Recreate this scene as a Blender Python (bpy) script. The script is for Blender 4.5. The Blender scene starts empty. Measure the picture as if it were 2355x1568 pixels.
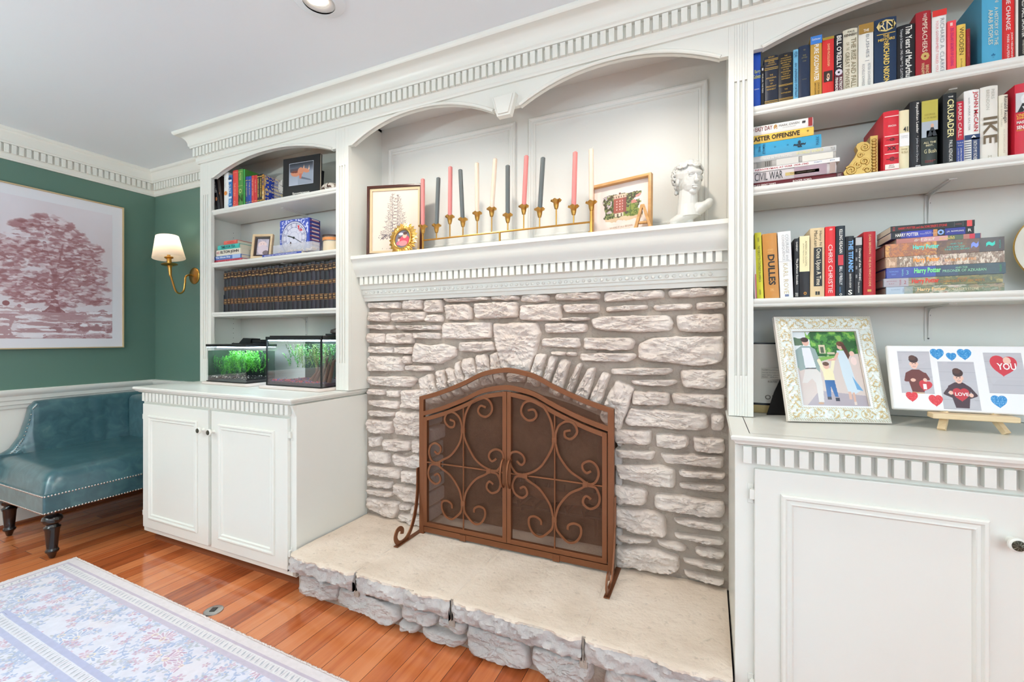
import bpy, bmesh, math, random
import numpy as np
from mathutils import Vector, Matrix, noise
SC = bpy.context.scene
COL = SC.collection
PI = math.pi
# ---------------------------------------------------------------- camera, exposure, world
FPX = 1012.2; TH = math.radians(24.2); CT, ST = math.cos(TH), math.sin(TH)
CAMZ = 1.16; HV = 777.5
cam = bpy.data.cameras.new('camera'); camo = bpy.data.objects.new('camera', cam); COL.objects.link(camo)
cam.sensor_width = 36.0; cam.lens = FPX / 2355 * 36.0; cam.shift_y = (HV - 784.0) / 2355
cam.clip_start = 0.02; cam.clip_end = 60
camo.location = (0, 0, CAMZ); camo.rotation_euler = (PI / 2, 0, TH)
SC.camera = camo
SC.view_settings.view_transform = 'Standard'; SC.view_settings.look = 'None'
SC.view_settings.gamma = 1.0; SC.view_settings.use_curve_mapping = False
SC.view_settings.exposure = -0.22
cy = SC.cycles
cy.use_denoising = True; cy.max_bounces = 7; cy.diffuse_bounces = 5; cy.adaptive_threshold = 0.02; cy.glossy_bounces = 4
cy.transmission_bounces = 6; cy.transparent_max_bounces = 10; cy.sample_clamp_indirect = 6.0
cy.caustics_reflective = False; cy.caustics_refractive = False
w = bpy.data.worlds.new('world'); SC.world = w; w.use_nodes = True
w.node_tree.nodes['Background'].inputs[0].default_value = (0.75, 0.86, 1.0, 1)
w.node_tree.nodes['Background'].inputs[1].default_value = 0.3

XW, YW, ZC = -3.945, 1.99, 2.44           # left wall, back wall, ceiling
YF, YS, YC = 1.73, 1.885, 1.395           # bookcase face, mortar face, counter front
XR, YN = 2.3, -3.2                        # right wall, wall behind the camera

def light(kind, name, loc, energy, color, **k):
    d = bpy.data.lights.new(name, kind); d.energy = energy; d.color = color
    o = bpy.data.objects.new(name, d); COL.objects.link(o); o.location = loc
    for a, v in k.items():
        if a == 'rot': o.rotation_euler = v
        else: setattr(d, a, v)
    return o
# light of ceiling lamps, all but two added unseen, and daylight through unseen windows
LAMPS = [(-1.35, 1.22), (-0.28, 1.20), (-3.3, -0.3), (-1.9, -0.5), (-0.4, -0.6), (1.2, 0.3), (-2.6, -2.0), (-0.6, -2.0), (1.2, -2.0)]
for i, (x, y) in enumerate(LAMPS):
    light('SPOT', 'lamp_light', (x, y, ZC - 0.03), (34, 34, 40, 12, 1.2, 0.6, 4, 2, 0.5)[i], (1.0, 0.93, 0.82), spot_size=math.radians(150), spot_blend=0.5, shadow_soft_size=0.045)
light('AREA', 'daylight', (-1.9, YN + 0.06, 1.45), 8, (0.78, 0.94, 1.0), shape='RECTANGLE', size=1.7, size_y=1.5, rot=(PI / 2, 0, 0))
light('AREA', 'daylight', (0.6, YN + 0.06, 1.45), 3, (0.78, 0.94, 1.0), shape='RECTANGLE', size=1.7, size_y=1.5, rot=(PI / 2, 0, 0))
light('AREA', 'daylight', (XR - 0.06, -0.9, 1.45), 30, (0.80, 0.93, 1.0), shape='RECTANGLE', size=1.9, size_y=1.6, rot=(PI / 2, 0, PI / 2))

# two added fill lights, out of view, bounced off the ceiling
UPFILL = [(-3.1, -1.2), (1.3, -2.2)]
for x, y in UPFILL:
    light('AREA', 'upfill_light', (x, y, 1.60), 112, (0.86, 1.0, 1.0), shape='DISK', size=.28, rot=(PI, 0, 0))

def at(u, v, X=None, Y=None, Z=None):
    """point of a real plane (X=, Y= or Z=) that the photograph shows at pixel u,v"""
    a = (u - 1177.5) / FPX; b = -(v - HV) / FPX
    dx, dy = a * CT - ST, a * ST + CT
    t = X / dx if X is not None else Y / dy if Y is not None else (Z - CAMZ) / b
    return Vector((dx * t, dy * t, CAMZ + b * t))

# ---------------------------------------------------------------- materials
def lin(c):
    if isinstance(c, str): c = tuple(int(c[i:i + 2], 16) for i in (0, 2, 4))
    c = [x / 255 for x in c]
    return tuple(x / 12.92 if x <= .04045 else ((x + .055) / 1.055) ** 2.4 for x in c) + (1,)
_mc = {}
def mat(c, rough=0.55, metal=0.0, name=None, emit=0.0, trans=0.0, bump=None, coat=0.0, ior=1.45, sub=0.0):
    key = (c, rough, metal, name, emit, trans, bump, coat)
    if key in _mc: return _mc[key]
    m = bpy.data.materials.new(name or 'paint_%s' % (c if isinstance(c, str) else '%d_%d_%d' % c)); m.use_nodes = True
    nt = m.node_tree; p = nt.nodes['Principled BSDF']
    p.inputs['Base Color'].default_value = lin(c); p.inputs['Roughness'].default_value = rough
    p.inputs['Metallic'].default_value = metal; p.inputs['IOR'].default_value = ior
    p.inputs['Coat Weight'].default_value = coat; p.inputs['Coat Roughness'].default_value = 0.12
    if trans: p.inputs['Transmission Weight'].default_value = trans
    if sub: p.inputs['Subsurface Weight'].default_value = sub; p.inputs['Subsurface Scale'].default_value = 0.01
    if emit:
        p.inputs['Emission Color'].default_value = lin(c); p.inputs['Emission Strength'].default_value = emit
    if bump:
        sc, st, det = bump
        tc = nt.nodes.new('ShaderNodeTexCoord'); n = nt.nodes.new('ShaderNodeTexNoise'); b = nt.nodes.new('ShaderNodeBump')
        n.inputs['Scale'].default_value = sc; n.inputs['Detail'].default_value = det
        b.inputs['Strength'].default_value = st; b.inputs['Distance'].default_value = 0.01
        nt.links.new(tc.outputs['Object'], n.inputs['Vector']); nt.links.new(n.outputs['Fac'], b.inputs['Height'])
        nt.links.new(b.outputs['Normal'], p.inputs['Normal'])
    _mc[key] = m
    return m
def nodemat(name):
    m = bpy.data.materials.new(name); m.use_nodes = True
    nt = m.node_tree; p = nt.nodes['Principled BSDF']
    tc = nt.nodes.new('ShaderNodeTexCoord')
    def N(t, **k):
        n = nt.nodes.new('ShaderNode' + t)
        for a, v in k.items():
            if a in n.inputs: n.inputs[a].default_value = v
            else: setattr(n, a, v)
        return n
    def L(a, b): nt.links.new(a, b)
    return m, nt, p, tc, N, L
def ramp(N, stops):
    r = N('ValToRGB'); e = r.color_ramp.elements
    while len(e) < len(stops): e.new(0.5)
    for el, (p, c) in zip(e, stops): el.position = p; el.color = lin(c)
    return r
def painted(rough=0.5, coat=0.0):
    key = ('painted', rough, coat)
    if key in _mc: return _mc[key]
    m, nt, p, tc, N, L = nodemat('printed_surface')
    a = N('Attribute', attribute_name='Col'); L(a.outputs['Color'], p.inputs['Base Color'])
    p.inputs['Roughness'].default_value = rough; p.inputs['Coat Weight'].default_value = coat
    _mc[key] = m
    return m
def wood(name, cols, scale=(1, 1, 1), rough=0.45, coat=0.0):
    m, nt, p, tc, N, L = nodemat(name)
    mp = N('Mapping'); mp.inputs['Scale'].default_value = scale
    n = N('TexNoise', Scale=6.0, Detail=6.0, Distortion=0.6); r = ramp(N, [(0.3, cols[0]), (0.7, cols[1])])
    L(tc.outputs['Object'], mp.inputs['Vector']); L(mp.outputs['Vector'], n.inputs['Vector'])
    L(n.outputs['Fac'], r.inputs['Fac']); L(r.outputs['Color'], p.inputs['Base Color'])
    p.inputs['Roughness'].default_value = rough; p.inputs['Coat Weight'].default_value = coat
    return m
TRIM = mat((228, 227, 219), 0.32, name='cream_gloss_paint')
PANEL = mat((226, 224, 218), 0.40, name='niche_gloss_paint', bump=(60, 0.05, 2))
CEIL = mat((232, 238, 243), 0.8, name='ceiling_paint')
WHITE = mat((232, 229, 220), 0.45, name='wainscot_paint')
def _green():
    m, nt, p, tc, N, L = nodemat('green_wall_paint')
    n = N('TexNoise', Scale=1.5, Detail=2.0); r = ramp(N, [(0.3, (88, 117, 105)), (0.7, (92, 122, 109))])
    L(tc.outputs['Object'], n.inputs['Vector']); L(n.outputs['Fac'], r.inputs['Fac']); L(r.outputs['Color'], p.inputs['Base Color'])
    p.inputs['Roughness'].default_value = 0.42
    return m
GREEN = _green()
def _floor():
    m, nt, p, tc, N, L = nodemat('oak_floor')
    mp = N('Mapping'); mp.inputs['Rotation'].default_value = (0, 0, PI / 2)
    br = N('TexBrick', Scale=1.0); br.offset = 0.37; br.inputs['Brick Width'].default_value = 1.1
    br.inputs['Row Height'].default_value = 0.083; br.inputs['Mortar Size'].default_value = 0.0011
    br.inputs['Mortar Smooth'].default_value = 0.3
    br.inputs['Color1'].default_value = (0, 0, 0, 1); br.inputs['Color2'].default_value = (1, 1, 1, 1); br.inputs['Mortar'].default_value = (0.5, 0.5, 0.5, 1)
    L(tc.outputs['Object'], mp.inputs['Vector']); L(mp.outputs['Vector'], br.inputs['Vector'])
    mp2 = N('Mapping'); mp2.inputs['Scale'].default_value = (26, 1.6, 1)
    add = N('VectorMath', operation='MULTIPLY_ADD'); add.inputs[1].default_value = (7, 13, 5)
    L(br.outputs['Color'], add.inputs[0]); L(mp2.outputs['Vector'], add.inputs[2]); L(tc.outputs['Object'], mp2.inputs['Vector'])
    n = N('TexNoise', Scale=1.0, Detail=7.0, Distortion=1.6); L(add.outputs['Vector'], n.inputs['Vector'])
    mx = N('Mix', data_type='FLOAT'); mx.inputs[0].default_value = 0.55
    L(br.outputs['Color'], mx.inputs[2]); L(n.outputs['Fac'], mx.inputs[3])
    r = ramp(N, [(0.10, (112, 46, 22)), (0.40, (176, 92, 50)), (0.6, (202, 118, 70)), (0.85, (216, 138, 90))])
    L(mx.outputs[0], r.inputs['Fac'])
    m2 = N('Mix', data_type='RGBA'); m2.inputs[7].default_value = lin((70, 28, 12)); L(br.outputs['Fac'], m2.inputs[0]); L(r.outputs['Color'], m2.inputs[6])
    L(m2.outputs[2], p.inputs['Base Color'])
    b = N('Bump', Strength=0.25, Distance=0.002); b.invert = True; L(br.outputs['Fac'], b.inputs['Height']); L(b.outputs['Normal'], p.inputs['Normal'])
    p.inputs['Roughness'].default_value = 0.16; p.inputs['Coat Weight'].default_value = 0.25; p.inputs['Coat Roughness'].default_value = 0.06
    return m
FLOOR = _floor()
def stone_mat(name, cols, bs=1.0):
    m, nt, p, tc, N, L = nodemat(name)
    n = N('TexNoise', Scale=5.0, Detail=5.0); n2 = N('TexNoise', Scale=42.0, Detail=8.0, Roughness=0.65)
    v = N('TexVoronoi', Scale=16.0)
    for q in (n, n2, v): L(tc.outputs['Object'], q.inputs['Vector'])
    r = ramp(N, [(0.3, cols[0]), (0.5, cols[1]), (0.72, cols[2])]); L(n.outputs['Fac'], r.inputs['Fac'])
    r2 = ramp(N, [(0.25, (120, 108, 100)), (0.42, (255, 255, 255))]); L(n2.outputs['Fac'], r2.inputs['Fac'])
    mx = N('Mix', data_type='RGBA', blend_type='MULTIPLY'); mx.inputs[0].default_value = 0.35
    L(r.outputs['Color'], mx.inputs[6]); L(r2.outputs['Color'], mx.inputs[7]); L(mx.outputs[2], p.inputs['Base Color'])
    s = N('Math', operation='MULTIPLY_ADD'); s.inputs[1].default_value = 0.5; L(v.outputs['Distance'], s.inputs[0]); L(n2.outputs['Fac'], s.inputs[2])
    b = N('Bump', Strength=0.8 * bs, Distance=0.010); L(s.outputs[0], b.inputs['Height']); L(b.outputs['Normal'], p.inputs['Normal'])
    p.inputs['Roughness'].default_value = 0.85
    return m
STONE = stone_mat('limestone', [(212, 196, 184), (228, 214, 204), (236, 226, 217)])
STONEG = stone_mat('grey_and_shaded_limestone', [(176, 168, 164), (194, 186, 182), (208, 201, 196)])
MORT = stone_mat('mortar', [(164, 150, 137), (178, 164, 151), (190, 177, 164)], 1.3)
SLAB = stone_mat('hearth_limestone', [(214, 196, 178), (226, 209, 192), (234, 219, 204)], 0.6)
SOOT = stone_mat('sooted_firebrick', [(58, 42, 32), (92, 68, 50), (126, 96, 72)], 0.8)
BRASS = mat((196, 150, 78), 0.28, 1.0, name='brass')
GOLD = mat((214, 172, 92), 0.3, 1.0, name='gold')
BRONZE = mat((132, 84, 56), 0.42, 0.65, name='bronze_paint')
BLACKM = mat((22, 22, 24), 0.35, name='black_plastic')

# ---------------------------------------------------------------- mesh helpers
def T(x=0, y=0, z=0, rx=0, ry=0, rz=0):
    return Matrix.Translation((x, y, z)) @ Matrix.Rotation(rz, 4, 'Z') @ Matrix.Rotation(ry, 4, 'Y') @ Matrix.Rotation(rx, 4, 'X')
FRONT = Matrix(((1, 0, 0, 0), (0, 0, -1, 0), (0, 1, 0, 0), (0, 0, 0, 1)))       # local (a right, b up, h out) -> (a, -h, b)
LEFTW = Matrix(((0, 0, 1, 0), (1, 0, 0, 0), (0, 1, 0, 0), (0, 0, 0, 1)))        # local (a, b, h) -> (h, a, b), on the left wall
def fr(x, y, z): return Matrix.Translation((x, y, z)) @ FRONT
_txt = {}
def glyphs(s, bold=0.0, res=2):
    key = (s, bold, res)
    if key in _txt: return _txt[key]
    c = bpy.data.curves.new('t', 'FONT'); c.body = s; c.resolution_u = res; c.offset = bold
    o = bpy.data.objects.new('t', c); COL.objects.link(o)
    dg = bpy.context.evaluated_depsgraph_get(); me = o.evaluated_get(dg).to_mesh()
    vs = [v.co.copy() for v in me.vertices]; fs = [tuple(p.vertices) for p in me.polygons]
    o.evaluated_get(dg).to_mesh_clear(); bpy.data.objects.remove(o); bpy.data.curves.remove(c)
    _txt[key] = (vs, fs)
    return _txt[key]
class MB:
    def __init__(s, M=None): s.v = []; s.f = []; s.m = []; s.mats = []; s.M = M or Matrix()
    def mi(s, m):
        if m not in s.mats: s.mats.append(m)
        return s.mats.index(m)
    def add(s, vs, fs, m, M=None):
        X = s.M @ M if M is not None else s.M
        o = len(s.v); s.v.extend([(X @ Vector(v))[:] for v in vs]); k = s.mi(m)
        s.f.extend([tuple(i + o for i in f) for f in fs]); s.m.extend([k] * len(fs)); return s
    def box(s, x0, x1, y0, y1, z0, z1, m, M=None):
        if x0 > x1: x0, x1 = x1, x0
        if y0 > y1: y0, y1 = y1, y0
        if z0 > z1: z0, z1 = z1, z0
        vs = [(x, y, z) for z in (z0, z1) for y in (y0, y1) for x in (x0, x1)]
        return s.add(vs, [(0, 2, 3, 1), (4, 5, 7, 6), (0, 1, 5, 4), (2, 6, 7, 3), (0, 4, 6, 2), (1, 3, 7, 5)], m, M)
    def prism(s, poly, h0, h1, m, M=None):
        ar = sum(poly[i - 1][0] * poly[i][1] - poly[i][0] * poly[i - 1][1] for i in range(len(poly)))
        if ar < 0: poly = poly[::-1]
        n = len(poly); vs = [(x, y, h0) for x, y in poly] + [(x, y, h1) for x, y in poly]
        fs = [tuple(range(n - 1, -1, -1)), tuple(range(n, 2 * n))] + [(i, (i + 1) % n, n + (i + 1) % n, n + i) for i in range(n)]
        return s.add(vs, fs, m, M)
    def quad(s, x0, x1, y0, y1, h, m, M=None):
        return s.add([(x0, y0, h), (x1, y0, h), (x1, y1, h), (x0, y1, h)], [(0, 1, 2, 3)], m, M)
    def ngon(s, pts, h, m, M=None):
        return s.add([(x, y, h) for x, y in pts], [tuple(range(len(pts)))], m, M)
    def tube(s, pts, r, m, n=8, closed=False, M=None, sec=None, up=None):
        pts = [Vector(p) for p in pts]; k = len(pts)
        rr = r if isinstance(r, (list, tuple)) else [r] * k
        sec = sec or [(math.cos(2 * PI * i / n), math.sin(2 * PI * i / n)) for i in range(n)]; n = len(sec)
        tan = []
        for i in range(k):
            a = pts[(i - 1) % k] if (closed or i) else pts[i]; b = pts[(i + 1) % k] if (closed or i < k - 1) else pts[i]
            tan.append((b - a).normalized())
        nrm = Vector(up) if up else (Vector((0, 0, 1)) if abs(tan[0].z) < 0.9 else Vector((1, 0, 0)))
        vs = []
        for i in range(k):
            t = tan[i]; nrm = (Vector(up) if up else nrm); nrm = (nrm - t * nrm.dot(t)).normalized(); b = t.cross(nrm)
            vs += [pts[i] + (nrm * y + b * x) * rr[i] for x, y in sec]
        fs = []
        for i in range(k if closed else k - 1):
            j = (i + 1) % k
            fs += [(i * n + q, i * n + (q + 1) % n, j * n + (q + 1) % n, j * n + q) for q in range(n)]
        if not closed: fs += [tuple(range(n - 1, -1, -1)), tuple(range((k - 1) * n, k * n))]
        return s.add(vs, fs, m, M)
    def lathe(s, prof, m, n=24, M=None, cap=True):
        vs = []; fs = []; k = len(prof)
        for r, z in prof: vs += [(r * math.cos(2 * PI * i / n), r * math.sin(2 * PI * i / n), z) for i in range(n)]
        for j in range(k - 1): fs += [(j * n + i, j * n + (i + 1) % n, (j + 1) * n + (i + 1) % n, (j + 1) * n + i) for i in range(n)]
        if cap: fs += [tuple(range(n - 1, -1, -1)), tuple(range((k - 1) * n, k * n))]
        return s.add(vs, fs, m, M)
    def ball(s, c, r, m, n=10, M=None):
        r = r if isinstance(r, (tuple, list)) else (r, r, r); k = max(4, n // 2 + 1); vs = []; fs = []
        for j in range(1, k):
            a = PI * j / k
            vs += [(c[0] + r[0] * math.sin(a) * math.cos(2 * PI * i / n), c[1] + r[1] * math.sin(a) * math.sin(2 * PI * i / n), c[2] - r[2] * math.cos(a)) for i in range(n)]
        vs += [(c[0], c[1], c[2] - r[2]), (c[0], c[1], c[2] + r[2])]; b, t = len(vs) - 2, len(vs) - 1
        for j in range(k - 2): fs += [(j * n + i, j * n + (i + 1) % n, (j + 1) * n + (i + 1) % n, (j + 1) * n + i) for i in range(n)]
        fs += [(b, (i + 1) % n, i) for i in range(n)] + [(t, (k - 2) * n + i, (k - 2) * n + (i + 1) % n) for i in range(n)]
        return s.add(vs, fs, m, M)
    def sweep(s, prof, path, m, closed=False, M=None):
        """profile (o to the right of the travel direction, h) mitred along a 2D path; local h = z"""
        P = [Vector(p) for p in path]; k = len(P); vs = []; n = len(prof)
        for i in range(k):
            ds = []
            if closed or i > 0: ds.append((P[i] - P[(i - 1) % k]).normalized())
            if closed or i < k - 1: ds.append((P[(i + 1) % k] - P[i]).normalized())
            ns = [Vector((d.y, -d.x)) for d in ds]
            q = sum(ns, Vector((0, 0))).normalized(); q = q / max(0.2, q.dot(ns[0]))
            vs += [(P[i].x + q.x * o, P[i].y + q.y * o, h) for o, h in prof]
        fs = []
        for i in range(k if closed else k - 1):
            j = (i + 1) % k
            fs += [(i * n + a, j * n + a, j * n + a + 1, i * n + a + 1) for a in range(n - 1)]
        if not closed: fs += [tuple(range(n)), tuple(range((k - 1) * n + n - 1, (k - 1) * n - 1, -1))]
        return s.add(vs, fs, m, M)
    def text(s, t, x0, x1, y0, y1, h, m, M=None, rot=0, bold=0.0):
        """text stretched into the box; rot=1 reads downwards, rot=-1 upwards"""
        vs, fs = glyphs(t, bold)
        if not vs: return s
        ax, bx = min(v.x for v in vs), max(v.x for v in vs); ay, by = min(v.y for v in vs), max(v.y for v in vs)
        out = []
        for v in vs:
            a = (v.x - ax) / max(1e-6, bx - ax); b = (v.y - ay) / max(1e-6, by - ay)
            if rot == 1: a, b = b, 1 - a
            elif rot == -1: a, b = 1 - b, a
            out.append((x0 + (x1 - x0) * a, y0 + (y1 - y0) * b, h))
        return s.add(out, fs, m, M)
    def build(s, name, parent=None, bevel=0.0, smooth=35, seg=2):
        me = bpy.data.meshes.new(name); me.from_pydata(s.v, [], s.f)
        for m in s.mats: me.materials.append(m)
        me.polygons.foreach_set('material_index', s.m)
        if smooth:
            me.polygons.foreach_set('use_smooth', [True] * len(me.polygons)); me.set_sharp_from_angle(angle=math.radians(smooth))
        me.update(); o = bpy.data.objects.new(name, me); COL.objects.link(o)
        if parent is not None: o.parent = parent; o.matrix_parent_inverse = parent.matrix_basis.inverted()
        if bevel:
            b = o.modifiers.new('bevel', 'BEVEL'); b.width = bevel; b.segments = seg; b.limit_method = 'ANGLE'; b.angle_limit = math.radians(40); b.harden_normals = True
        return o
def thing(name, label, cat, loc=(0, 0, 0), group=None):
    o = bpy.data.objects.new(name, None); o.empty_display_size = 0.05; COL.objects.link(o); o.location = loc
    return tag(o, label, cat, group)
def tag(o, label, cat, group=None):
    o['label'] = label; o['category'] = cat
    if group: o['group'] = group
    return o
def struct(o): o['kind'] = 'structure'; return o

# ---------------------------------------------------------------- numpy painting for printed surfaces
def vnoise(x, y, seed=0):
    xi = np.floor(x).astype(np.int64); yi = np.floor(y).astype(np.int64); xf = x - xi; yf = y - yi
    def h(a, b):
        n = (a * 374761393 + b * 668265263 + seed * 974634777) & 0x7fffffff
        n = ((n ^ (n >> 13)) * 1274126177) & 0x7fffffff
        return ((n ^ (n >> 16)) & 0xffff) / 65535.0
    u = xf * xf * (3 - 2 * xf); v = yf * yf * (3 - 2 * yf)
    return (h(xi, yi) * (1 - u) + h(xi + 1, yi) * u) * (1 - v) + (h(xi, yi + 1) * (1 - u) + h(xi + 1, yi + 1) * u) * v
def fbm(x, y, o=4, seed=0):
    s = 0; a = 0.5; t = 0
    for i in range(o): s = s + a * vnoise(x * 2 ** i, y * 2 ** i, seed + i * 17); t += a; a *= 0.5
    return s / t
class Cv:
    """a small canvas; x right, y up, both in units of the print's height"""
    def __init__(s, w, h, nx, ny, bg):
        s.w, s.h, s.nx, s.ny = w, h, nx, ny
        s.x, s.y = np.meshgrid(np.linspace(0, w / h, nx), np.linspace(0, 1, ny))
        s.c = np.zeros((ny, nx, 3)); s.c[:] = bg
    def put(s, mask, col, a=1.0):
        k = (mask * a)[..., None]; s.c = s.c * (1 - k) + np.array(col, float) * k
    def ell(s, cx, cy, rx, ry, col, rot=0, a=1.0):
        c, q = math.cos(rot), math.sin(rot); dx, dy = s.x - cx, s.y - cy
        s.put((((dx * c + dy * q) / rx) ** 2 + ((dy * c - dx * q) / ry) ** 2) < 1, col, a)
    def rect(s, x0, x1, y0, y1, col, a=1.0): s.put((s.x >= x0) & (s.x <= x1) & (s.y >= y0) & (s.y <= y1), col, a)
    def line(s, p, q, w, col, a=1.0):
        d = np.array(q, float) - p; t = np.clip(((s.x - p[0]) * d[0] + (s.y - p[1]) * d[1]) / (d @ d), 0, 1)
        s.put(np.hypot(s.x - p[0] - t * d[0], s.y - p[1] - t * d[1]) < w, col, a)
    def path(s, pts, w, col, a=1.0):
        for p, q in zip(pts, pts[1:]): s.line(p, q, w, col, a)
    def poly(s, pts, col, a=1.0):
        ins = np.zeros(s.x.shape, bool); n = len(pts)
        for i in range(n):
            (x0, y0), (x1, y1) = pts[i - 1], pts[i]
            if y0 == y1: continue
            c = ((y0 > s.y) != (y1 > s.y)) & (s.x < (x1 - x0) * (s.y - y0) / (y1 - y0) + x0); ins ^= c
        s.put(ins, col, a)
    def heart(s, cx, cy, r, col, rot=0.0, glit=None):
        c, q = math.cos(rot), math.sin(rot); X = ((s.x - cx) * c + (s.y - cy) * q) / r; Y = ((s.y - cy) * c - (s.x - cx) * q) / r
        m = (X * X + (Y * 1.05 + 0.1 - 0.62 * np.sqrt(np.abs(X) + 1e-6)) ** 2) < 0.95
        s.put(m, col)
        if glit: s.put(m & (vnoise(s.x * 260, s.y * 260, 5) > 0.78), glit)
    def grid(s, name, M, parent=None, rough=0.5, coat=0.0, z=None):
        nx, ny = s.nx, s.ny
        X, Y = np.meshgrid(np.linspace(0, s.w, nx), np.linspace(0, s.h, ny))
        Z = np.zeros_like(X) if z is None else z
        V = np.stack([X, Y, Z], -1).reshape(-1, 3); Mn = np.array(M); V = V @ Mn[:3, :3].T + Mn[:3, 3]
        i = (np.arange(ny - 1)[:, None] * nx + np.arange(nx - 1)[None, :]).reshape(-1)
        F = np.stack([i, i + 1, i + nx + 1, i + nx], -1)
        me = bpy.data.meshes.new(name); me.vertices.add(len(V)); me.vertices.foreach_set('co', V.reshape(-1))
        me.loops.add(F.size); me.loops.foreach_set('vertex_index', F.reshape(-1).astype(np.int32))
        me.polygons.add(len(F)); me.polygons.foreach_set('loop_start', np.arange(0, F.size, 4, dtype=np.int32))
        me.update(calc_edges=True); me.validate()
        c = np.clip(s.c / 255.0, 0, 1); c = np.where(c <= .04045, c / 12.92, ((c + .055) / 1.055) ** 2.4)
        a = me.color_attributes.new('Col', 'FLOAT_COLOR', 'POINT')
        a.data.foreach_set('color', np.concatenate([c.reshape(-1, 3), np.ones((nx * ny, 1))], 1).reshape(-1))
        me.materials.append(painted(rough, coat)); o = bpy.data.objects.new(name, me); COL.objects.link(o)
        if parent is not None: o.parent = parent; o.matrix_parent_inverse = parent.matrix_basis.inverted()
        return o
def spline(pts, n=8, closed=False):
    P = [Vector(p) for p in pts]; out = []; k = len(P)
    for i in range(k if closed else k - 1):
        a, b, c, d = (P[(i + j) % k] if closed else P[min(max(i + j, 0), k - 1)] for j in (-1, 0, 1, 2))
        for j in range(n):
            t = j / n; out.append(0.5 * ((2 * b) + (c - a) * t + (2 * a - 5 * b + 4 * c - d) * t * t + (3 * b - a - 3 * c + d) * t ** 3))
    if not closed: out.append(P[-1])
    return out
def dentils(mb, p, q, z0, z1, out0, out1, m, pitch=0.0325, w=0.021):
    """blocks along the wall line p->q, to the right of travel"""
    p, q = Vector(p), Vector(q); L = (q - p).length; d = (q - p) / L; nrm = Vector((d.y, -d.x)); n = int(L / pitch)
    off = (L - n * pitch) / 2
    for i in range(n):
        a = off + i * pitch + (pitch - w) / 2; c = [p + d * (a + e) + nrm * o for e, o in ((0, out0), (w, out0), (w, out1), (0, out1))]
        mb.prism([tuple(k) for k in c], z0, z1, m)
# ================================================================ the room
b = MB(); b.box(XW - .1, XR + .1, YN - .1, 2.7, -0.1, 0.0, FLOOR); struct(b.build('floor', smooth=0))
b = MB(); b.box(XW - .1, XR + .1, YN - .1, 2.7, ZC, ZC + 0.1, CEIL); struct(b.build('ceiling', smooth=0))
RAILT = 0.841
b = MB(); b.box(XW - .1, XW, YN - .1, 2.09, 0, RAILT - .06, WHITE); b.box(XW - .1, XW, YN - .1, 2.09, RAILT - .06, ZC, GREEN)
struct(b.build('wall_left', smooth=0))
b = MB()
for x0, x1, z0, z1 in ((XW, -1.56, 0, RAILT - .06), (-0.12, XR + .1, 0, RAILT - .06)): b.box(x0, x1, YW, YW + .1, z0, z1, WHITE)
for x0, x1, z0, z1 in ((XW, -1.56, RAILT - .06, ZC), (-0.12, XR + .1, RAILT - .06, ZC), (-1.56, -0.12, 1.2, ZC)): b.box(x0, x1, YW, YW + .1, z0, z1, GREEN)
struct(b.build('wall_back', smooth=0))
WINS = [('F', -1.9), ('F', 0.6), ('R', -0.9)]  # windows out of view, added to bring in daylight
WALL2 = mat((240, 241, 238), 0.7, name='far_wall_paint')
def wall_holes(name, axis, c0, c1, holes):
    b = MB(); e = [c0] + [k for h in holes for k in (h - .85, h + .85)] + [c1]
    def bx(a0, a1, z0, z1):
        if axis == 'x': b.box(a0, a1, YN - .1, YN, z0, z1, WALL2)
        else: b.box(XR, XR + .1, a0, a1, z0, z1, WALL2)
    for i in range(0, len(e), 2): bx(e[i], e[i + 1], 0, ZC)
    for h in holes: bx(h - .85, h + .85, 0, .7); bx(h - .85, h + .85, 2.2, ZC)
    struct(b.build(name, smooth=0))
wall_holes('wall_front', 'x', XW, XR, [-1.9, 0.6]); wall_holes('wall_right', 'y', YN, 2.09, [-0.9])
SKYP = mat((190, 214, 246), 0.3, name='bright_window_pane', emit=0.9)
for i, (k, c) in enumerate(WINS):
    b = MB(); g = MB()
    def bx(t, a0, a1, z0, z1, m, d0, d1):
        if k == 'F': t.box(a0, a1, YN - d1, YN - d0, z0, z1, m)
        else: t.box(XR + d0, XR + d1, a0, a1, z0, z1, m)
    for a0, a1, z0, z1 in ((-.85, -.79, .7, 2.2), (.79, .85, .7, 2.2), (-.85, .85, .7, .76), (-.85, .85, 2.14, 2.2), (-.02, .02, .76, 2.14), (-.79, .79, 1.43, 1.47)):
        bx(b, c + a0, c + a1, z0, z1, TRIM, 0.0, .06)
    o = struct(b.build('window_%d' % (i + 1), smooth=0)); bx(g, c - .79, c + .79, .76, 2.14, SKYP, .07, .08); g.build('pane', o)
# crown moulding, chair rail, base
def crown_prof(p, z1=ZC):
    s = p / .075
    base = [(0, 2.258), (.010, 2.258), (.012, 2.266), (.016, 2.270), (.016, 2.290), (.021, 2.295), (.021, 2.347), (.038, 2.349), (.040, 2.357), (.046, 2.362)]
    n = 7; x0, x1 = .046, p - .004; z0, zt = 2.366, 2.420
    base += [(x0 + (x1 - x0) * (1 - math.cos(i / n * PI / 2)), z0 + (zt - z0) * math.sin(i / n * PI / 2)) for i in range(n + 1)]
    return base + [(p, 2.424), (p + .004, 2.430), (p + .004, z1), (0, z1)]
XL = at(460, 500, Y=YF).x                       # outer left side of the built-ins
XE = 1.278                                       # outer right side
b = MB(); b.sweep(crown_prof(.068), [(XW, YN), (XW, YW), (XL, YW)], TRIM)
dentils(b, (XW, YN), (XW, YW - .03), 2.295, 2.347, .020, .036, TRIM); dentils(b, (XW + .03, YW), (XL, YW), 2.295, 2.347, .020, .036, TRIM)
struct(b.build('trim_1'))
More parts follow.
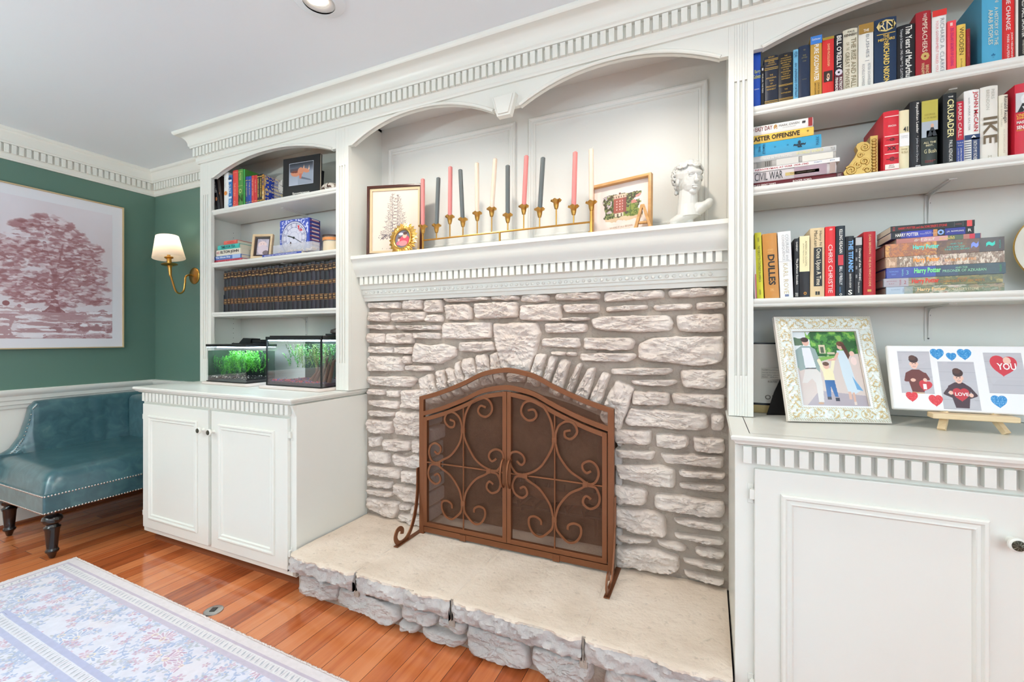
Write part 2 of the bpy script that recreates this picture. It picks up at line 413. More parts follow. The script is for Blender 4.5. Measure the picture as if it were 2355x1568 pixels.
b = MB(); b.sweep(crown_prof(.102), [(XL, YW), (XL, YF), (XE, YF), (XE, YW)], TRIM)
dentils(b, (XL - .02, YF), (XE + .02, YF), 2.295, 2.347, .020, .036, TRIM); dentils(b, (XL, YW), (XL, YF - .0), 2.295, 2.347, .020, .036, TRIM)
struct(b.build('trim_2'))
rail = [(0, .724), (.008, .724), (.010, .742), (.016, .748), (.016, .770), (.022, .776), (.024, .800), (.034, .812), (.038, .826), (.038, .838), (.034, RAILT), (0, RAILT)]
b = MB(); b.sweep(rail, [(XW, YN), (XW, YW), (-2.98, YW)], TRIM); struct(b.build('trim_3'))
SHOE = mat((128, 70, 42), 0.35, name='stained_shoe_moulding')
b = MB(); b.sweep([(0, 0), (.012, 0), (.012, .085), (.006, .095), (0, .095)], [(XW, YN), (XW, YW), (-2.95, YW)], WHITE)
b.sweep([(.012, 0), (.028, 0), (.026, .012), (.018, .019), (.012, .02)], [(XW, YN), (XW, YW), (-2.95, YW)], SHOE)
struct(b.build('baseboard_left'))
# recessed ceiling lamps
BULB = mat((255, 240, 214), 0.3, name='lit_bulb', emit=14.0)
lampname = ['over the left half of the mantel', 'over the right half of the mantel']  # the remaining lamps are unseen, added to light the room
for i, (x, y) in enumerate(LAMPS):
    t = thing('recessed_light', 'white recessed ceiling light with a glowing tilted bulb ' + (lampname[i] if i < 2 else 'added unseen behind the camera'), 'ceiling light', (x, y, ZC), 'recessed ceiling lights')
    b = MB(T(x, y, ZC))
    b.lathe([(.058, -.012), (.064, -.008), (.088, -.006), (.094, -.002), (.094, 0), (.058, 0)], CEIL, 32, cap=False); b.build('trim_ring', t)
    b = MB(T(x, y, ZC)); b.lathe([(.062, -.0005), (.062, -.004), (.05, -.008), (.036, -.004)], mat((200, 200, 200), .3, name='can_white'), 32, cap=False)
    b.build('housing', t)
    b = MB(T(x + .004, y - .01, ZC - .008, rx=.25)); b.lathe([(0.001, -.012), (.02, -.010), (.032, -.004), (.036, .006)], BULB, 24, cap=False); b.build('bulb', t)

for i, (x, y) in enumerate(UPFILL):  # stands modelled for the added fill lights, never in view
    t = thing('fill_uplight', 'added unseen brass uplight bouncing fill light off the ceiling, ' + ('near the left wall' if i == 0 else 'near the right wall'), 'floor lamp', (x, y, 0), 'unseen fill lights behind the camera')
    b = MB(T(x, y, 0)); b.lathe([(.13, 0), (.13, .015), (.03, .03), (.001, .03)], BRASS, 32); b.build('base', t)
    b = MB(T(x, y, 0)); b.tube([(0, 0, .025), (0, 0, 1.5)], .012, BRASS, 12); b.build('pole', t)
    b = MB(T(x, y, 0)); b.lathe([(.02, 1.49), (.09, 1.52), (.16, 1.585), (.158, 1.59), (.088, 1.528), (.02, 1.5)], mat((226, 222, 212), .4), 40, cap=False); b.build('bowl', t)

# ================================================================ built-in bookcases
ZV = 2.262                                        # top of the face boards, under the crown
AT = 2.152                                        # arch springing
def arch_pts(x0, x1, top, lip=.028, n=24):
    pts = [(x0, AT + .004), (x0 + lip, AT + .004), (x0 + lip, AT)]
    for i in range(n + 1):
        t = i / n; a = -1 + 2 * t
        pts.append((x0 + lip + (x1 - x0 - 2 * lip) * t, AT + (top - AT) * (1 - abs(a) ** 2.15)))
    return pts + [(x1 - lip, AT), (x1 - lip, AT + .004), (x1, AT + .004)]
def valance(parent, x0, x1, arches, name='arched_valance'):
    b = MB(fr(0, YF + .022, 0)); poly = [(x0, ZV)]; beads = []
    for a0, a1, top in arches:
        p = arch_pts(a0, a1, top); poly += p; beads.append(p[3:-3])
    poly += [(x1, ZV)]
    b.prism(poly[::-1], 0, .022, TRIM)
    bead = [(0, .018), (0, .027), (.004, .030), (.010, .030), (.013, .026), (.016, .0225)]
    for q in beads: b.sweep([(-o, h) for o, h in bead][::-1], q, TRIM)
    return b.build(name, parent)
def flutes(b, x0, x1, z0, z1, ycol, n=3):
    """pilaster board with shallow grooves"""
    wd = x1 - x0; g = .0075; gap = (wd - n * g) / (n + 1) * .62; s = (wd - (n * g + (n - 1) * gap)) / 2
    xs = [x0]
    for i in range(n): a = x0 + s + i * (g + gap); xs += [a, a + g]
    xs.append(x1); Y0, Y1 = YF, YF + .022
    for i in range(0, len(xs), 2): b.box(xs[i], xs[i + 1], Y0, Y1, ycol[0], ycol[1], TRIM)
    for i in range(1, len(xs) - 1, 2):
        b.box(xs[i], xs[i + 1], Y0, Y1, ycol[0], z0, TRIM); b.box(xs[i], xs[i + 1], Y0, Y1, z1, ycol[1], TRIM)
        b.box(xs[i], xs[i + 1], Y0 + .006, Y1, z0, z1, TRIM)
def bracket(parent, x, z, big=1.0, zwall=.11):
    b = MB(); B = mat((226, 224, 218), .35, name='white_metal')
    b.prism([(1.985, z), (1.985, z - zwall), (1.979, z - zwall), (1.972, z - .022), (1.957, z - .010), (1.82, z - .004), (1.82, z)], x - .0015, x + .0015, B, Matrix(((0, 0, 1, 0), (1, 0, 0, 0), (0, 1, 0, 0), (0, 0, 0, 1))))
    b.box(x - .010 * big, x + .010 * big, 1.981, 1.985, z - zwall - .008, z, B); b.box(x - .010 * big, x + .010 * big, 1.81, 1.985, z - .003, z, B)
    b.ball((x, 1.980, z - zwall), .003, mat((150, 150, 150), .3, 1.0), 6); b.ball((x + .004, 1.980, z - .03), .0025, mat((150, 150, 150), .3, 1.0), 6)
    return b.build('bracket', parent)
def bookcase(x_out, x0, x1, x_in, shelves, label, pins, top=2.235, brs=()):
    t = thing('bookcase', label, 'bookcase', ((x0 + x1) / 2, YF, .885))
    xa, xb = min(x_out, x_in), max(x_out, x_in)
    b = MB(); b.box(xa, xb, YW - .006, YW, .887, 2.44, TRIM)
    IN = TRIM
    b.box(xa, xa + .018, YF + .022, YW - .006, .887, 2.38, IN); b.box(xb - .018, xb, YF + .022, YW - .006, .887, 2.38, IN)
    b.box(xa, xb, YF + .022, YW, 2.33, 2.35, IN)
    pin = mat((96, 92, 84), .5)
    for k in range(28):
        for px in ((xa + .018, 1) if False else (xa + .0186,)):
            for yy in (1.79, 1.93):
                zz = 1.0 + k * .032
                b.box(px - .0006, px + .0004, yy, yy + .0035, zz, zz + .0035, pin)
    b.build('carcass', t)
    b = MB(); fl = (x0 - xa, x0); 
    flutes(b, xa, x0, 1.03, 2.06, (.887, ZV)); b.build('fluted_stile', t, bevel=.0012); b = MB(); flutes(b, x1, xb, 1.03, 2.06, (.887, ZV)); b.build('fluted_stile', t, bevel=.0012)
    valance(t, x0, x1, [(x0, x1, top)])
    for z in shelves:
        b = MB(); b.sweep([(-.22, z - .028), (-.004, z - .028), (0, z - .024), (.0, z - .018), (.004, z - .014), (.006, z - .006), (.004, z), (-.22, z)], [(xa + .019, YF + .012), (xb - .019, YF + .012)], TRIM)
        sh = b.build('shelf', t)
        for bx in brs: bracket(sh, bx, z - .028)
    return t
LX0, LX1, LXI = at(485, 0, Y=YF).x, at(772.3, 0, Y=YF).x, -1.706
RX0, RX1 = at(1733, 0, Y=YF).x, 1.176
SL = (1.957, 1.630, 1.320); SR = (1.964, 1.685, 1.297)
BCL = bookcase(XL, LX0, LX1, LXI, SL, 'white built-in bookcase left of the fireplace, above the aquariums', True, 2.237, brs=(-2.30,))
BCR = bookcase(XE, RX0, RX1, .060, SR, 'white built-in bookcase right of the fireplace, full of standing and stacked books', True, 2.237, brs=(.69,))
# niche above the mantel
t = thing('overmantel', 'white arched niche with raised wall panels above the fireplace mantel', 'paneling', (-.82, YW, 1.59))
ZM = 1.588; NX0, NX1 = LXI, .060
b = MB(); b.box(NX0 - .012, NX1 + .012, YW - .006, YW + .0, 1.30, 2.36, PANEL); b.box(NX0, NX1, YF + .022, YW - .006, 2.344, 2.36, PANEL)
b.build('back_panel', t)
mold = [(0, 0), (0, .010), (.004, .014), (.010, .014), (.016, .008), (.022, .007), (.028, .010), (.033, .009), (.036, .003), (.036, 0)]
for x0, x1 in ((-1.652, -.870), (-.801, -.007)):
    b = MB(fr(0, YW - .006, 0)); b.sweep(mold, [(x0, 1.622), (x0, 2.222), (x1, 2.222), (x1, 1.622)], PANEL, closed=True); b.build('panel_moulding', t)
valance(t, NX0, NX1, [(NX0, -.842, 2.252), (-.768, NX1, 2.245)])
b = MB(fr(0, YF, 0)); b.prism([(-.862, 2.20), (-.748, 2.20), (-.774, 2.112), (-.836, 2.112)], 0, .030, TRIM); b.prism([(-.851, 2.196), (-.759, 2.196), (-.781, 2.12), (-.829, 2.12)], .030, .036, TRIM)
b.build('keystone', t, bevel=.002)
# mantel shelf with dentils and bead row
t = thing('mantel', 'white fireplace mantel shelf with dentil and bead mouldings', 'mantel', (-.82, 1.8, 1.36))
b = MB()
MP = [(-.100, ZM), (.135, ZM), (.140, ZM - .004), (.140, ZM - .018), (.136, ZM - .020), (.128, ZM - .034), (.126, ZM - .050), (.118, ZM - .072), (.104, ZM - .092), (.098, ZM - .102), (.098, ZM - .106), (.076, ZM - .106), (.076, ZM - .146),
      (.070, ZM - .150), (.066, ZM - .168), (.056, ZM - .172), (.056, ZM - .196), (.048, ZM - .199), (.048, ZM - .210), (.040, ZM - .214), (.036, ZM - .230), (.0, ZM - .230)]
b.sweep([(o, z) for o, z in MP], [(NX0, YS), (NX1, YS)], TRIM); b.build('shelf', t)
b = MB(); dentils(b, (NX0 + .005, YS), (NX1 - .005, YS), ZM - .146, ZM - .106, .07, .094, TRIM, .0322, .0215); b.build('dentil_moulding', t)
b = MB()
for i in range(66): b.ball((NX0 + .03 + i * .0258, YS - .057, ZM - .185), (.0075, .006, .007), TRIM, 8)
b.build('bead_row', t, smooth=60)

# ================================================================ base cabinets and counters
def counter(name, x0, x1, label):
    b = MB(); p = [(-.03, .853), (.0, .853), (.004, .858), (.010, .860), (.012, .866), (.020, .872), (.022, .880), (.018, .885), (-.03, .885)]
    path = [(x0 + .022, YW), (x0 + .022, YC + .022), (x1 - .022, YC + .022), (x1 - .022, YW)]
    b.sweep(p, path, TRIM); b.box(x0 + .05, x1 - .05, YC + .05, YW, .853, .885, TRIM)
    return tag(b.build(name), label, 'countertop')
def panel_door(t, x0, x1, z0, z1, Yf, side, knobz, knobx):
    b = MB(fr(0, Yf, 0)); b.box(x0, x1, z0, z1, 0, .017, TRIM)
    d = b.build('door', t, bevel=.003)
    i0, i1, j0, j1 = x0 + .064, x1 - .072 if False else x1 - .082 if side == 'R' else x1 - .064, z0 + .055, z1 - .062
    if side == 'L': i0, i1 = x0 + .064, x1 - .082
    b = MB(fr(0, Yf - .017, 0))
    b.sweep([(0, 0), (0, .007), (.004, .010), (.010, .010), (.015, .004), (.020, .004), (.025, .007), (.028, .004), (.030, 0)], [(i0, j0), (i0, j1), (i1, j1), (i1, j0)], TRIM, closed=True)
    b.build('panel_moulding', d)
    b = MB(fr(knobx, Yf - .017, knobz)); b.lathe([(.010, 0), (.008, .004), (.006, .010), (.010, .016), (.0165, .022), (.0165, .028), (.013, .0305)], TRIM, 20)
    kn = b.build('knob', d)
    b = MB(fr(knobx, Yf - .017, knobz)); b.lathe([(.0125, .0300), (.011, .0325), (.003, .0335)], mat((72, 72, 62), .35, .8, name='pewter'), 20)
    for i in range(10):
        a = i * PI / 5; b.tube([(.003 * math.cos(a), .003 * math.sin(a), .0338), (.0115 * math.cos(a), .0115 * math.sin(a), .0325)], .0007, mat((120, 120, 106), .35, .8), 5)
    b.build('rosette', kn)
    hx = x1 + .004 if side == 'R' else x0 - .004
    for hz in (z0 + .075, z1 - .075):
        b = MB(fr(hx, Yf, hz)); s = 1 if side == 'R' else -1
        b.box(-.003, .012 if s > 0 else .003, -.028, .028, 0, .0025, TRIM) if s > 0 else b.box(-.012, .003, -.028, .028, 0, .0025, TRIM)
        b.tube([(0, -.016, .006), (0, .016, .006)], .005, TRIM, 8); b.box(-.008, .008, -.014, .014, .004, .013, TRIM)
        b.build('hinge', d, bevel=.001)
def base_cabinet(x0, x1, doors, label, loc):
    t = thing('base_cabinet', label, 'cabinet', (loc, YC, 0))
    b = MB(); b.box(x0, x1, YC + .035, YW - .005, .066, .853, TRIM); b.build('carcass', t, bevel=.002)
    b = MB(); b.box(x0 + .01, x1 - .01, YC + .10, YW - .01, .0, .066, mat((122, 72, 58), .5, name='brown_kick_board'))
    b.sweep([(0, .0), (.018, .0), (.017, .012), (.010, .019), (0, .021)], [(x0 + .01, YC + .10), (x1 - .01, YC + .10)], SHOE); b.build('toe_kick', t)
    b = MB(); dentils(b, (x0 + .004, YC + .035), (x1 - .016, YC + .035), .806, .853, 0, .020, TRIM, .0338, .0215)
    b.prism([(YC + .035, .800), (YC + .028, .815), (YC + .012, .853), (YC + .035, .853)], x1 - .014, x1, TRIM, Matrix(((0, 0, 1, 0), (1, 0, 0, 0), (0, 1, 0, 0), (0, 0, 0, 1))))
    b.build('dentil_moulding', t, bevel=.001)
    for d in doors: panel_door(t, *d)
    return t
Yd = YC + .035
counter('countertop', -2.992, -1.716, 'cream countertop under the two aquariums, left of the fireplace')
counter('countertop', .054, 1.30, 'cream countertop right of the fireplace, carrying the framed photos')
base_cabinet(-2.944, -1.722, [(-2.922, -2.336, .098, .792, Yd, 'L', .690, -2.372), (-2.312, -1.760, .098, .792, Yd, 'R', .688, -2.288)],
             'cream two-door base cabinet under the aquarium counter', -2.33)
base_cabinet(.066, 1.29, [(.115, .684, .098, .792, Yd, 'L', .688, .640), (.70, 1.25, .098, .792, Yd, 'R', .688, .74)],
             'cream base cabinet in the right foreground under the family photos', .68)
# ================================================================ stone fireplace
def zp(x, y, ox, oy, s): return ox + x / s, oy + y / s
def wallpt(u, v, Y): p = at(u, v, Y=Y); return (p.x, p.z)
def stone(mb, poly, Y, dep, seed, m, M=None, rnd=2, rough=.34):
    """one rough-faced stone from an outline in the wall plane (x, z), standing out from Y towards the room"""
    P = [Vector(p) for p in poly]
    ar = sum(P[i - 1].x * P[i].y - P[i - 1].y * P[i].x for i in range(len(P)))
    if ar < 0: P = P[::-1]
    per = sum((P[i] - P[i - 1]).length for i in range(len(P)))
    for k in range(rnd):
        Q = []
        for i in range(len(P)):
            a, c = P[i], P[(i + 1) % len(P)]; l = (c - a).length; r = min(.28, (.0065, .003)[k] / max(l, 1e-5))
            Q += [a + (c - a) * r, a + (c - a) * (1 - r)]
        P = Q
    n = max(28, int(per / .0058)); D = []; acc = [0]
    for i in range(len(P)): acc.append(acc[-1] + (P[(i + 1) % len(P)] - P[i]).length)
    j = 0
    for i in range(n):
        s = acc[-1] * i / n
        while acc[j + 1] < s: j += 1
        D.append(P[j].lerp(P[(j + 1) % len(P)], (s - acc[j]) / max(1e-9, acc[j + 1] - acc[j])))
    c = sum(D, Vector((0, 0))) / n; so = Vector((seed * 1.7, seed * .9, seed * 3.1))
    D = [d + (d - c).normalized() * (.0022 + .0045 * noise.noise(Vector((d.x * 22, d.y * 22, 0)) + so) + .003 * noise.noise(Vector((d.x * 60, d.y * 60, 3)) + so)) for d in D]
    md = sum((d - c).length for d in D) / n
    rings = [1.0] + [1 - min(.9, q) for q in (.003 / md, .008 / md, .016 / md)]; k = max(3, int(md * rings[-1] / .0055))
    rings += [rings[-1] * (1 - (i / k) ** .9) for i in range(1, k)]
    hs = [0, .62, .88, .98]
    vs = []; tl = [noise.noise(so + Vector((9, 1, 4))) * .5, noise.noise(so + Vector((2, 7, 5))) * .5]
    for q, r in enumerate(rings):
        base = hs[q] if q < 4 else 1.0
        for d in D:
            p = c + (d - c) * r; a = noise.fractal(Vector((p.x * 18, p.y * 34, 0)) + so, .6, 2.2, 6); e = abs(noise.noise(Vector((p.x * 30, p.y * 85, 4)) + so)) + .6 * abs(noise.noise(Vector((p.x * 80, p.y * 130, 8)) + so))
            h = dep * base * (1 + rough * a - rough * .5 * e + (tl[0] * (p.x - c.x) + tl[1] * (p.y - c.y)) * 2.0) if q else -.004
            vs.append((p.x, Y - h, p.y))
    vs.append((c.x, Y - dep * 1.0, c.y)); N = len(rings)
    fs = [(a * n + i, a * n + (i + 1) % n, (a + 1) * n + (i + 1) % n, (a + 1) * n + i) for a in range(N - 1) for i in range(n)]
    fs += [((N - 1) * n + i, (N - 1) * n + (i + 1) % n, N * n) for i in range(n)]
    mb.add(vs, fs, m, M)
A3, A4, AL, AQ = (830, 650, 5.6), (1230, 640, 4.3565), (830, 880, 4.356), (1400, 1000, 4.3565)
def box4(t): x0, x1, a, c, d, e = t; return [(x0, a), (x1, d), (x1, e), (x0, c)]
ST1 = [(A3, q) for q in (
 [(70,255),(475,245),(475,330),(70,325)], [(515,230),(775,215),(775,345),(515,335)], [(808,225),(1030,210),(1030,375),(808,375)], [(1040,205),(1640,180),(1640,218),(1100,250)], [(1660,172),(2010,162),(2010,215),(1660,220)], [(2040,158),(2400,145),(2400,235),(2040,242)],
 [(68,378),(340,380),(340,498),(68,492)], [(365,385),(820,370),(800,480),(420,505),(365,490)], [(812,415),(1028,412),(1028,502),(812,498)], [(1070,280),(1370,272),(1415,340),(1400,475),(1085,475)], [(1440,265),(2000,245),(1995,440),(1480,465),(1445,400)],
 [(2030,290),(2560,265),(2570,490),(2035,475)], [(60,540),(408,545),(408,608),(70,590)], [(440,550),(1000,545),(1000,608),(460,610)], [(1030,515),(1660,505),(1660,715),(1025,722)],
 [(1700,525),(2260,512),(2300,650),(2160,1150),(1800,1150),(1700,640)],
 [(65,648),(290,648),(290,778),(70,775)], [(310,650),(655,645),(650,785),(310,775)], [(645,645),(1000,645),(1000,725),(650,715)], [(65,820),(400,825),(405,905),(70,900)], [(415,832),(645,825),(640,920),(412,905)],
 [(670,765),(870,812),(1040,780),(1205,830),(1190,950),(1010,1045),(640,1025)], [(1240,770),(1690,755),(1710,875),(1245,890)], [(70,945),(525,950),(520,1140),(70,1138)], [(530,945),(620,945),(620,1040),(530,1035)], [(538,1065),(890,1068),(905,1140),(545,1132)],
 [(60,1205),(640,1210),(700,1245),(630,1345),(120,1320),(55,1270)], [(68,1370),(290,1378),(285,1450),(68,1440)], [(308,1385),(475,1388),(470,1478),(308,1470)])]
ST1 += [(A3, q) for q in ([(725,1235),(880,1170),(985,1400),(1050,1560),(850,1568),(790,1480)], [(945,1130),(1055,1120),(1095,1340),(1160,1490),(1060,1530),(1000,1400)], [(1085,1085),(1185,1130),(1240,1290),(1300,1440),(1215,1480),(1140,1330)],
 [(1180,1040),(1250,1000),(1315,1240),(1400,1400),(1315,1430),(1220,1250)], [(1285,975),(1420,965),(1490,1180),(1560,1350),(1410,1400),(1330,1240)], [(1465,930),(1600,915),(1660,1110),(1710,1310),(1570,1345),(1500,1170)], [(1645,930),(1745,890),(1795,1080),(1840,1290),(1725,1310),(1665,1110)],
 [(1860,1160),(2110,1160),(2095,1290),(1880,1290)], [(2140,1160),(2290,1180),(2270,1350),(2120,1300)])]
ST1 += [(A4, q) for q in ([(190,155),(645,135),(645,205),(190,215)], [(690,140),(1290,110),(1290,190),(680,235)], [(1338,110),(1905,88),(1900,165),(1345,188)], [(270,260),(640,252),(635,340),(285,340)], [(695,285),(1125,262),(1120,305),(700,335)], [(1182,265),(1567,250),(1560,305),(1190,322)], [(1612,240),(1915,230),(1910,292),(1620,310)],
 [(248,398),(540,385),(535,418),(255,422)], [(90,450),(510,448),(510,540),(95,545)], [(550,412),(650,380),(1340,365),(1378,430),(1360,525),(1080,535),(700,520),(590,500)], [(1408,365),(1895,350),(1895,528),(1680,540),(1430,520)], [(60,600),(435,595),(438,698),(55,680)], [(480,597),(960,590),(998,625),(960,722),(480,710)],
 [(1030,660),(1170,595),(1600,582),(1895,575),(1895,820),(1840,855),(1620,880),(1330,845),(1100,825),(1035,800)], [(145,735),(298,735),(298,775),(160,768)], [(302,738),(410,740),(405,780),(305,775)], [(435,755),(985,750),(1010,790),(940,838),(450,825)], [(750,905),(1360,897),(1385,930),(1320,972),(760,962)], [(945,1020),(1410,1015),(1425,1050),(1330,1088),(975,1068)],
 [(1455,920),(1910,915),(1910,1090),(1810,1120),(1475,1090)], [(975,1130),(1340,1150),(1340,1278),(960,1265)], [(1365,1155),(1905,1168),(1905,1310),(1380,1255)], [(950,1305),(1720,1360),(1745,1500),(1600,1535),(1200,1490),(920,1480),(885,1440)], [(1765,1365),(1895,1368),(1895,1525),(1775,1520)],
 [(5,755),(105,760),(55,950),(20,1080),(-90,1060),(-40,930)], [(145,775),(215,785),(150,990),(100,1110),(45,1090),(90,970)], [(245,815),(345,825),(285,1070),(235,1200),(120,1150),(185,1010)], [(420,850),(470,855),(375,1120),(325,1240),(270,1210),(325,1090)], [(530,890),(605,890),(530,1190),(480,1290),(365,1240),(415,1130)], [(670,935),(750,965),(655,1240),(600,1345),(490,1300),(555,1195)],
 [(810,1015),(995,1100),(900,1380),(835,1560),(700,1470),(640,1390),(700,1240)])]
ST1 += [(AL, q) for q in ([(385,80),(640,70),(640,275),(385,250)], [(55,175),(355,185),(355,265),(140,240),(60,215)], [(60,278),(320,300),(320,340),(65,335)], [(350,290),(640,302),(640,545),(345,520),(315,400)], [(50,365),(300,395),(290,515),(100,505),(50,480)], [(58,540),(180,545),(178,640),(60,635)], [(205,570),(485,590),(470,690),(205,680)], [(505,578),(640,580),(640,705),(505,700)],
 [(60,685),(260,710),(262,815),(65,800)], [(280,760),(320,710),(450,760),(520,715),(640,760),(640,870),(450,850),(320,820)], [(50,828),(375,872),(378,970),(60,912)], [(390,885),(640,905),(640,1040),(395,985)], [(42,975),(290,1000),(285,1070),(50,1035)], [(308,1020),(640,1068),(640,1220),(420,1190),(315,1110)], [(45,1065),(300,1105),(295,1150),(55,1115)],
 [(40,1155),(200,1180),(360,1208),(345,1320),(320,1380),(200,1330),(40,1260)], [(368,1215),(480,1235),(478,1290),(370,1280)], [(490,1240),(600,1250),(600,1320),(495,1300)], [(362,1318),(620,1350),(620,1440),(370,1382)])]
ST1 += [(AQ, q) for q in ([(50,-45),(425,-40),(420,105),(60,90)], [(465,-10),(790,15),(795,120),(690,150),(470,118)], [(845,30),(1165,50),(1160,190),(850,165)], [(50,150),(465,178),(435,265),(90,225)], [(510,195),(1155,225),(1150,350),(960,320),(800,300),(560,290)], [(60,300),(320,315),(520,310),(660,358),(655,540),(400,510),(100,430)], [(715,358),(1170,395),(1155,458),(700,405)], [(700,495),(1170,515),(1170,588),(705,540)],
 [(50,505),(350,548),(388,600),(360,715),(60,690)], [(470,592),(1165,680),(1160,842),(950,830),(460,738),(445,650)], [(60,735),(480,785),(565,850),(578,1030),(460,1030),(250,990),(60,920)], [(637,850),(790,855),(1150,912),(1145,970),(840,940),(660,880)], [(645,1000),(1150,1060),(1145,1112),(660,1035)], [(60,1010),(430,1070),(420,1098),(70,1060)], [(465,1065),(775,1125),(770,1178),(520,1130)], [(865,1140),(1165,1188),(1160,1262),(870,1205)],
 [(60,1128),(420,1150),(700,1232),(700,1370),(600,1405),(300,1350),(60,1330)], [(740,1258),(1160,1322),(1155,1388),(750,1290)], [(745,1378),(1165,1475),(1150,1515),(780,1435)])]
OX0, OX1 = -1.335, -.345
ARC = [(965, 958), (1017, 940), (1058, 925), (1102, 912), (1145, 904), (1185, 903), (1225, 905), (1268, 915), (1313, 930), (1357, 948), (1420, 978)]
arc = [wallpt(u, v, 1.87) for u, v in ARC]; arc[0] = (OX0, arc[0][1]); arc[-1] = (OX1, arc[-1][1])
FP = thing('fireplace', 'rough cream stone fireplace surround with an arched opening', 'fireplace', (-.82, YS, .2))
b = MB()
for i, (z, q) in enumerate(ST1):
    dep = .034 + .010 * ((i * 37) % 7) / 7
    stone(b, [wallpt(*zp(x, y, *z), YS - .030) for x, y in q], YS, dep, i + 1, STONE)
b.build('stone_facing', FP, smooth=50)
b = MB(fr(0, 2.02, 0))
b.prism([(-1.722, .19), (OX0, .19)] + arc + [(OX1, .19), (.066, .19), (.066, 1.372), (-1.722, 1.372)], 0, 2.02 - YS, MORT)
b.build('mortar', FP, smooth=0)
# rough inner edge of the mortar bed and jambs, then the sooted firebox
b = MB()
for x, s in ((OX0, 1), (OX1, -1)):
    b = MB()
    for k in range(7):
        z0 = .2 + k * .083
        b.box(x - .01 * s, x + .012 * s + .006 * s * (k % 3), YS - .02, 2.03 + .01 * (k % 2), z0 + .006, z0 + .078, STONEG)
    b.build('jamb_stones', FP, bevel=.012, smooth=60, seg=3)
b = MB(); mz = .2; zt = .95; Y0, Y1 = 2.021, 2.46
def wallq(p, q, z0, z1): b.add([(p[0], p[1], z0), (q[0], q[1], z0), (q[0], q[1], z1), (p[0], p[1], z1)], [(0, 1, 2, 3)], SOOT)
wallq((OX0 - .01, Y0), (-1.10, Y1), .2, zt); wallq((-1.10, Y1), (-.58, Y1), .2, zt); wallq((-.58, Y1), (OX1 + .01, Y0), .2, zt)
b.add([(OX0 - .1, Y0, .201), (OX1 + .1, Y0, .201), (-.58, Y1, .201), (-1.10, Y1, .201)], [(0, 1, 2, 3)], SOOT)
b.add([(OX0 - .1, Y0, zt), (OX1 + .1, Y0, zt), (-.58, Y1, zt), (-1.10, Y1, zt)], [(3, 2, 1, 0)], SOOT)
b.build('firebox', FP, smooth=0)
GR = thing('fire_grate', 'black iron grate holding a charred log inside the firebox', 'grate', (-.72, 2.2, .2))
b = MB(); IR = mat((40, 30, 26), .6, .6, name='cast_iron')
for k in range(7):
    x = -.98 + k * .085; b.tube([(x, 2.06, .34), (x, 2.08, .30), (x, 2.28, .30), (x, 2.31, .36)], .008, IR, 6)
for y in (2.10, 2.26):
    b.tube([(-1.0, y, .292), (-.45, y, .292)], .008, IR, 6)
    for x in (-.95, -.5): b.tube([(x, y, .292), (x, y, .203)], .008, IR, 6)
b.build('bars', GR)
b = MB(); b.tube([(-.95 + .05 * k, 2.16 + .01 * math.sin(k * 1.7), .352 + .008 * math.sin(k)) for k in range(10)], [.032 + .006 * math.sin(k * 2.1) for k in range(10)], mat((96, 56, 34), .9, name='charred_wood', bump=(30, 1, 5)), 12)
o = tag(b.build('log'), 'charred reddish-brown log lying on the iron grate in the firebox', 'log')
# ---- raised hearth
HY = 1.372; HZ = .2
HE = thing('hearth', 'raised stone hearth with pale slabs on a grey stone base', 'hearth', (-.83, 1.62, 0))
xs = [-1.712, -1.328, -.868, -.372, .060]
def hedge(x, k): return HY + .010 * noise.noise(Vector((x * 9, k, 0))) + .006 * noise.noise(Vector((x * 30, k, 5)))
for i in range(4):
    x0, x1 = xs[i] + (.004 if i else 0), xs[i + 1] - (.005 if i < 3 else 0); nx, ny = int((x1 - x0) / .006), 60; n0 = nx + 1; vs = []; fs = []
    rows = []                                            # front face from below upwards, then the top going back
    zb = .122 + .010 * noise.noise(Vector((i * 3, 0, 0)))
    prof = [('f', t) for t in np.linspace(0, 1, 10)] + [('t', t) for t in np.linspace(.004, .512, ny)]
    for kind, t in prof:
        for a in range(n0):
            x = x0 + (x1 - x0) * a / nx; e = min(a, nx - a) * .006; rd = .012 * max(0, 1 - e / .02) ** 2
            if kind == 'f':
                z = zb + (HZ - .004 - zb) * t; y = hedge(x, i) + rd + .010 * (1 - math.sin(PI * min(1, t * .5 + .32))) + .014 * noise.fractal(Vector((x * 16, z * 34, i * 5)), .6, 2.2, 5) + .012 * max(0, .18 - t) / .18
                z += .010 * noise.noise(Vector((x * 12, i, 7))) * (1 - t)
            else:
                y = hedge(x, i) + rd + t; z = HZ - .004 * max(0, 1 - t / .012) + .0022 * noise.fractal(Vector((x * 9, y * 9, 2)), .9, 2, 4) - (.003 * max(0, 1 - e / .012) if 0 < i or a > nx / 2 else 0)
            vs.append((x, y, z))
    fs = [(r * n0 + a, r * n0 + a + 1, (r + 1) * n0 + a + 1, (r + 1) * n0 + a) for r in range(len(prof) - 1) for a in range(nx)]
    k = len(vs); 
    b = MB(); kf = 8 * nx; b.add(vs, fs[:kf], STONEG); b.add(vs, fs[kf:], SLAB)  # cool daylight cast on slab fronts put into their grey; tops stay cream
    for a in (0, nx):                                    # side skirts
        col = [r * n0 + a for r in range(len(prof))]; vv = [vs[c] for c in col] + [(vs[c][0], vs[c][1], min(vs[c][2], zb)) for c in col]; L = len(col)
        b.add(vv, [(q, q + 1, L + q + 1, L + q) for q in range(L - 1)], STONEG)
    b.build('slab', HE, smooth=50)
b = MB(); b.box(xs[0], xs[-1], HY + .064, YS + .06, 0, .150, MORT); b.box(xs[0] + .002, xs[-1] - .002, HY + .022, YS + .06, .150, .1965, SLAB)
for xj in xs[1:-1]: b.box(xj - .013, xj + .012, HY + .018, HY + .08, .095, .1955, MORT)
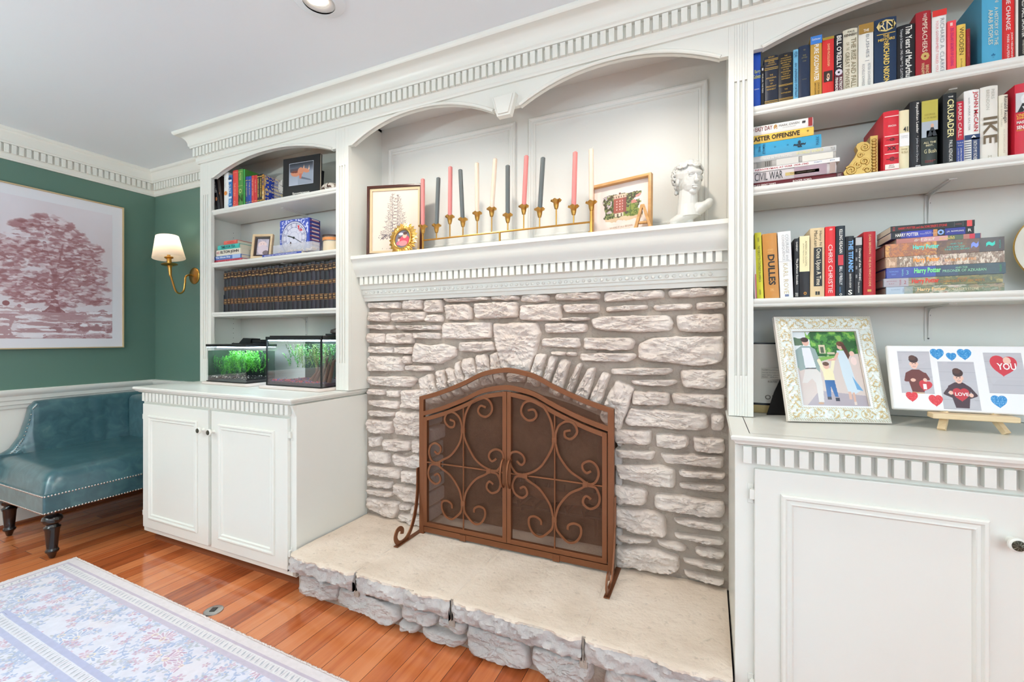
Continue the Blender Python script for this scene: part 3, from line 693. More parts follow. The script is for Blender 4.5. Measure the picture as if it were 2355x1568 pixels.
b.box(xs[0], xs[0] + .02, HY + .03, HY + .08, .09, .15, MORT); b.box(xs[-1] - .02, xs[-1], HY + .03, HY + .08, .09, .15, MORT); b.box(xs[0], xs[-1], YS + .06, 2.03, 0, .1965, SLAB); b.build('mortar', HE, smooth=0)
H5, H6 = (670, 1260, 4.4434), (1150, 1350, 4.2818)
HS = [(H5, q) for q in ([(75,265),(120,255),(480,340),(450,555),(350,545),(70,470)], [(490,345),(580,345),(740,430),(960,560),(1050,640),(1100,745),(1040,795),(940,790),(760,680),(560,610),(460,530)], [(750,375),(1040,465),(1030,500),(760,430)], [(1105,480),(1180,480),(1470,560),(1480,790),(1420,820),(1180,750),(1100,700)],
 [(1500,650),(1620,590),(1740,610),(1775,660),(1770,890),(1730,890),(1500,780)], [(1100,755),(1280,815),(1275,880),(1090,840)], [(1310,830),(1450,850),(1770,960),(1750,1015),(1680,1030),(1420,960),(1340,900)], [(1790,750),(1900,740),(2200,830),(2340,930),(2400,1100),(2440,1265),(2240,1240),(1830,1080),(1780,900)])]
HS += [(H6, q) for q in ([(320,535),(420,530),(830,640),(890,680),(895,940),(700,1010),(420,860),(300,720)], [(1060,760),(1250,780),(1540,880),(1590,960),(1570,1180),(1240,1140),(1020,1000),(1020,830)], [(1640,880),(2240,960),(2270,1150),(2240,1330),(1700,1200),(1640,1020)], [(440,880),(700,1020),(690,1070),(520,1010)])]
b = MB()
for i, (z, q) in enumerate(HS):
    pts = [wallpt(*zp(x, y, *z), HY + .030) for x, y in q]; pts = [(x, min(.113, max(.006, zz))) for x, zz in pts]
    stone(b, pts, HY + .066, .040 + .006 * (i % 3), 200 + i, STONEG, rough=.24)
b.build('base_stones', HE, smooth=50)

# ================================================================ fire screen
SCN = thing('fire_screen', 'bronze wrought-iron fire screen with two mesh doors and scrollwork', 'fire screen', (-.83, 1.80, .2))
SX0, SX1, SY = -1.307, -.353, 1.80; SXC = (SX0 + SX1) / 2; HW = (SX1 - SX0) / 2
tp = [wallpt(u, v, SY) for u, v in ((965, 911), (1013.6, 897.6), (1067, 876), (1107, 856), (1140, 848), (1175, 845))]
tn = [((SXC - x) / HW, z) for x, z in tp][::-1]; tn[0] = (0, tn[0][1]); tn[-1] = (1, tn[-1][1])
sp = spline([(a, c, 0) for a, c in tn], 8); TA = [p.x for p in sp]; TB = [p.y for p in sp]
def top(x, d=0.0, squash=1.0):
    t = abs(x - SXC) / HW; return float(np.interp(t, TA, TB)) - d
SZ0 = .222
def strip(b, zt, zb, x0, x1, h0, h1, n=48):
    """curved flat bar between heights zt(x) and zb(x)"""
    X = np.linspace(x0, x1, n); pts = [(x, zt(x)) for x in X] + [(x, zb(x)) for x in X[::-1]]
    k = 2 * n; vs = [(x, z, h0) for x, z in pts] + [(x, z, h1) for x, z in pts]; fs = []
    for i in range(n - 1): j = k - 1 - i; fs += [(k + i, k + j, k + j - 1, k + i + 1), (i, i + 1, j - 1, j)]
    for i in range(k): fs.append((i, k + i, k + (i + 1) % k, (i + 1) % k))
    b.add(vs, fs, BRONZE)
b = MB(fr(0, SY, 0))
b.box(SX0, SX0 + .026, .2, top(SX0) - .001, -.0088, .0088, BRONZE); b.box(SX1 - .026, SX1, .2, top(SX1) - .001, -.0088, .0088, BRONZE)
strip(b, lambda x: top(x), lambda x: top(x, .022), SX0, SX1, -.008, .008)
strip(b, lambda x: top(x, .078), lambda x: top(x, .100), SX0 + .02, SX1 - .02, -.008, .008)
b.box(SX0, SX1, SZ0 - .012, SZ0 + .014, -.008, .006, BRONZE)
for x in (-1.06, -.60): b.box(x - .016, x + .016, SZ0 - .016, SZ0 + .012, .004, .010, BRONZE)
b.build('frame', SCN, bevel=.0012)
def _meshmat():
    m, nt, p, tc, N, L = nodemat('woven_wire_mesh')
    sep = N('SeparateXYZ'); L(tc.outputs['Object'], sep.inputs[0])
    outs = []
    for s in (1, -1):
        a = N('Math', operation='MULTIPLY_ADD'); a.inputs[1].default_value = s; L(sep.outputs[0], a.inputs[0]); L(sep.outputs[2], a.inputs[2])
        f = N('Math', operation='PINGPONG'); f.inputs[1].default_value = .0014; L(a.outputs[0], f.inputs[0])
        g = N('Math', operation='LESS_THAN'); g.inputs[1].default_value = .00034; L(f.outputs[0], g.inputs[0]); outs.append(g)
    mx = N('Math', operation='MAXIMUM'); L(outs[0].outputs[0], mx.inputs[0]); L(outs[1].outputs[0], mx.inputs[1])
    p.inputs['Base Color'].default_value = lin((120, 84, 64)); p.inputs['Metallic'].default_value = .5; p.inputs['Roughness'].default_value = .5
    L(mx.outputs[0], p.inputs['Alpha'])
    return m
WIRE = _meshmat()
b = MB(fr(0, SY, 0)); X = np.linspace(SX0 + .02, SX1 - .02, 40)
vs = [(x, top(x, .02), -.004) for x in X] + [(x, top(x, .08), -.004) for x in X]; b.add(vs, [(i, i + 40, i + 41, i + 1) for i in range(39)], WIRE); b.build('top_mesh', SCN)
UX, UZ = .000625, .000552
QT_out = [(115,395),(75,380),(80,340),(115,330),(150,360),(160,400),(135,450),(85,460),(35,425),(13,370),(8,315),(12,270),(35,190),(105,90),(180,40),(220,12),(255,8),(285,29),(305,87),(290,149),(245,178),(200,152),(200,112),(225,87),(255,105)]
QT_in = [(195,523),(150,532),(130,490),(150,455),(195,445),(235,480),(245,530),(215,585),(150,600),(80,560),(30,470),(10,380),(8,315),(12,260),(40,190),(95,95),(150,45),(210,15),(245,8),(290,18),(335,98),(325,167),(275,185),(230,158),(220,113),(245,84),(280,110)]
QB = [(95,365),(100,330),(140,308),(182,325),(185,385),(150,445),(95,458),(40,410),(14,370),(8,307),(12,270),(35,190),(105,90),(180,40),(220,12),(255,8),(290,22),(312,87),(295,149),(245,178),(205,152),(203,112),(225,87),(255,105)]
for side in (-1, 1):
    xa, xb = (SX0 + .028, SXC - .001) if side < 0 else (SXC + .001, SX1 - .028)
    fb = .020
    b = MB(fr(0, SY, 0)); DT = .108
    b.box(xa, xa + fb, SZ0 + .021, top(xa + .002, DT), -.0066, .0128, BRONZE); b.box(xb - fb, xb, SZ0 + .021, top(xb - .002, DT), -.0066, .0128, BRONZE)
    strip(b, lambda x: top(x, DT), lambda x: top(x, DT + fb), xa, xb, -.006, .012, 30); b.box(xa, xb, SZ0 + .02, SZ0 + .02 + fb, -.006, .012, BRONZE)
    D = b.build('door', SCN, bevel=.001)
    b = MB(fr(0, SY, 0)); X = np.linspace(xa + .01, xb - .01, 30); zb = SZ0 + .03
    b.add([(x, top(x, DT + .01), -.002) for x in X] + [(x, zb, -.002) for x in X], [(i, i + 30, i + 31, i + 1) for i in range(29)], WIRE); b.build('wire_mesh', D)
    cx = (xa + xb) / 2 - side * .000; cz = .555
    b = MB(fr(0, SY, 0)); b.tube([(cx, SZ0 + .03, .008), (cx, top(cx, DT + .01), .008)], .0042, BRONZE, 6); b.tube([(xa + .01, cz, .008), (xb - .01, cz, .008)], .0042, BRONZE, 6)
    for sx, sz, dx, dz in ((-1, 0, 215 * UX, 0), (1, 0, 215 * UX, 0), (0, 1, 0, 310 * UZ), (0, -1, 0, 307 * UZ)):
        b.box(cx + sx * dx - .011, cx + sx * dx + .011, cz + sz * dz - .011, cz + sz * dz + .011, .004, .016, BRONZE)
    b.build('cross_bars', D, bevel=.001)
    sec = [(-1, -.55), (1, -.55), (1, .55), (-1, .55)]
    for sx in (-1, 1):
        inner = (sx == -side)
        for q, sz in ((QT_in if inner else QT_out, 1), (QB, -1)):
            b = MB(fr(0, SY, 0)); b.tube([(p.x, p.y, .012) for p in spline([(cx + sx * s * UX, cz + sz * t * UZ, 0) for s, t in q], 6)], .0048, BRONZE, sec=sec, up=(0, 0, 1)); b.build('scroll', D)
    hx = SXC - side * -.016
    b = MB(fr(0, SY, 0)); b.tube([Vector((hx, .555 + .062 * math.cos(a), .012 + .034 * math.sin(a))) for a in np.linspace(0, PI, 14)], .006, BRONZE, 8); b.tube([(hx, .617, .0), (hx, .617, .014)], .008, BRONZE, 8); b.tube([(hx, .493, .0), (hx, .493, .014)], .008, BRONZE, 8)
    b.build('handle', D)
    # curled foot
    fx = SX0 - .006 if side < 0 else SX1 + .006
    sd = []
    for a in np.linspace(0, 1, 20): sd.append((SY - .012 - .118 * a ** 2.6, .522 - .30 * a ** .95))
    yc, zc, R = SY - .148, .237, .032
    cur = [(SY - .010, .522), (SY - .011, .44), (SY - .018, .37), (SY - .036, .30), (SY - .064, .245), (SY - .098, .213), (SY - .135, .2055), (SY - .165, .217), (SY - .180, .244), (SY - .170, .270), (SY - .148, .276), (SY - .132, .262), (SY - .135, .246)]
    b = MB(); b.tube([(fx, y, z) for y, z in [tuple(p)[:2] for p in spline([(y, z, 0) for y, z in cur], 5)]], .001, BRONZE, sec=[(-11, -2.5), (11, -2.5), (11, 2.5), (-11, 2.5)], up=(0, 0, 1) if False else None)
    b.box(fx - .011, fx + .011, SY - .18, SY + .055, .2015, .2055, BRONZE)
    b.build('foot', SCN, bevel=.0006)
# ================================================================ books
PAGE = mat((226, 216, 196), .8, name='page_edges')
def C(h, rough=.42): return mat(h, rough)
def spine_art(b, M, wd, ht, bands, texts, e=.0006):
    for z0, z1, c, *r in bands: 
        x0, x1 = (r[0], r[1]) if len(r) > 1 else (0, 1)
        b.quad(x0 * wd, x1 * wd, z0 * ht, z1 * ht, e * .5, C(c), M)
    for t, x0, x1, z0, z1, c, rot, *bd in texts: b.text(t, x0 * wd, x1 * wd, z0 * ht, z1 * ht, e, C(c), M, rot, bd[0] if bd else 0.0)
def book(x, z, wd, ht, col, label, bands=(), texts=(), dep=.16, y=1.762, lean=0.0, soft=False, group='books standing on the shelves', name='book', side=None, pagec=None):
    """a standing book, spine towards the room; x,z = lower left corner of the spine"""
    t = thing(name, label, 'book', (x, y, z), group)
    M = Matrix.Translation((x, y, z)) @ Matrix.Rotation(lean, 4, 'Y')
    cv = C(col); th = .0022 if not soft else .0008; bul = 0 if soft else min(.005, wd * .12)
    b = MB(M); n = 6
    out = [(wd * i / n, bul - bul * 4 * (i / n) * (1 - i / n) if n else 0) for i in range(n + 1)]
    inn = [(th + (wd - 2 * th) * (1 - i / n), .004 + bul) for i in range(n + 1)]
    b.prism(out + [(wd, dep), (wd - th, dep)] + inn + [(th, dep), (0, dep)], 0, ht, cv)
    spine_art(b, fr(0, 0, 0), wd, ht, bands, texts, .0009)
    if side: b.quad(0, dep, 0, ht, .0003, C(side), Matrix(((0, 0, 1, wd), (1, 0, 0, 0), (0, 1, 0, 0), (0, 0, 0, 1))))
    b.build('cover', t, smooth=40)
    b = MB(M); g = 0 if soft else .003
    b.box(th, wd - th, .005 + bul, dep - g, g, ht - g, pagec or PAGE); b.build('pages', t, smooth=0)
    return t
def flat_book(x0, x1, z0, z1, col, label, bands=(), texts=(), dep=.15, y=1.765, soft=False, group='books lying in stacks', rz=0.0, pagec=None, art=None):
    """a book lying flat, spine towards the room"""
    t = thing('book', label, 'book', (x0, y, z0), group); M = T(x0, y, z0, rz=rz); wd, ht = x1 - x0, z1 - z0; z1 -= .0
    cv = C(col); th = .0022 if not soft else .0008; bul = 0 if soft else min(.004, ht * .12); n = 6; ht -= .0006
    b = MB(M); YZ = Matrix(((0, 0, 1, 0), (1, 0, 0, 0), (0, 1, 0, 0), (0, 0, 0, 1)))
    out = [(bul - bul * 4 * (i / n) * (1 - i / n), ht * i / n) for i in range(n + 1)]; inn = [(.004 + bul, th + (ht - 2 * th) * (1 - i / n)) for i in range(n + 1)]
    b.prism(out + [(dep, ht), (dep, ht - th)] + inn + [(dep, th), (dep, 0)], 0, wd, cv, YZ)
    spine_art(b, fr(0, 0, 0), wd, ht, bands, texts, .0009)
    cov = b.build('cover', t, smooth=40)
    if art is not None: art(wd, ht, M @ fr(0, -.0005, 0), cov)
    b = MB(M); g = 0 if soft else .003
    b.box(g, wd - g, .005 + bul, dep - g, th, ht - th, pagec or PAGE); b.build('pages', t, smooth=0)
    return t
def ux(u, Y=1.762): return at(u, 500, Y=Y).x
def zt(u, v, Y=1.762): return at(u, v, Y=Y).z
def row(zoom, shelf, items, Y=1.762):
    ox, oy, s = zoom
    for it in items:
        x0, x1, tp, col, label, bands, texts = it[:7]; kw = it[7] if len(it) > 7 else {}
        u0, u1 = ox + x0 / s, ox + x1 / s; X0, X1 = ux(u0), ux(u1) ; um = (u0 + u1) / 2
        book(X0 + .0003, shelf + .001, max(.004, X1 - X0 - .0006), zt(um, oy + tp / s) - shelf, col, label, bands, texts, **kw)
W, K, G_, GD = 'f2efe6', '14141a', 'd8b45a', 'c9a24a'
SH = 'top right shelf'
row((1700, 0, 3.595), SR[0], [
 (95, 180, 430, '1f4fb4', 'bright blue book with yellow and white lettering, against the pillar on ' + SH, [], [('Barry', .38, .98, .60, .68, 'e6e34a', 0), ('Goldwater', .30, 1.0, .525, .60, 'e6e34a', 0), ('GENERAL', .35, .85, .33, .35, W, 0)]),
 (181, 206, 545, '17161a', 'very thin black paperback right of the bright blue book on ' + SH, [(.88, .94, 'cfcfd2', .25, .75)], [('MUELLER: THE PRESS', .3, .7, .35, .8, W, 1)], dict(soft=True)),
 (208, 324, 462, '1c2233', 'navy book with double gold bands and centred gold capitals on ' + SH, [(.90, .91, GD), (.925, .935, GD), (.725, .735, GD), (.755, .765, GD), (.07, .08, GD), (.10, .11, GD)], [('REPORT', .28, .72, .955, .985, GD, 0), ('OF THE', .3, .7, .87, .895, GD, 0), ('WARREN', .25, .75, .84, .865, GD, 0), ('COMMISSION', .15, .85, .80, .825, GD, 0), ('THE', .38, .62, .60, .63, GD, 0), ('ASSASSINA-', .12, .88, .545, .575, GD, 0), ('TION', .34, .66, .49, .52, GD, 0), ('OF', .42, .6, .43, .46, GD, 0), ('PRESIDENT', .14, .86, .375, .405, GD, 0), ('KENNEDY', .18, .82, .32, .35, GD, 0)], dict(dep=.17)),
 (326, 446, 438, '14131a', 'black book crowded with small gold capitals, third dark spine on ' + SH, [(.355, .362, GD), (.375, .382, GD), (.06, .067, GD), (.085, .092, GD), (.105, .112, GD)], [('THE', .4, .6, .93, .955, GD, 0), ('HIGHLIGHTS', .15, .85, .885, .91, GD, 0), ('OF HEARINGS', .12, .88, .84, .865, GD, 0), ('BEFORE THE', .15, .85, .795, .82, GD, 0), ('WARREN', .25, .75, .75, .775, GD, 0), ('COMMISSION', .15, .85, .705, .73, GD, 0), ('ON THE', .3, .7, .66, .685, GD, 0), ('ASSASSINA-', .15, .85, .615, .64, GD, 0), ('TION OF', .28, .72, .57, .595, GD, 0), ('PRESIDENT', .18, .82, .525, .55, GD, 0), ('KENNEDY', .2, .8, .48, .505, GD, 0), ('THE', .4, .62, .27, .295, GD, 0), ('WITNESSES', .14, .86, .20, .225, GD, 0), ('BANTAM', .2, .8, .02, .045, GD, 0)], dict(dep=.17)),
 (447, 490, 410, '6fb0cf', 'slim light blue book between two dark books on ' + SH, [], [('FDR:', .2, .8, .84, .95, '1d3a63', 1), ("AN UNFINISHED PORTRAIT", .25, .75, .08, .74, '1d3a63', 1)]),
 (493, 586, 376, '1d2b45', 'plain navy cloth book right of the slim light blue one on ' + SH, [], [('*', .4, .6, .9, .93, '8c8350', 0), ('WAR', .35, .65, .80, .83, '8c8350', 0), ('LETTERS', .25, .75, .76, .785, '8c8350', 0), ('1940', .35, .65, .70, .72, '8c8350', 0), ('MCMLX', .3, .7, .37, .385, '8c8350', 0)], dict(dep=.165)),
 (590, 686, 298, 'c79a3f', 'gold-brown book with a blue head band and tall cream title, on ' + SH, [(.87, 1.0, '3f7fd0')], [('Goldwater', .12, .88, .93, .965, W, 0), ('PURE GOLDWATER', .30, .72, .27, .86, W, 1, .02), ('JOHN W. DEAN', .55, .78, .05, .24, '3a2c14', 1), ('BARRY M. GOLDWATER JR.', .28, .48, .03, .24, '3a2c14', 1)]),
 (689, 786, 308, 'd8312e', 'red book with gold head band and small portrait panel on ' + SH, [(.955, 1.0, 'a98b2e'), (.235, .42, '3a2620', .10, .86)], [('DAVID McCULLOUGH', .42, .62, .50, .88, 'f0d9a0', 1), ('O', .36, .62, .28, .38, 'd9ad8c', 0, .08), ('V', .30, .62, .245, .29, 'eee6da', 0, .06), ('JOHN ADAMS', .42, .55, .06, .19, 'e0503f', 1)]),
 (788, 858, 283, '17151c', 'slim black book with bold white capitals and a pale globe on ' + SH, [(.0, .33, '5b2230')], [("BILL O'REILLY", .25, .85, .42, .97, W, 1, .02), ('O', .05, .95, .30, .41, 'd9cfd9', 0, .1), ('PINHEADS', .08, .42, .05, .27, W, 1, .02), ('PATRIOTS', .55, .90, .03, .27, W, 1, .02)]),
 (860, 984, 238, 'ded6bf', 'cream book with thick brown capitals in two columns, on ' + SH, [(.05, .86, 'b0a68c', .93, .95)], [('PAUL', .3, .8, .935, .965, '4a4234', 0, .01), ('KENNEDY', .06, .94, .88, .92, '4a4234', 0, .02), ('THE RISE AND FALL', .52, .86, .06, .84, '8f8468', 1, .01), ('OF', .2, .4, .74, .79, '8f8468', 1), ('THE', .2, .4, .66, .71, '8f8468', 1), ('GREAT POWERS', .13, .42, .06, .63, '8f8468', 1, .01)]),
 (988, 1113, 197, 'efece2', 'white book with a gold-brown head band and thin grey lettering, on ' + SH, [(.85, 1.0, 'a07a35')], [('THE', .32, .68, .875, .915, W, 0, .01), ('BUSHES |', .42, .70, .42, .83, '8f9296', 1), ('PETER SCHWEIZER', .60, .78, .04, .38, '9a9da1', 1), ('ROCHELLE SCHWEIZER', .22, .40, .02, .38, '9a9da1', 1)]),
 (1118, 1306, 148, '17304f', 'thick navy book with a gold monogram ring and large gold capitals, on ' + SH, [], [('RN', .22, .86, .82, .95, 'e8d49a', 0), ('O', .08, .95, .79, .97, 'd9c07a', 0), ('----------------', .1, .92, .755, .765, 'e0bc55', 0, .03), ('THE', .38, .66, .70, .745, 'e0bc55', 0, .02), ('MEMOIRS', .16, .90, .655, .695, 'e0bc55', 0, .02), ('OF', .42, .62, .61, .65, 'e0bc55', 0, .02), ('RICHARD NIXON', .40, .66, .03, .61, 'e8c75e', 1, .02)]),
 (1309, 1458, 203, '16161a', 'black book with large white title and smaller subtitle both reading down, on ' + SH, [], [('The Years of MacArthur', .44, .80, .02, .97, W, 1, .015), ('Triumph & Disaster 1945-1964 *** D. CLAYTON', .10, .30, .04, .93, 'dcdcdc', 1)]),
 (1462, 1591, 93, 'a3202a', 'dark red book with cream capitals and a round gold portrait medallion, on ' + SH, [], [('THE', .48, .66, .90, .96, W, 1), ('IMPEACHERS', .40, .72, .38, .89, 'f3e7cf', 1), ('O', .30, .86, .255, .375, 'c8a860', 0, .12), ('BRENDA', .62, .82, .02, .18, 'e8cf9a', 1), ('WINEAPPLE', .34, .54, .02, .22, 'e8cf9a', 1)]),
 (1597, 1717, 83, 'f1efe9', 'white book with a red head band and grey and pink titles, on ' + SH, [(.905, 1.0, 'd8302a')], [('RICHARD A. CLARKE', .54, .82, .03, .86, '9da0a4', 1), ('YOUR GOVERNMENT FAILED YOU', .24, .42, .05, .84, 'e2848a', 1)]),
 (1721, 1794, 173, 'f04a52', 'short coral-red paperback with a magenta title on ' + SH, [(.90, .96, 'f7c9c0', .3, .6)], [("ZIG ZIGLAR'S SECRETS OF CLOSING", .35, .72, .12, .86, 'b01c74', 1, .01)], dict(soft=True, dep=.13)),
 (1800, 1876, 203, 'e6c157', 'short yellow book with brown capitals on ' + SH, [], [('WOODEN', .25, .75, .34, .93, '5a4a1e', 1), ('Jay Wooden', .35, .6, .06, .26, '8c7430', 1)], dict(dep=.12)),
 (1878, 1912, 240, '8f1a22', 'narrow dark red book right of the yellow one on ' + SH, [], [('LEADERSHIP', .3, .7, .3, .8, 'b8464a', 1)], dict(dep=.10)),
 (1990, 2158, -80, '4fa6c9', 'tall light blue book whose left cover faces out, with pale lettering, on ' + SH, [], [('A HISTORY OF THE', .58, .76, .22, .72, 'e8dfc0', 1), ('ARAB PEOPLES', .28, .50, .24, .70, 'e8dfc0', 1), ('HOURANI', .6, .78, .78, .96, 'e8dfc0', 1), ('*', .42, .62, .04, .12, '1c6a95', 0, .05)], dict(dep=.20, y=1.748)),
 (2166, 2282, -110, 'dc2a2a', 'tall red book with wide white capitals, third last on ' + SH, [], [('GAME CHANGE', .34, .66, .42, .97, W, 1, .01), ('JOHN HEILEMANN', .66, .84, .04, .38, W, 1), ('MARK HALPERIN', .40, .58, .04, .36, W, 1)], dict(dep=.18)),
 (2286, 2308, -60, 'e9e4d8', 'thin white pamphlet between the tall red and a tall dark book on ' + SH, [], [], dict(soft=True)),
 (2310, 2395, -110, '1c1a18', 'tall dark brown book at the right end of ' + SH + ' in view', [], [('DONALD HALL SHUNTER', .30, .62, .30, .96, W, 1, .01), ('memoir', .35, .6, .06, .26, 'c9c3b4', 1)], dict(dep=.18)),
])
SH = 'middle right shelf'
row((1700, 180, 3.595), SR[1], [
 (1190, 1320, 276, 'cf2231', 'thick red ornate book touching the gold bookend on ' + SH, [(.035, .12, 'f0e8e0', .08, .98), (.90, .915, 'f0c9c0', .05, .95), (.575, .59, 'f0c9c0', .05, .95), (.43, .445, 'f0c9c0', .05, .95), (.285, .30, 'f0c9c0', .05, .95)],
  [('DRACULA', .28, .80, .735, .765, W, 0, .02), ('~@~', .15, .9, .50, .55, '5a0a14', 0, .03), ('XX', .2, .8, .35, .41, '2a060a', 0, .04), ('~@~', .15, .9, .17, .24, '5a0a14', 0, .03), ('BRAM', .35, .65, .09, .11, '8a6a60', 0), ('STOKER', .3, .7, .055, .08, '8a6a60', 0)], dict(dep=.2, y=1.757)),
 (1322, 1408, 265, 'e9dfb8', 'cream book with a numeral, right of the red ornate one on ' + SH, [(.40, .62, 'f2f1ee', .02, .98)], [('41', .4, .85, .64, .72, '1a1a1a', 0, .01), ('A PORTRAIT', .2, .85, .56, .575, '9a9a9a', 0), ('of My Father', .2, .85, .53, .55, '9a9a9a', 0), ('George', .2, .8, .33, .37, 'a08c50', 0), ('W. Bush', .2, .85, .28, .32, 'a08c50', 0)]),
 (1412, 1504, 190, '16161b', 'black book left of the green and yellow photo book on ' + SH, [(.0, .05, 'd8d8d8', .5, .95)], [('Republican Leader', .48, .80, .52, .97, W, 1, .005), ('* John David Dyche', .52, .76, .10, .48, 'd0d0d0', 1), ('ISI', .55, .9, .008, .04, '202020', 0, .02)]),
 (1507, 1644, 184, '2d3530', 'dark green book with yellow top and photo panel on ' + SH, [(.685, 1.0, 'b8ab45'), (.45, .685, 'a8b0b8'), (.45, .55, '40342c', .3, 1.0)], [('GEORGE', .18, .82, .775, .80, '8a8030', 0), ('H. W. BUSH', .14, .88, .725, .75, '8a8030', 0), ('O', .55, .75, .585, .645, 'd9a98c', 0, .14), ('A', .35, .95, .46, .59, '20242c', 0, .18), ('ALL THE', .12, .88, .355, .385, 'e8dfb0', 0, .01), ('BEST,', .26, .72, .31, .34, 'e8dfb0', 0, .01), ('G Bush', .15, .9, .21, .27, 'e0d8a8', 0), ('-----', .2, .85, .095, .1, 'c23030', 0), ('-----', .2, .7, .075, .08, 'c23030', 0)]),
 (1675, 1788, 138, '14181a', 'black book with tall gold capitals reading down on ' + SH, [], [('THE', .34, .72, .935, .955, W, 0, .01), ('CRUSADER', .28, .76, .37, .91, 'e6dc9c', 1, .015), ('PAUL KENGOR', .40, .66, .03, .33, 'e8e8e0', 1)], dict(y=1.752, dep=.18)),
 (1790, 1858, 193, 'c8283c', 'narrow book, red above and blue below, with white titles on ' + SH, [(.0, .375, '25408c')], [('HARD CALL', .28, .72, .42, .96, W, 1), ('The Art of', .15, .9, .32, .345, W, 0), ('Great', .25, .8, .28, .30, W, 0), ('JOHN McCAIN', .5, .75, .03, .25, W, 1), ('and MARK SALTER', .22, .4, .03, .25, 'c8ccd8', 1)]),
 (1862, 1992, 98, 'f2f0ea', 'white book with red capitals and navy-striped lower half on ' + SH, [(.0, .33, '1d3560', .45, .98), (.31, .38, '1d3560')] + [(.02 + .032 * i, .03 + .032 * i, '2a3d60', .0, .42) for i in range(9)], [('JOHN McCAIN', .52, .88, .42, .97, 'b8202c', 1, .015), ('with MARK SALTER', .24, .36, .44, .90, '8a8a8a', 1), ('^', .42, .75, .335, .365, W, 0, .04), ('FAITH OF MY FATHERS', .56, .80, .01, .29, W, 1)], dict(dep=.17)),
 (1997, 2146, 66, 'e9e5da', 'thick ivory book with three very large brown letters reading down, on ' + SH, [], [('PIERS', .58, .76, .82, .95, 'b8b2a4', 1), ('BRENDON', .30, .48, .68, .95, 'b8b2a4', 1), ('IKE', .14, .92, .22, .58, '6e5c42', 1, .015), ('M', .4, .6, .03, .06, 'b0a894', 0)], dict(dep=.18)),
 (2149, 2225, 138, 'e9e2cc', 'cream book with a black signature reading down on ' + SH, [], [('Ronald Reagan', .42, .92, .55, .97, '26262a', 1), ('THE EARLY YEARS', .16, .34, .50, .88, 'b8b09c', 1), ('AN AMERICAN LIFE', .45, .65, .08, .46, 'c8c0ac', 1)]),
 (2262, 2400, 60, 'c92036', 'big red book with black-and-white portrait at the end of ' + SH, [(.60, .87, 'cfcfcf')], [('O', .30, .72, .71, .84, 'e8e8e8', 0, .14), ('A', .1, .95, .60, .72, '1c1c1c', 0, .2), ('LYNDON', .06, .9, .535, .575, 'f0c844', 0, .01), ('JOHNSON', .06, .9, .49, .53, 'f0c844', 0, .01), ('MASTER', .06, .9, .435, .475, W, 0, .03), ('SENATE', .06, .95, .36, .41, W, 0, .03), ('ROBERT CARO', .06, .9, .335, .352, 'f0c844', 0)], dict(dep=.2, y=1.75)),
])
SH = 'lower right shelf'
def leanrow(items, oy=480):
    for x0t, x0b, x1b, tp, col, label, bands, texts, kw in items:
        Z = SR[2]; X0, X1 = ux(1700 + x0b / 3.595), ux(1700 + x1b / 3.595); zz = zt(1700 + x0t / 3.595, oy + tp / 3.595); ln = math.atan2(ux(1700 + x0t / 3.595) - X0, zz - Z)
        book(X0 + (.0 if ln < 0 else 0), Z + .001 + (max(0, math.sin(-ln)) * 0 + max(0, math.sin(ln)) * (X1 - X0)), X1 - X0 - .0008, (zz - Z) / math.cos(ln) - .004, col, label, bands, texts, lean=ln, **kw)
leanrow([
 (116, 127, 148, 330, 'e8e4e0', 'very thin white and red pamphlet leaning at the left end of ' + SH, [(0, .5, 'd84a50', .5, .9)], [], dict(soft=True)),
 (128, 150, 206, 193, 'd6d02c', 'yellow-green book leaning left with a black title, on ' + SH, [], [('KIRN', .35, .65, .86, .92, '2a2a1a', 1), ('THE FORGOTTEN CONTINENT IN AMERICA', .34, .70, .25, .80, '2a2a1a', 1), ('LOEWEN', .35, .6, .06, .14, '2a2a1a', 1)], {}),
 (190, 214, 336, 203, 'c98a3e', 'orange-tan book leaning left with one large black word, on ' + SH, [], [('LEONARD', .30, .7, .73, .76, 'e8b870', 0), ('MOSLEY', .32, .68, .69, .72, 'e8b870', 0), ('DULLES', .30, .78, .20, .67, '1c1610', 1, .03), ('DIAL', .4, .65, .11, .15, 'e8b870', 0)], dict(dep=.17)),
 (318, 342, 452, 186, 'f0f0ee', 'white book leaning left with pale gold author name, on ' + SH, [(.545, .553, 'd0d0d0')], [('COURAGE and', .56, .80, .56, .95, 'a8a8a8', 1), ('CONSEQUENCE', .26, .48, .56, .95, 'a8a8a8', 1), ('KARL ROVE', .30, .66, .06, .52, 'cdbf9a', 1), ('=', .35, .65, .02, .05, '4a5a8a', 0, .04)], dict(dep=.17)),
])
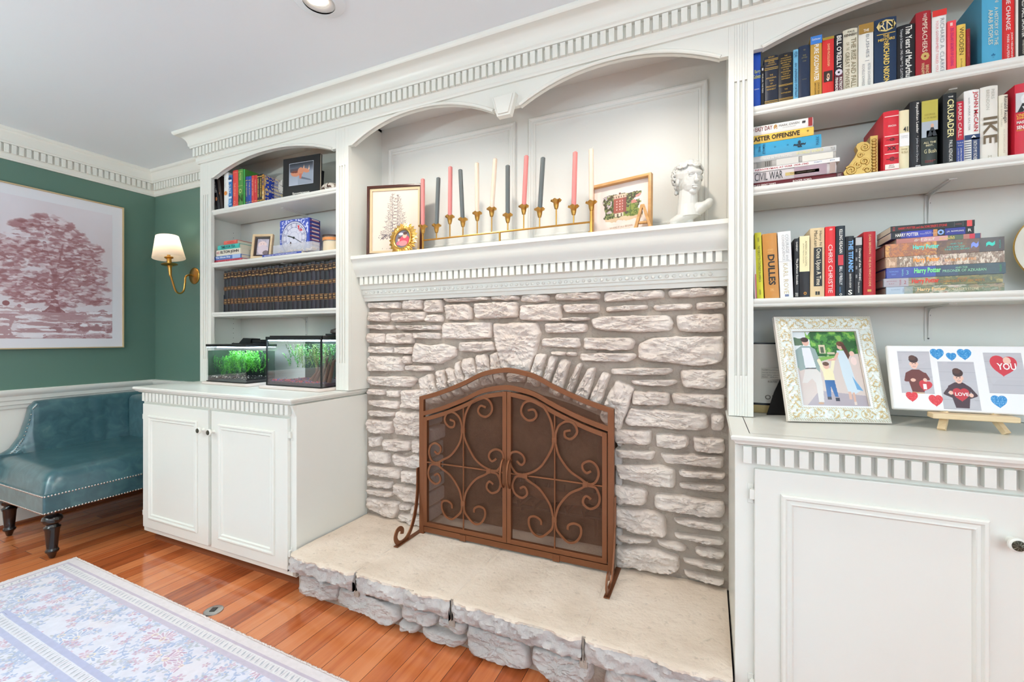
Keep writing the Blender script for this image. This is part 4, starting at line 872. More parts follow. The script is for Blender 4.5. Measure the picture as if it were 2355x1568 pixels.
row((1700, 480, 3.595), SR[2], [
 (456, 495, 248, '17171a', 'narrow black book with a white script title on ' + SH, [], [('DABNEY', .35, .7, .78, .94, W, 1), ('The Jefferson Scandals', .28, .8, .22, .66, W, 1, .01), ('DODD', .2, .8, .02, .05, W, 0), ('MEAD', .2, .8, .055, .08, W, 0)]),
 (498, 584, 227, '1d1a1c', 'black book whose upper half is a cream panel, on ' + SH, [(.42, 1.0, 'efe4b4', .0, .98)], [('AMERICAN GOSPEL', .55, .72, .50, .92, '8a7c54', 1), ('JON MEACHAM', .30, .44, .56, .88, '8a7c54', 1), ('O', .4, .7, .04, .09, 'c98a30', 0, .05)]),
 (588, 708, 160, 'dfc79b', 'tan book with a black title block and author name above, on ' + SH, [(.155, .715, '17161a', .24, .82)], [('Harry N.', .58, .80, .73, .95, '3a3226', 1), ('MacLean', .26, .50, .73, .96, '3a3226', 1), ('Once Upon A Time', .32, .74, .17, .70, 'f0e6cc', 1, .005), ('II', .35, .65, .03, .08, '1a1a1a', 0, .05)], dict(dep=.17)),
 (712, 797, 148, 'd9262a', 'red book with widely spaced white capitals, on ' + SH, [], [('#', .4, .7, .94, .97, W, 0), ('CHRIS CHRISTIE', .28, .70, .05, .74, 'f4e8e0', 1)]),
 (800, 879, 143, '15202a', 'black book with white capitals and a red panel at mid-height, on ' + SH, [(.44, .585, 'c8303a', .22, .78)], [('KILLING REAGAN', .34, .70, .61, .95, W, 1, .01), ("BILL O'REILLY", .36, .68, .16, .42, 'e8e8e8', 1, .01), ('DUGARD', .36, .5, .05, .13, '5f90c0', 1), ('o', .35, .65, .01, .04, W, 0)]),
 (882, 952, 228, '14161c', 'black book with bold pale blue capitals on ' + SH, [], [('THE TITANIC', .30, .88, .40, .93, '7fb4e6', 1, .03), ('DISASTER OF A CENTURY', .4, .62, .13, .37, W, 1), ('S', .25, .75, .02, .10, W, 0, .02)]),
 (955, 1022, 235, '222226', 'black and white book touching the gold-lettered red one on ' + SH, [(.86, .99, 'b8b8b8', .1, .9)], [('Destiny of the TITANIC', .45, .78, .25, .80, W, 1, .01), ('Dave Bryceson', .35, .6, .05, .23, W, 1), ('IIII', .1, .3, .3, .8, '808080', 1)]),
 (1025, 1127, 193, 'b3161f', 'dark red book with gold capitals ending the standing row on ' + SH, [(.055, .09, 'c8a050', .3, .62)], [('DAN BROWN : THE DA VINCI CODE', .42, .58, .14, .95, 'e8c98a', 1)], dict(dep=.17, y=1.757)),
])
# bottom stack on the lower right shelf
def swirl(seed, cols, sc=9, stretch=(1, 2.2)):
    def f(wd, ht, M, par):
        cv = Cv(wd, ht, 220, 30, (0, 0, 0)); x = cv.x * sc * ht / .04 * stretch[0]; y = cv.y * sc * ht / .04 * stretch[1] * .35
        n = fbm(x * .35 + 2 * fbm(x * .5, y, 3, seed + 5), y + 2.5 * fbm(x * .4, y * .6, 3, seed + 9), 4, seed); n = (n - n.min()) / (n.max() - n.min())
        m = cv.x / cv.x.max(); idx = np.clip(n * .75 + .25 * np.sin(m * 9 + seed) * .5 + .12, 0, .999) * (len(cols) - 1); i = idx.astype(int); t = (idx - i)[..., None]; A = np.array(cols, float)
        cv.c = A[i] * (1 - t) + A[np.minimum(i + 1, len(cols) - 1)] * t; return cv
    return f
def hx(*cs): return [tuple(int(c[i:i + 2], 16) for i in (0, 2, 4)) for c in cs]
def artbook(f, fades=()):
    def g(wd, ht, M, par):
        cv = f(wd, ht, M, par)
        for a, b_, col, al in fades: cv.rect(cv.x.max() * a, cv.x.max() * b_, 0, 1, col, al)
        cv.grid('spine_art', M @ Matrix.Translation((.001, .0005, 0)), par, .35, .3)
    return g
S8 = (1700, 480, 3.595)
def hst(items, zoom, Z0, Y=1.762, x0f=None):
    ox, oy, s = zoom; zb = Z0 + .0005
    for xl, xr, tpr, col, label, bands, texts, kw in items:
        X0, X1 = ux(ox + xl / s, Y), ux(ox + xr / s, Y); z1 = zt(ox + xr / s, oy + tpr / s, Y)
        flat_book(X0, X1, zb, z1, col, label, bands, texts, y=Y, **kw); zb = z1 + .0002
STK = ' of the stack beside the plate'
hst([
 (1212, 2188, 612, '8a8c90', 'lowest book' + STK + ', pale grey spine', [], [('Harry Potter', .285, .53, .22, .80, 'f6c88c', 0, .02), ('SORCERER\'S STONE', .55, .80, .30, .62, 'e8dcb4', 0), ('ROWLING', .05, .13, .56, .72, '8a9ab0', 0), ('YEAR 1', .15, .17, .2, .8, '8a9ab0', -1)], dict(art=artbook(swirl(3, hx('46403a', 'a08a6a', '5a6a4a', 'c8c0b0', '8a4a30')), [(0, .16, (176, 192, 210), .95), (.16, .24, (176, 192, 210), .5)]), dep=.17)),
 (1192, 2175, 536, '8a8c90', 'second book from the bottom' + STK + ', red lettering', [], [('Harry Potter', .255, .49, .18, .88, 'e0341e', 0, .03), ('CHAMBER OF SECRETS', .50, .86, .28, .56, 'b87838', 0), ('AND THE', .64, .72, .62, .78, 'b86030', 0), ('ROWLING', .03, .12, .60, .75, 'a06a6a', 0), ('KAY', .05, .1, .3, .45, 'a06a6a', 0), ('YEAR', .145, .16, .15, .85, 'a04040', -1), ('2', .185, .205, .3, .7, 'a04040', 0)], dict(art=artbook(swirl(11, hx('2c2a1c', '8a7c3c', '4a5230', 'b8a050', '585040')), [(0, .22, (168, 162, 170), 1), (.22, .45, (168, 162, 160), .5)]), dep=.17)),
 (1215, 2200, 441, '2c3c96', 'third book from the bottom' + STK + ', royal blue', [], [('Harry Potter', .25, .48, .25, .88, '86ee8c', 0, .03), ('PRISONER OF AZKABAN', .495, .85, .35, .60, '9fdcb0', 0), ('AND THE', .60, .70, .68, .82, '9fdcb0', 0), ('ROWLING', .03, .11, .58, .72, '8fb0f0', 0), ('KAY', .05, .09, .3, .44, '8fb0f0', 0), ('YEAR', .14, .155, .15, .85, '8fd0d0', -1), ('3', .18, .20, .3, .7, '8fd0d0', 0), ('SCHOLASTIC', .955, .97, .2, .85, '50b060', -1)], dict(art=artbook(swirl(21, hx('14262e', '1c3a44', '16303a', '204a4c')), [(0, .43, (44, 60, 168), .85), (.43, .62, (36, 52, 120), .4)]), dep=.17)),
 (1210, 2190, 346, 'b89a80', 'fourth book from the bottom' + STK + ', streaky cream and brown', [], [('Harry Potter', .25, .475, .30, .85, 'ff9c34', 0, .03), ('GOBLET OF FIRE', .52, .78, .34, .58, 'f0a050', 0)], dict(art=artbook(swirl(35, hx('1c1612', 'b8a48c', '6a4a34', 'e8dcc8', 'a07868', '3a3230'), 14, (2.0, .8)), [(0, .1, (216, 160, 110), .5)]), dep=.17)),
 (1205, 2188, 228, '6a3c26', 'fifth book from the bottom' + STK + ', orange swirls', [], [('Harry Potter', .25, .475, .40, .82, '5ee6d4', 0, .03), ('ORDER OF', .54, .69, .44, .56, '62d0c0', 0), ('AND THE', .57, .67, .68, .78, '62d0c0', 0), ('THE PHOENIX', .52, .73, .26, .38, '62d0c0', 0), ('SCHOLASTIC', .962, .975, .2, .8, '3fae9e', -1), ('~', .86, .93, .35, .75, '48d8c4', 0, .04), ('~', .74, .80, .3, .8, '8aa0f4', 0, .04)], dict(art=artbook(swirl(47, hx('5a2e1c', 'c8742c', '8a4c30', 'e0a03c', '6a4870'), 12, (1.2, 1.2)), [(.45, 1, (52, 28, 22), .6), (.80, 1, (34, 14, 14), .7)]), dep=.18)),
 (1300, 2000, 198, 'b87a70', 'thin pink paperback with non-Latin title' + STK, [(0, 1, 'd8a0a0', .30, .62), (0, 1, '5a6a58', .62, .80), (0, 1, 'c83848', .87, .93), (0, 1, '485878', .93, .99)], [('\u0c39\u0c3e\u0c30\u0c40 \u0c2a\u0c3e\u0c1f\u0c30\u0c4d', .22, .47, .2, .8, 'f4ecdc', 0, .02), ('\u0c2a\u0c30\u0c41\u0c38\u0c35\u0c47\u0c26\u0c3f', .52, .70, .2, .8, 'e8cf6a', 0, .02)], dict(soft=True, dep=.13)),
 (1258, 1942, 142, '30368c', 'blue paperback second from the top' + STK + ', white lettering', [(0, 1, '16161e', 0, .12), (0, 1, '4048b0', .2, .5), (0, 1, 'c88a50', .52, .57), (0, 1, '14141c', .57, .66), (0, 1, '14141c', .90, 1)], [('HARRY POTTER', .05, .34, .25, .75, W, 0, .02), ('and the', .42, .5, .58, .72, W, 0), ('Philosopher\'s Stone', .36, .56, .36, .52, W, 0), ('O', .57, .65, .1, .9, '8fb0e8', 0, .06), ('J.K. ROWLING', .68, .88, .35, .62, W, 0, .01), ('R', .93, .97, .3, .7, W, 0)], dict(soft=True, dep=.13)),
 (1255, 1948, 88, '1c1f1e', 'black paperback on top' + STK + ', with red capitals', [(0, 1, 'e04a48', .91, .97), (.1, .9, '8a8a8a', .765, .768), (.1, .9, '8a8a8a', .865, .868)], [('HARRY POTTER and the SORCERER\'S STONE', .09, .68, .30, .72, 'd83a36', 0, .015), ('ROWLING', .78, .85, .4, .6, 'b86a6a', 0), ('III', .02, .05, .2, .8, 'c03a36', -1)], dict(soft=True, dep=.13)),
], S8, SR[2])
# stack at the left of the middle shelf
S7 = (1700, 180, 3.595); STK = ' of the stack by the pillar'
hst([
 (60, 858, 772, '5e1a22', 'dark maroon book at the bottom' + STK, [(0, 1, '3c1014', .935, .99)], [("WORLD'S GREAT TANKS", .04, .32, .3, .65, 'f0e6e0', 0, .01), ('ROGER FORD', .50, .69, .3, .65, 'f0e6e0', 0, .01), ('BROWN', .945, .985, .2, .8, 'c8a8a8', -1)], dict(dep=.17)),
 (60, 803, 688, 'cfc6c6', 'thick pale lilac photo-printed book second from the bottom' + STK, [(0, 1, 'a89098', .55, .9), (.3, .6, 'c8b070', .45, .82), (0, 1, 'b09a90', .93, .99)], [('CIVIL WAR', .10, .42, .12, .88, '2c2c30', 0), ('THE UNION ARMY', .50, .78, .38, .52, '6a5a4a', 0)], dict(dep=.17)),
 (60, 832, 650, 'e9e6e2', 'thin white book with red capitals, third from the bottom' + STK, [], [('AN INFANTRYMAN AT WAR 1939-1945', .03, .68, .25, .75, 'b03a44', 0, .01), ('FORTY', .74, .82, .35, .7, '5f88b0', 0), ('jmt', .90, .95, .3, .7, '3a6a9a', 0)], dict(soft=True, dep=.15)),
 (60, 800, 600, 'b0aca6', 'grey photo-printed book in the middle' + STK, [(0, 1, 'd6d2ca', .35, .6), (0, 1, '8a8680', .12, .3), (0, 1, 'e2ded2', .64, .97)], [('|||', .22, .28, .1, .9, '5a5650', 0, .03), ('|', .60, .605, .1, .9, '6a665f', 0, .03)], dict(dep=.16)),
 (60, 803, 548, 'c9c8c4', 'pale grey book with yellowish title' + STK, [], [('WAR IN THE PACIFIC', .2, .52, .2, .6, 'e4e2dc', 0, .01), ('WORLD WAR II', .57, .86, .3, .75, 'e2dc9c', 0, .02), ('TLB', .94, .985, .2, .7, '8a8a86', 0)], dict(dep=.16)),
 (60, 680, 455, '3c9cc4', 'thick sky-blue book third from the top' + STK, [], [('HISTORY', .085, .115, .1, .9, '24607e', 1, .02), ('WAS', .17, .20, .3, .75, '24607e', 1, .02), ('FEMALE', .225, .26, .1, .9, '24607e', 1, .02), ('*', .38, .41, .45, .6, '24607e', 0), ('*', .55, .58, .45, .6, '24607e', 0), ('~&~', .64, .80, .2, .75, '1c2c3a', 0, .04), ('MARK', .93, .97, .2, .85, '24607e', -1)], dict(dep=.15)),
 (60, 617, 393, 'e8bf54', 'yellow book with bold dark capitals, second from the top' + STK, [], [('EASTER OFFENSIVE', .08, .80, .22, .80, '2c1c10', 0, .03), ('*', .9, .93, .4, .7, '4a3a20', 0)], dict(dep=.14)),
 (60, 612, 314, 'ece9e4', 'white book with a red ribbon corner on top' + STK, [(.05, .95, '9a2e2c', .93, .99)], [('NO EASY DAY', .03, .40, .35, .85, '7a2c2c', 0, .01), ('@', .42, .48, .25, .85, 'c09050', 0, .06), ('MARK OWEN', .50, .80, .5, .75, '6a6a6a', 0), ('with KEVIN MAURER', .55, .75, .3, .4, '9a9a9a', 0), ('##', .84, .89, .45, .75, '2a2a2a', 0, .04)], dict(dep=.14)),
], S7, SR[1])

# ---------------- left bookcase, top shelf
SH = 'top left shelf'
def lean2(u0b, u1b, u0t, vt, Z, **k):
    X0, X1 = ux(u0b), ux(u1b); zz = zt(u0t, vt); ln = math.atan2(ux(u0t) - X0, zz - Z); return X0, X1 - X0, (zz - Z) / math.cos(ln) - .003, ln
for u0b, u1b, u0t, vt, col, label, tx in ((497.5, 506, 486, 414, '17141a', 'black book with white capitals leaning left, first on ' + SH, [('MYTHOLOGY', .3, .9, .55, .97, W, 1, .01), ('O', .3, .8, .30, .42, 'c87a4a', 0, .1)]), (506.5, 513, 497, 405, '2a1c18', 'dark brown book leaning left, second on ' + SH, [('o', .3, .7, .45, .52, 'a06a4a', 0, .05)])):
    X0, wd, hh, ln = lean2(u0b, u1b, u0t, vt, SL[0]); book(X0, SL[0] + .001, wd - .001, hh, col, label, [], tx, lean=ln, dep=.16)
row((450, 320, 3.92), SL[0], [
 (249, 290, 303, 'e8e6e2', 'white book with an orange emblem, third on ' + SH, [], [('The Prodigal', .3, .6, .6, .95, 'b0b4bc', 1), ('o', .2, .85, .38, .50, 'e08a3c', 0, .12)]),
 (291, 325, 326, '2d6ba8', 'small blue and white patterned book on ' + SH, [(.8, .86, 'd8e4f0'), (.3, .36, 'd8e4f0'), (.1, .15, '8ab4dc')], [('SUNZ', .2, .8, .45, .72, 'e8f0f8', 1), ('o#o', .1, .9, .86, .95, '17305a', 0, .04), ('#', .1, .9, .16, .28, '88b4e0', 0, .05)]),
 (328, 375, 282, 'd8433c', 'tall red book with gilt ornament, left of the green one on ' + SH, [(.93, .94, 'e8a080', .1, .9), (.06, .07, 'e8a080', .1, .9)], [('THE STORY', .35, .7, .30, .66, 'f0b090', 1), ('O', .35, .68, .10, .18, 'f0b090', 0)]),
 (377, 428, 272, '4f8a3a', 'tall light-green ornate book with a gilt figure, on ' + SH, [(.93, .94, 'b8c878', .1, .9), (.55, .56, 'b8c878', .1, .9)], [('PETER', .35, .65, .70, .90, 'c8d080', 1), ('N', .2, .85, .14, .32, '26401c', 0, .03), ('o', .3, .75, .36, .48, 'c8d080', 0)], dict(dep=.19, side='3f7a34')),
 (429, 444, 272, '3a9a48', 'thin tall bright green book right of the light-green one on ' + SH, [], [], dict(dep=.18, side='4a8a3a')),
 (446, 473, 338, '1d3f8c', 'small dark blue book, first of four small ones on ' + SH, [(.85, .87, 'c8b050', .1, .9), (.1, .12, 'c8b050', .1, .9)], [('THE ODYSSEY', .3, .7, .3, .8, 'e0c878', 1)], dict(dep=.12)),
 (474, 498, 335, '2448a4', 'small royal blue book between the dark blue and a red one on ' + SH, [(.85, .87, 'c8b050', .1, .9), (.1, .12, 'c8b050', .1, .9)], [('THE ILIAD', .3, .7, .35, .8, 'e0c878', 1)], dict(dep=.12)),
 (500, 525, 329, 'd03434', 'small red book beside the royal blue one on ' + SH, [(.1, .12, 'e8b080', .1, .9)], [('THE ART OF WAR', .3, .7, .3, .9, 'f0c0a0', 1)], dict(dep=.12)),
 (527, 551, 326, 'c42a30', 'small crimson book left of the two black-and-gold ones on ' + SH, [(.1, .12, 'e8b080', .1, .9)], [('THE PRINCE', .3, .7, .4, .85, 'f0c0a0', 1)], dict(dep=.12)),
 (553, 575, 318, '241a16', 'small black and gold book, left one of the pair on ' + SH, [(.9, .93, 'c8a040'), (.08, .11, 'c8a040')], [('SHERLOCK HOLMES', .25, .75, .2, .85, 'd8b050', 1, .02)], dict(dep=.12)),
 (577, 598, 314, '1c1612', 'small black and gold book touching the blue and gold one on ' + SH, [(.9, .93, 'c8a040'), (.08, .11, 'c8a040')], [('THE DIVINE COMEDY', .25, .75, .2, .85, 'd8b050', 1, .02)], dict(dep=.12)),
])
# the big blue and gold book, turned so that its cover shows
b_ = thing('book', 'large ornate blue and gold book turned outward on the top left shelf', 'book', (ux(603), 1.77, SL[0]), 'books standing on the shelves')
M = T(ux(602.9), 1.762, SL[0] + .001); hh = .165; bw = .015
b = MB(M); b.box(0, bw, 0, .003, 0, hh, C('c88a34')); b.box(0, .0025, .003, .170, 0, hh, C('1c3fa8')); b.box(bw - .0025, bw, .003, .170, 0, hh, C('1c3fa8'))
spine_art(b, fr(0, 0, 0), bw, hh, [(.92, .95, '6a4a1c'), (.06, .09, '6a4a1c')], [('&&', .1, .9, .6, .9, '2a3c6a', -1, .03), ('&&', .1, .9, .12, .45, 'f0dca0', -1, .03)])
b.build('cover', b_); b = MB(M); b.box(.003, bw - .003, .004, .166, .003, hh - .003, mat((214, 178, 96), .4, .3)); b.build('pages', b_)
cv = Cv(.164, hh - .004, 90, 100, (24, 56, 168)); wq = cv.x.max(); n = fbm(cv.x * 12, cv.y * 12, 3, 4)
edge = np.minimum.reduce([cv.x, wq - cv.x, cv.y, 1 - cv.y]); cv.put((edge < .17) & (np.abs(n - .5) < .07), (226, 196, 120)); cv.put((edge < .02), (226, 196, 120))
gd = cv.grid('cover_art', M @ Matrix(((0, 0, 1, bw + .0003), (1, 0, 0, .004), (0, 1, 0, .002), (0, 0, 0, 1))), b_, .35)
b = MB(M @ Matrix(((0, 0, 1, bw + .0003), (1, 0, 0, .004), (0, 1, 0, .002), (0, 0, 0, 1))))
for s, z0, z1, x0, x1 in (('Complete', .105, .12, .03, .14), ('William', .085, .10, .03, .11), ('Shakespeare', .062, .083, .015, .125), ('Collection', .048, .057, .04, .10), ('The Plays', .022, .038, .03, .11)): b.text(s, x0 + .012, x1 + .012, z0, z1, .0006, C('f0dca0'), None, 0, .02)
b.build('cover_title', b_)
# dome clock
t = thing('clock', 'glass-domed clock with a white dial, half hidden behind the black book', 'clock', (-2.27, 1.87, SL[0]))
cx, cyy = -.002 + (ux(640, 1.86) + ux(662, 1.86)) / 2 + .014, 1.86; AMB = mat((206, 176, 124), .35, name='brushed_brass'); 
b = MB(T(cx, cyy, SL[0])); b.lathe([(.001, .001), (.062, .001), (.064, .008), (.056, .018), (.001, .018)], AMB, 28)
b.tube([(-.022, 0, .018), (-.022, 0, .075)], .003, AMB, 8); b.tube([(.022, 0, .018), (.022, 0, .075)], .003, AMB, 8); b.ball((0, 0, .035), .010, AMB, 10); b.build('base', t)
b = MB(T(cx, cyy, SL[0] + .115) @ Matrix.Rotation(PI / 2, 4, 'X')); b.lathe([(.001, .002), (.040, .002), (.042, .006), (.040, .012), (.001, .012)], mat((236, 234, 228), .4), 32); b.build('dial', t)
b = MB(fr(cx, cyy - .0125, SL[0] + .115)); b.box(-.001, .001, -.004, .030, 0, .001, BLACKM); b.box(-.0012, .0012, -.003, .022, 0, .001, BLACKM, Matrix.Rotation(1.1, 4, 'Z')); b.lathe([(.003, 0), (.003, .002)], BLACKM, 10)
for i in range(12): b.box(-.001, .001, .030, .037, 0, .0006, BLACKM, Matrix.Rotation(i * PI / 6, 4, 'Z'))
b.build('hands', t)
GLASS = mat((240, 232, 216), .05, name='clear_glass'); GLASS.node_tree.nodes['Principled BSDF'].inputs['Alpha'].default_value = .25
b = MB(T(cx, cyy, SL[0])); b.lathe([(.056, .018), (.056, .12), (.052, .148), (.042, .168), (.026, .181), (.001, .186)], GLASS, 32, cap=False); b.build('glass_dome', t)
# black art book facing the room
t = thing('book', 'black hardcover facing the room with a spoon-shaped animal on its cover', 'book', (-2.09, 1.8, SL[0]))
p0, p1 = at(659, 452, Y=1.79), at(735, 440, Y=1.79); wd = p1.x - p0.x; hh = at(659, 370, Y=1.79).z - SL[0]
M = T(p0.x, 1.765, SL[0] + .001, rz=.10) @ Matrix.Rotation(-.02, 4, 'X')
b = MB(M); b.box(0, wd, 0, .0025, 0, hh, C('0e0b0c', .3)); b.box(0, wd, .0135, .016, 0, hh, C('0e0b0c', .3)); b.box(0, .0025, .002, .014, 0, hh, C('0e0b0c', .3)); b.text('Spoontaneous', wd * .27, wd * .73, .014, .030, .0008, C(W), FRONT, 0, .02)
b.build('cover', t); b = MB(M); b.box(.003, wd - .003, .003, .013, .003, hh - .003, PAGE); b.build('pages', t)
pw, ph = wd * .66, hh * .56; cv = Cv(pw, ph, 110, 90, (150, 158, 172)); k = np.clip((cv.y - .55) * 2.4, 0, 1)[..., None]; cv.c = cv.c * (1 - k) + np.array((26, 30, 40)) * k
k = np.clip(.5 - cv.y, 0, 1)[..., None] * (cv.x < .5)[..., None]; cv.c = cv.c + 50 * k
s = cv.x.max() / 1.15; o = (206, 134, 100)
cv.poly([(.52 * s, .28), (1.1 * s, .12), (1.0 * s, .20), (.6 * s, .36)], (96, 104, 118)); cv.ell(.33 * s, .56, .25 * s, .17, o); cv.rect(.05 * s, .6 * s, .60, .75, (70, 60, 70), .9); cv.ell(.33 * s, .60, .24 * s, .05, (120, 58, 40)); cv.ell(.55 * s, .60, .14 * s, .17, o); cv.ell(.80 * s, .60, .16 * s, .09, o, -.3)
cv.poly([(.48 * s, .5), (.62 * s, .5), (.58 * s, .27), (.50 * s, .27)], (196, 112, 88)); cv.poly([(.66 * s, .7), (.73 * s, .7), (.71 * s, .88)], (224, 168, 130)); cv.poly([(.9 * s, .62), (.97 * s, .62), (.95 * s, .82)], (232, 190, 160)); e = np.minimum.reduce([cv.x, cv.x.max() - cv.x, cv.y, 1 - cv.y]); cv.put(e < .018, (190, 196, 206))
cv.grid('cover_picture', M @ fr(wd * .17, -.0006, hh * .30), t, .3)
# leaning frame back and patterned stone
t = thing('picture_frame', 'small black-edged frame with plain tan face behind the mottled stone', 'picture frame', (-1.86, 1.9, SL[0]))
M = T(ux(728, 1.88), 1.87, SL[0] + .001, rz=-.45) @ Matrix.Rotation(-.05, 4, 'X'); b = MB(M)
wq, hq = .105, .150
for q in ((0, wq, 0, .006), (0, wq, hq - .006, hq), (0, .006, 0, hq), (wq - .006, wq, 0, hq)): b.box(q[0], q[1], 0, .012, q[2], q[3], BLACKM)
b.build('frame', t); b = MB(M); b.box(.005, wq - .005, .003, .006, .005, hq - .005, mat((176, 140, 108), .8)); b.build('backing', t)
t = MB(); vs = []
m, nt, p, tc, N, L = nodemat('mottled_agate'); vo = N('TexNoise', Scale=38.0, Detail=4.0, Distortion=1.0); r = ramp(N, [(.38, (78, 48, 34)), (.5, (214, 202, 188)), (.62, (232, 226, 216)), (.8, (120, 76, 48))]); L(tc.outputs['Object'], vo.inputs['Vector']); L(vo.outputs['Fac'], r.inputs['Fac']); L(r.outputs['Color'], p.inputs['Base Color']); p.inputs['Roughness'].default_value = .15
AGATE = m
cxs = (ux(736, 1.80) + ux(781, 1.80)) / 2 - .012; t.ball((cxs, 1.815, SL[0] + .032), (.058, .036, .032), AGATE, 28)
tag(t.build('stone', smooth=80), 'mottled brown and white polished stone lying at the right end of the top left shelf', 'stone')
# ---------------- left bookcase, second shelf
STK = ' of the small left-bookcase stack'
hst([
 (142, 412, 1066, 'd45a66', 'pink-red book at the bottom' + STK, [], [('THE RED BALCONY', .08, .95, .22, .78, 'a02a44', 0, .01)], dict(dep=.15)),
 (168, 404, 1030, '5f7fc0', 'blue book second from the bottom' + STK, [(0, 1, 'a8c0e4', .7, 1.0)], [('The Ghost Ship', .06, .62, .2, .8, 'f0f4fa', 0, .02)], dict(dep=.15)),
 (183, 400, 975, 'efe7d4', 'cream book with black capitals in the middle' + STK, [], [('ME', .03, .16, .3, .75, 'd8a0a0', 0, .02), ('ELTON JOHN', .20, .95, .2, .8, '2a2026', 0, .03)], dict(dep=.145)),
 (197, 388, 934, '4ab8ae', 'turquoise book second from the top' + STK, [], [('TIME FOR TEA', .16, .84, .2, .8, '1f5a58', 0, .02)], dict(dep=.145)),
 (252, 368, 903, 'e06a5e', 'small coral book on top' + STK, [], [('POEMS', .3, .8, .3, .7, 'b04038', 0)], dict(dep=.12)),
], (450, 320, 3.92), SL[1], Y=1.76)
# ---------------- black bound volumes on the third shelf
bx = [252, 285, 315, 345, 375, 410, 440, 470, 502, 538, 572, 607, 643, 676, 706, 747, 785, 823, 864, 905, 948, 993, 1033, 1073, 1112, 1154, 1195, 1232, 1266]
ordn = 'first second third fourth fifth sixth seventh eighth ninth tenth eleventh twelfth thirteenth fourteenth fifteenth sixteenth seventeenth eighteenth nineteenth twentieth twenty-first twenty-second twenty-third twenty-fourth twenty-fifth twenty-sixth twenty-seventh twenty-eighth'.split()
vcol = ['221f26', '26242c', '2c2630', '1f1d22']
for i in range(28):
    X0, X1 = ux(450 + bx[i] / 3.92, 1.775), ux(450 + bx[i + 1] / 3.92, 1.775); h = .258 + .0015 * ((i * 7) % 5)
    gb = [(.935, .94, 'c8863c', .06, .94), (.86, .865, 'c8863c', .06, .94), (.60, .605, 'c8863c', .06, .94), (.53, .535, 'c8863c', .06, .94), (.31, .315, 'c8863c', .06, .94), (.20, .205, 'c8863c', .06, .94), (.80, .93, '3a241c', .03, .97), (.54, .60, '3a241c', .03, .97), (.21, .31, '3a241c', .03, .97)]
    gb = gb[6:] + gb[:6]
    tx = [('%d' % (i + 1), .38, .62, .885, .91, 'dcae70', 0, .02), ('HARVARD', .1, .9, .825, .85, 'dcae70', 0, .02), ('CLASSICS', .15, .85, .555, .58, 'dcae70', 0, .02), (['VOL', 'ESSAY', 'PLAY', 'EPIC'][i % 4], .2, .8, .275, .295, 'dcae70', 0, .02), (['TALES', 'WORKS', 'NOTES'][i % 3], .2, .8, .225, .25, 'dcae70', 0, .02)]
    gb = [(z0, z1, c, *r) for z0, z1, c, *r in gb]
    book(X0 + .0004, SL[2] + .001, X1 - X0 - .0008, h, vcol[(i * 3) % 4], 'black gold-banded volume, %s from the left in the row of black volumes' % ordn[i] + (' (the rightmost)' if i == 27 else ''), gb, tx, dep=.17, y=1.775, group='black bound volumes on the third shelf', name='bound_volume')
t = MB(); GM = mat((70, 92, 110), .3, .8, name='steel'); xx = ux(450 + 246 / 3.92, 1.77)
t.box(xx - .0012, xx, 1.775, 1.87, SL[2] + .0005, SL[2] + .03, GM); t.box(xx - .0012, xx - .0005, 1.775, 1.87, SL[2] + .0005, SL[2] + .11, GM); t.box(xx - .001, xx + .0002, 1.78, 1.9, SL[2] + .0004, SL[2] + .0009, GM)
tag(t.build('bookend'), 'grey metal bookend at the left end of the black volumes', 'bookend')
# ================================================================ small things on the shelves
# tan photo frame, second shelf left
def frame_obj(name, label, M, wd, ht, fw, th, fm, picfn, mat_w=0, matc=None, cat='picture frame', liner=None, glass=False, pics='photo'):
    loc = M.to_translation(); t = thing(name, label, cat, loc)
    b = MB(M); b.sweep([(0, 0), (0, th), (-fw * .15, th + .001), (-fw * .85, th + .001), (-fw, th - .002), (-fw, 0)][::-1] if False else [(0, 0), (0, th), (fw * .12, th + .0008), (fw * .88, th + .0008), (fw, th - .002), (fw, 0)], [(0, 0), (0, ht), (wd, ht), (wd, 0)], fm, closed=True)
    b.build('frame', t)
    if liner:
        b = MB(M); b.sweep([(0, 0), (0, th * .7), (liner[0], th * .55), (liner[0], 0)], [(fw, fw), (fw, ht - fw), (wd - fw, ht - fw), (wd - fw, fw)], liner[1], closed=True); b.build('liner', t)
    b = MB(M); b.quad(0.001, wd - .001, .001, ht - .001, .0005, mat((120, 104, 84), .8)) ; b.box(.001, wd - .001, .001, ht - .001, 0, .002, mat((120, 104, 84), .8)); b.build('backing', t)
    if mat_w:
        b = MB(M); b.box(fw * .6, wd - fw * .6, fw * .6, ht - fw * .6, .002, .0032, mat(matc, .8)); b.build('mat_board', t)
    k = fw + mat_w
    cv = picfn(wd - 2 * k, ht - 2 * k); cv.grid(pics, M @ Matrix.Translation((k, k, .0036)), t, .4)
    return t
FM = lambda x, y, z, lean=0, rz=0: Matrix.Translation((x, y, z)) @ Matrix.Rotation(rz, 4, 'Z') @ Matrix.Rotation(-lean, 4, 'X') @ FRONT
def pic_baby(w, h):
    cv = Cv(w, h, 60, 80, (176, 166, 178)); X = cv.x.max(); cv.put(fbm(cv.x * 4, cv.y * 4, 3, 2) > .55, (196, 186, 196)); cv.ell(X * .45, .62, X * .28, .17, (226, 200, 196)); cv.ell(X * .5, .35, X * .33, .25, (208, 190, 198)); cv.ell(X * .36, .66, .02, .015, (120, 90, 96)); cv.ell(X * .52, .66, .02, .015, (120, 90, 96)); cv.ell(X * .7, .2, X * .2, .12, (110, 88, 94)); return cv
TAN = wood('light_wood', ((206, 176, 136), (220, 194, 156)), (3, 3, 12)); FX = at(581, 594, Y=1.765)
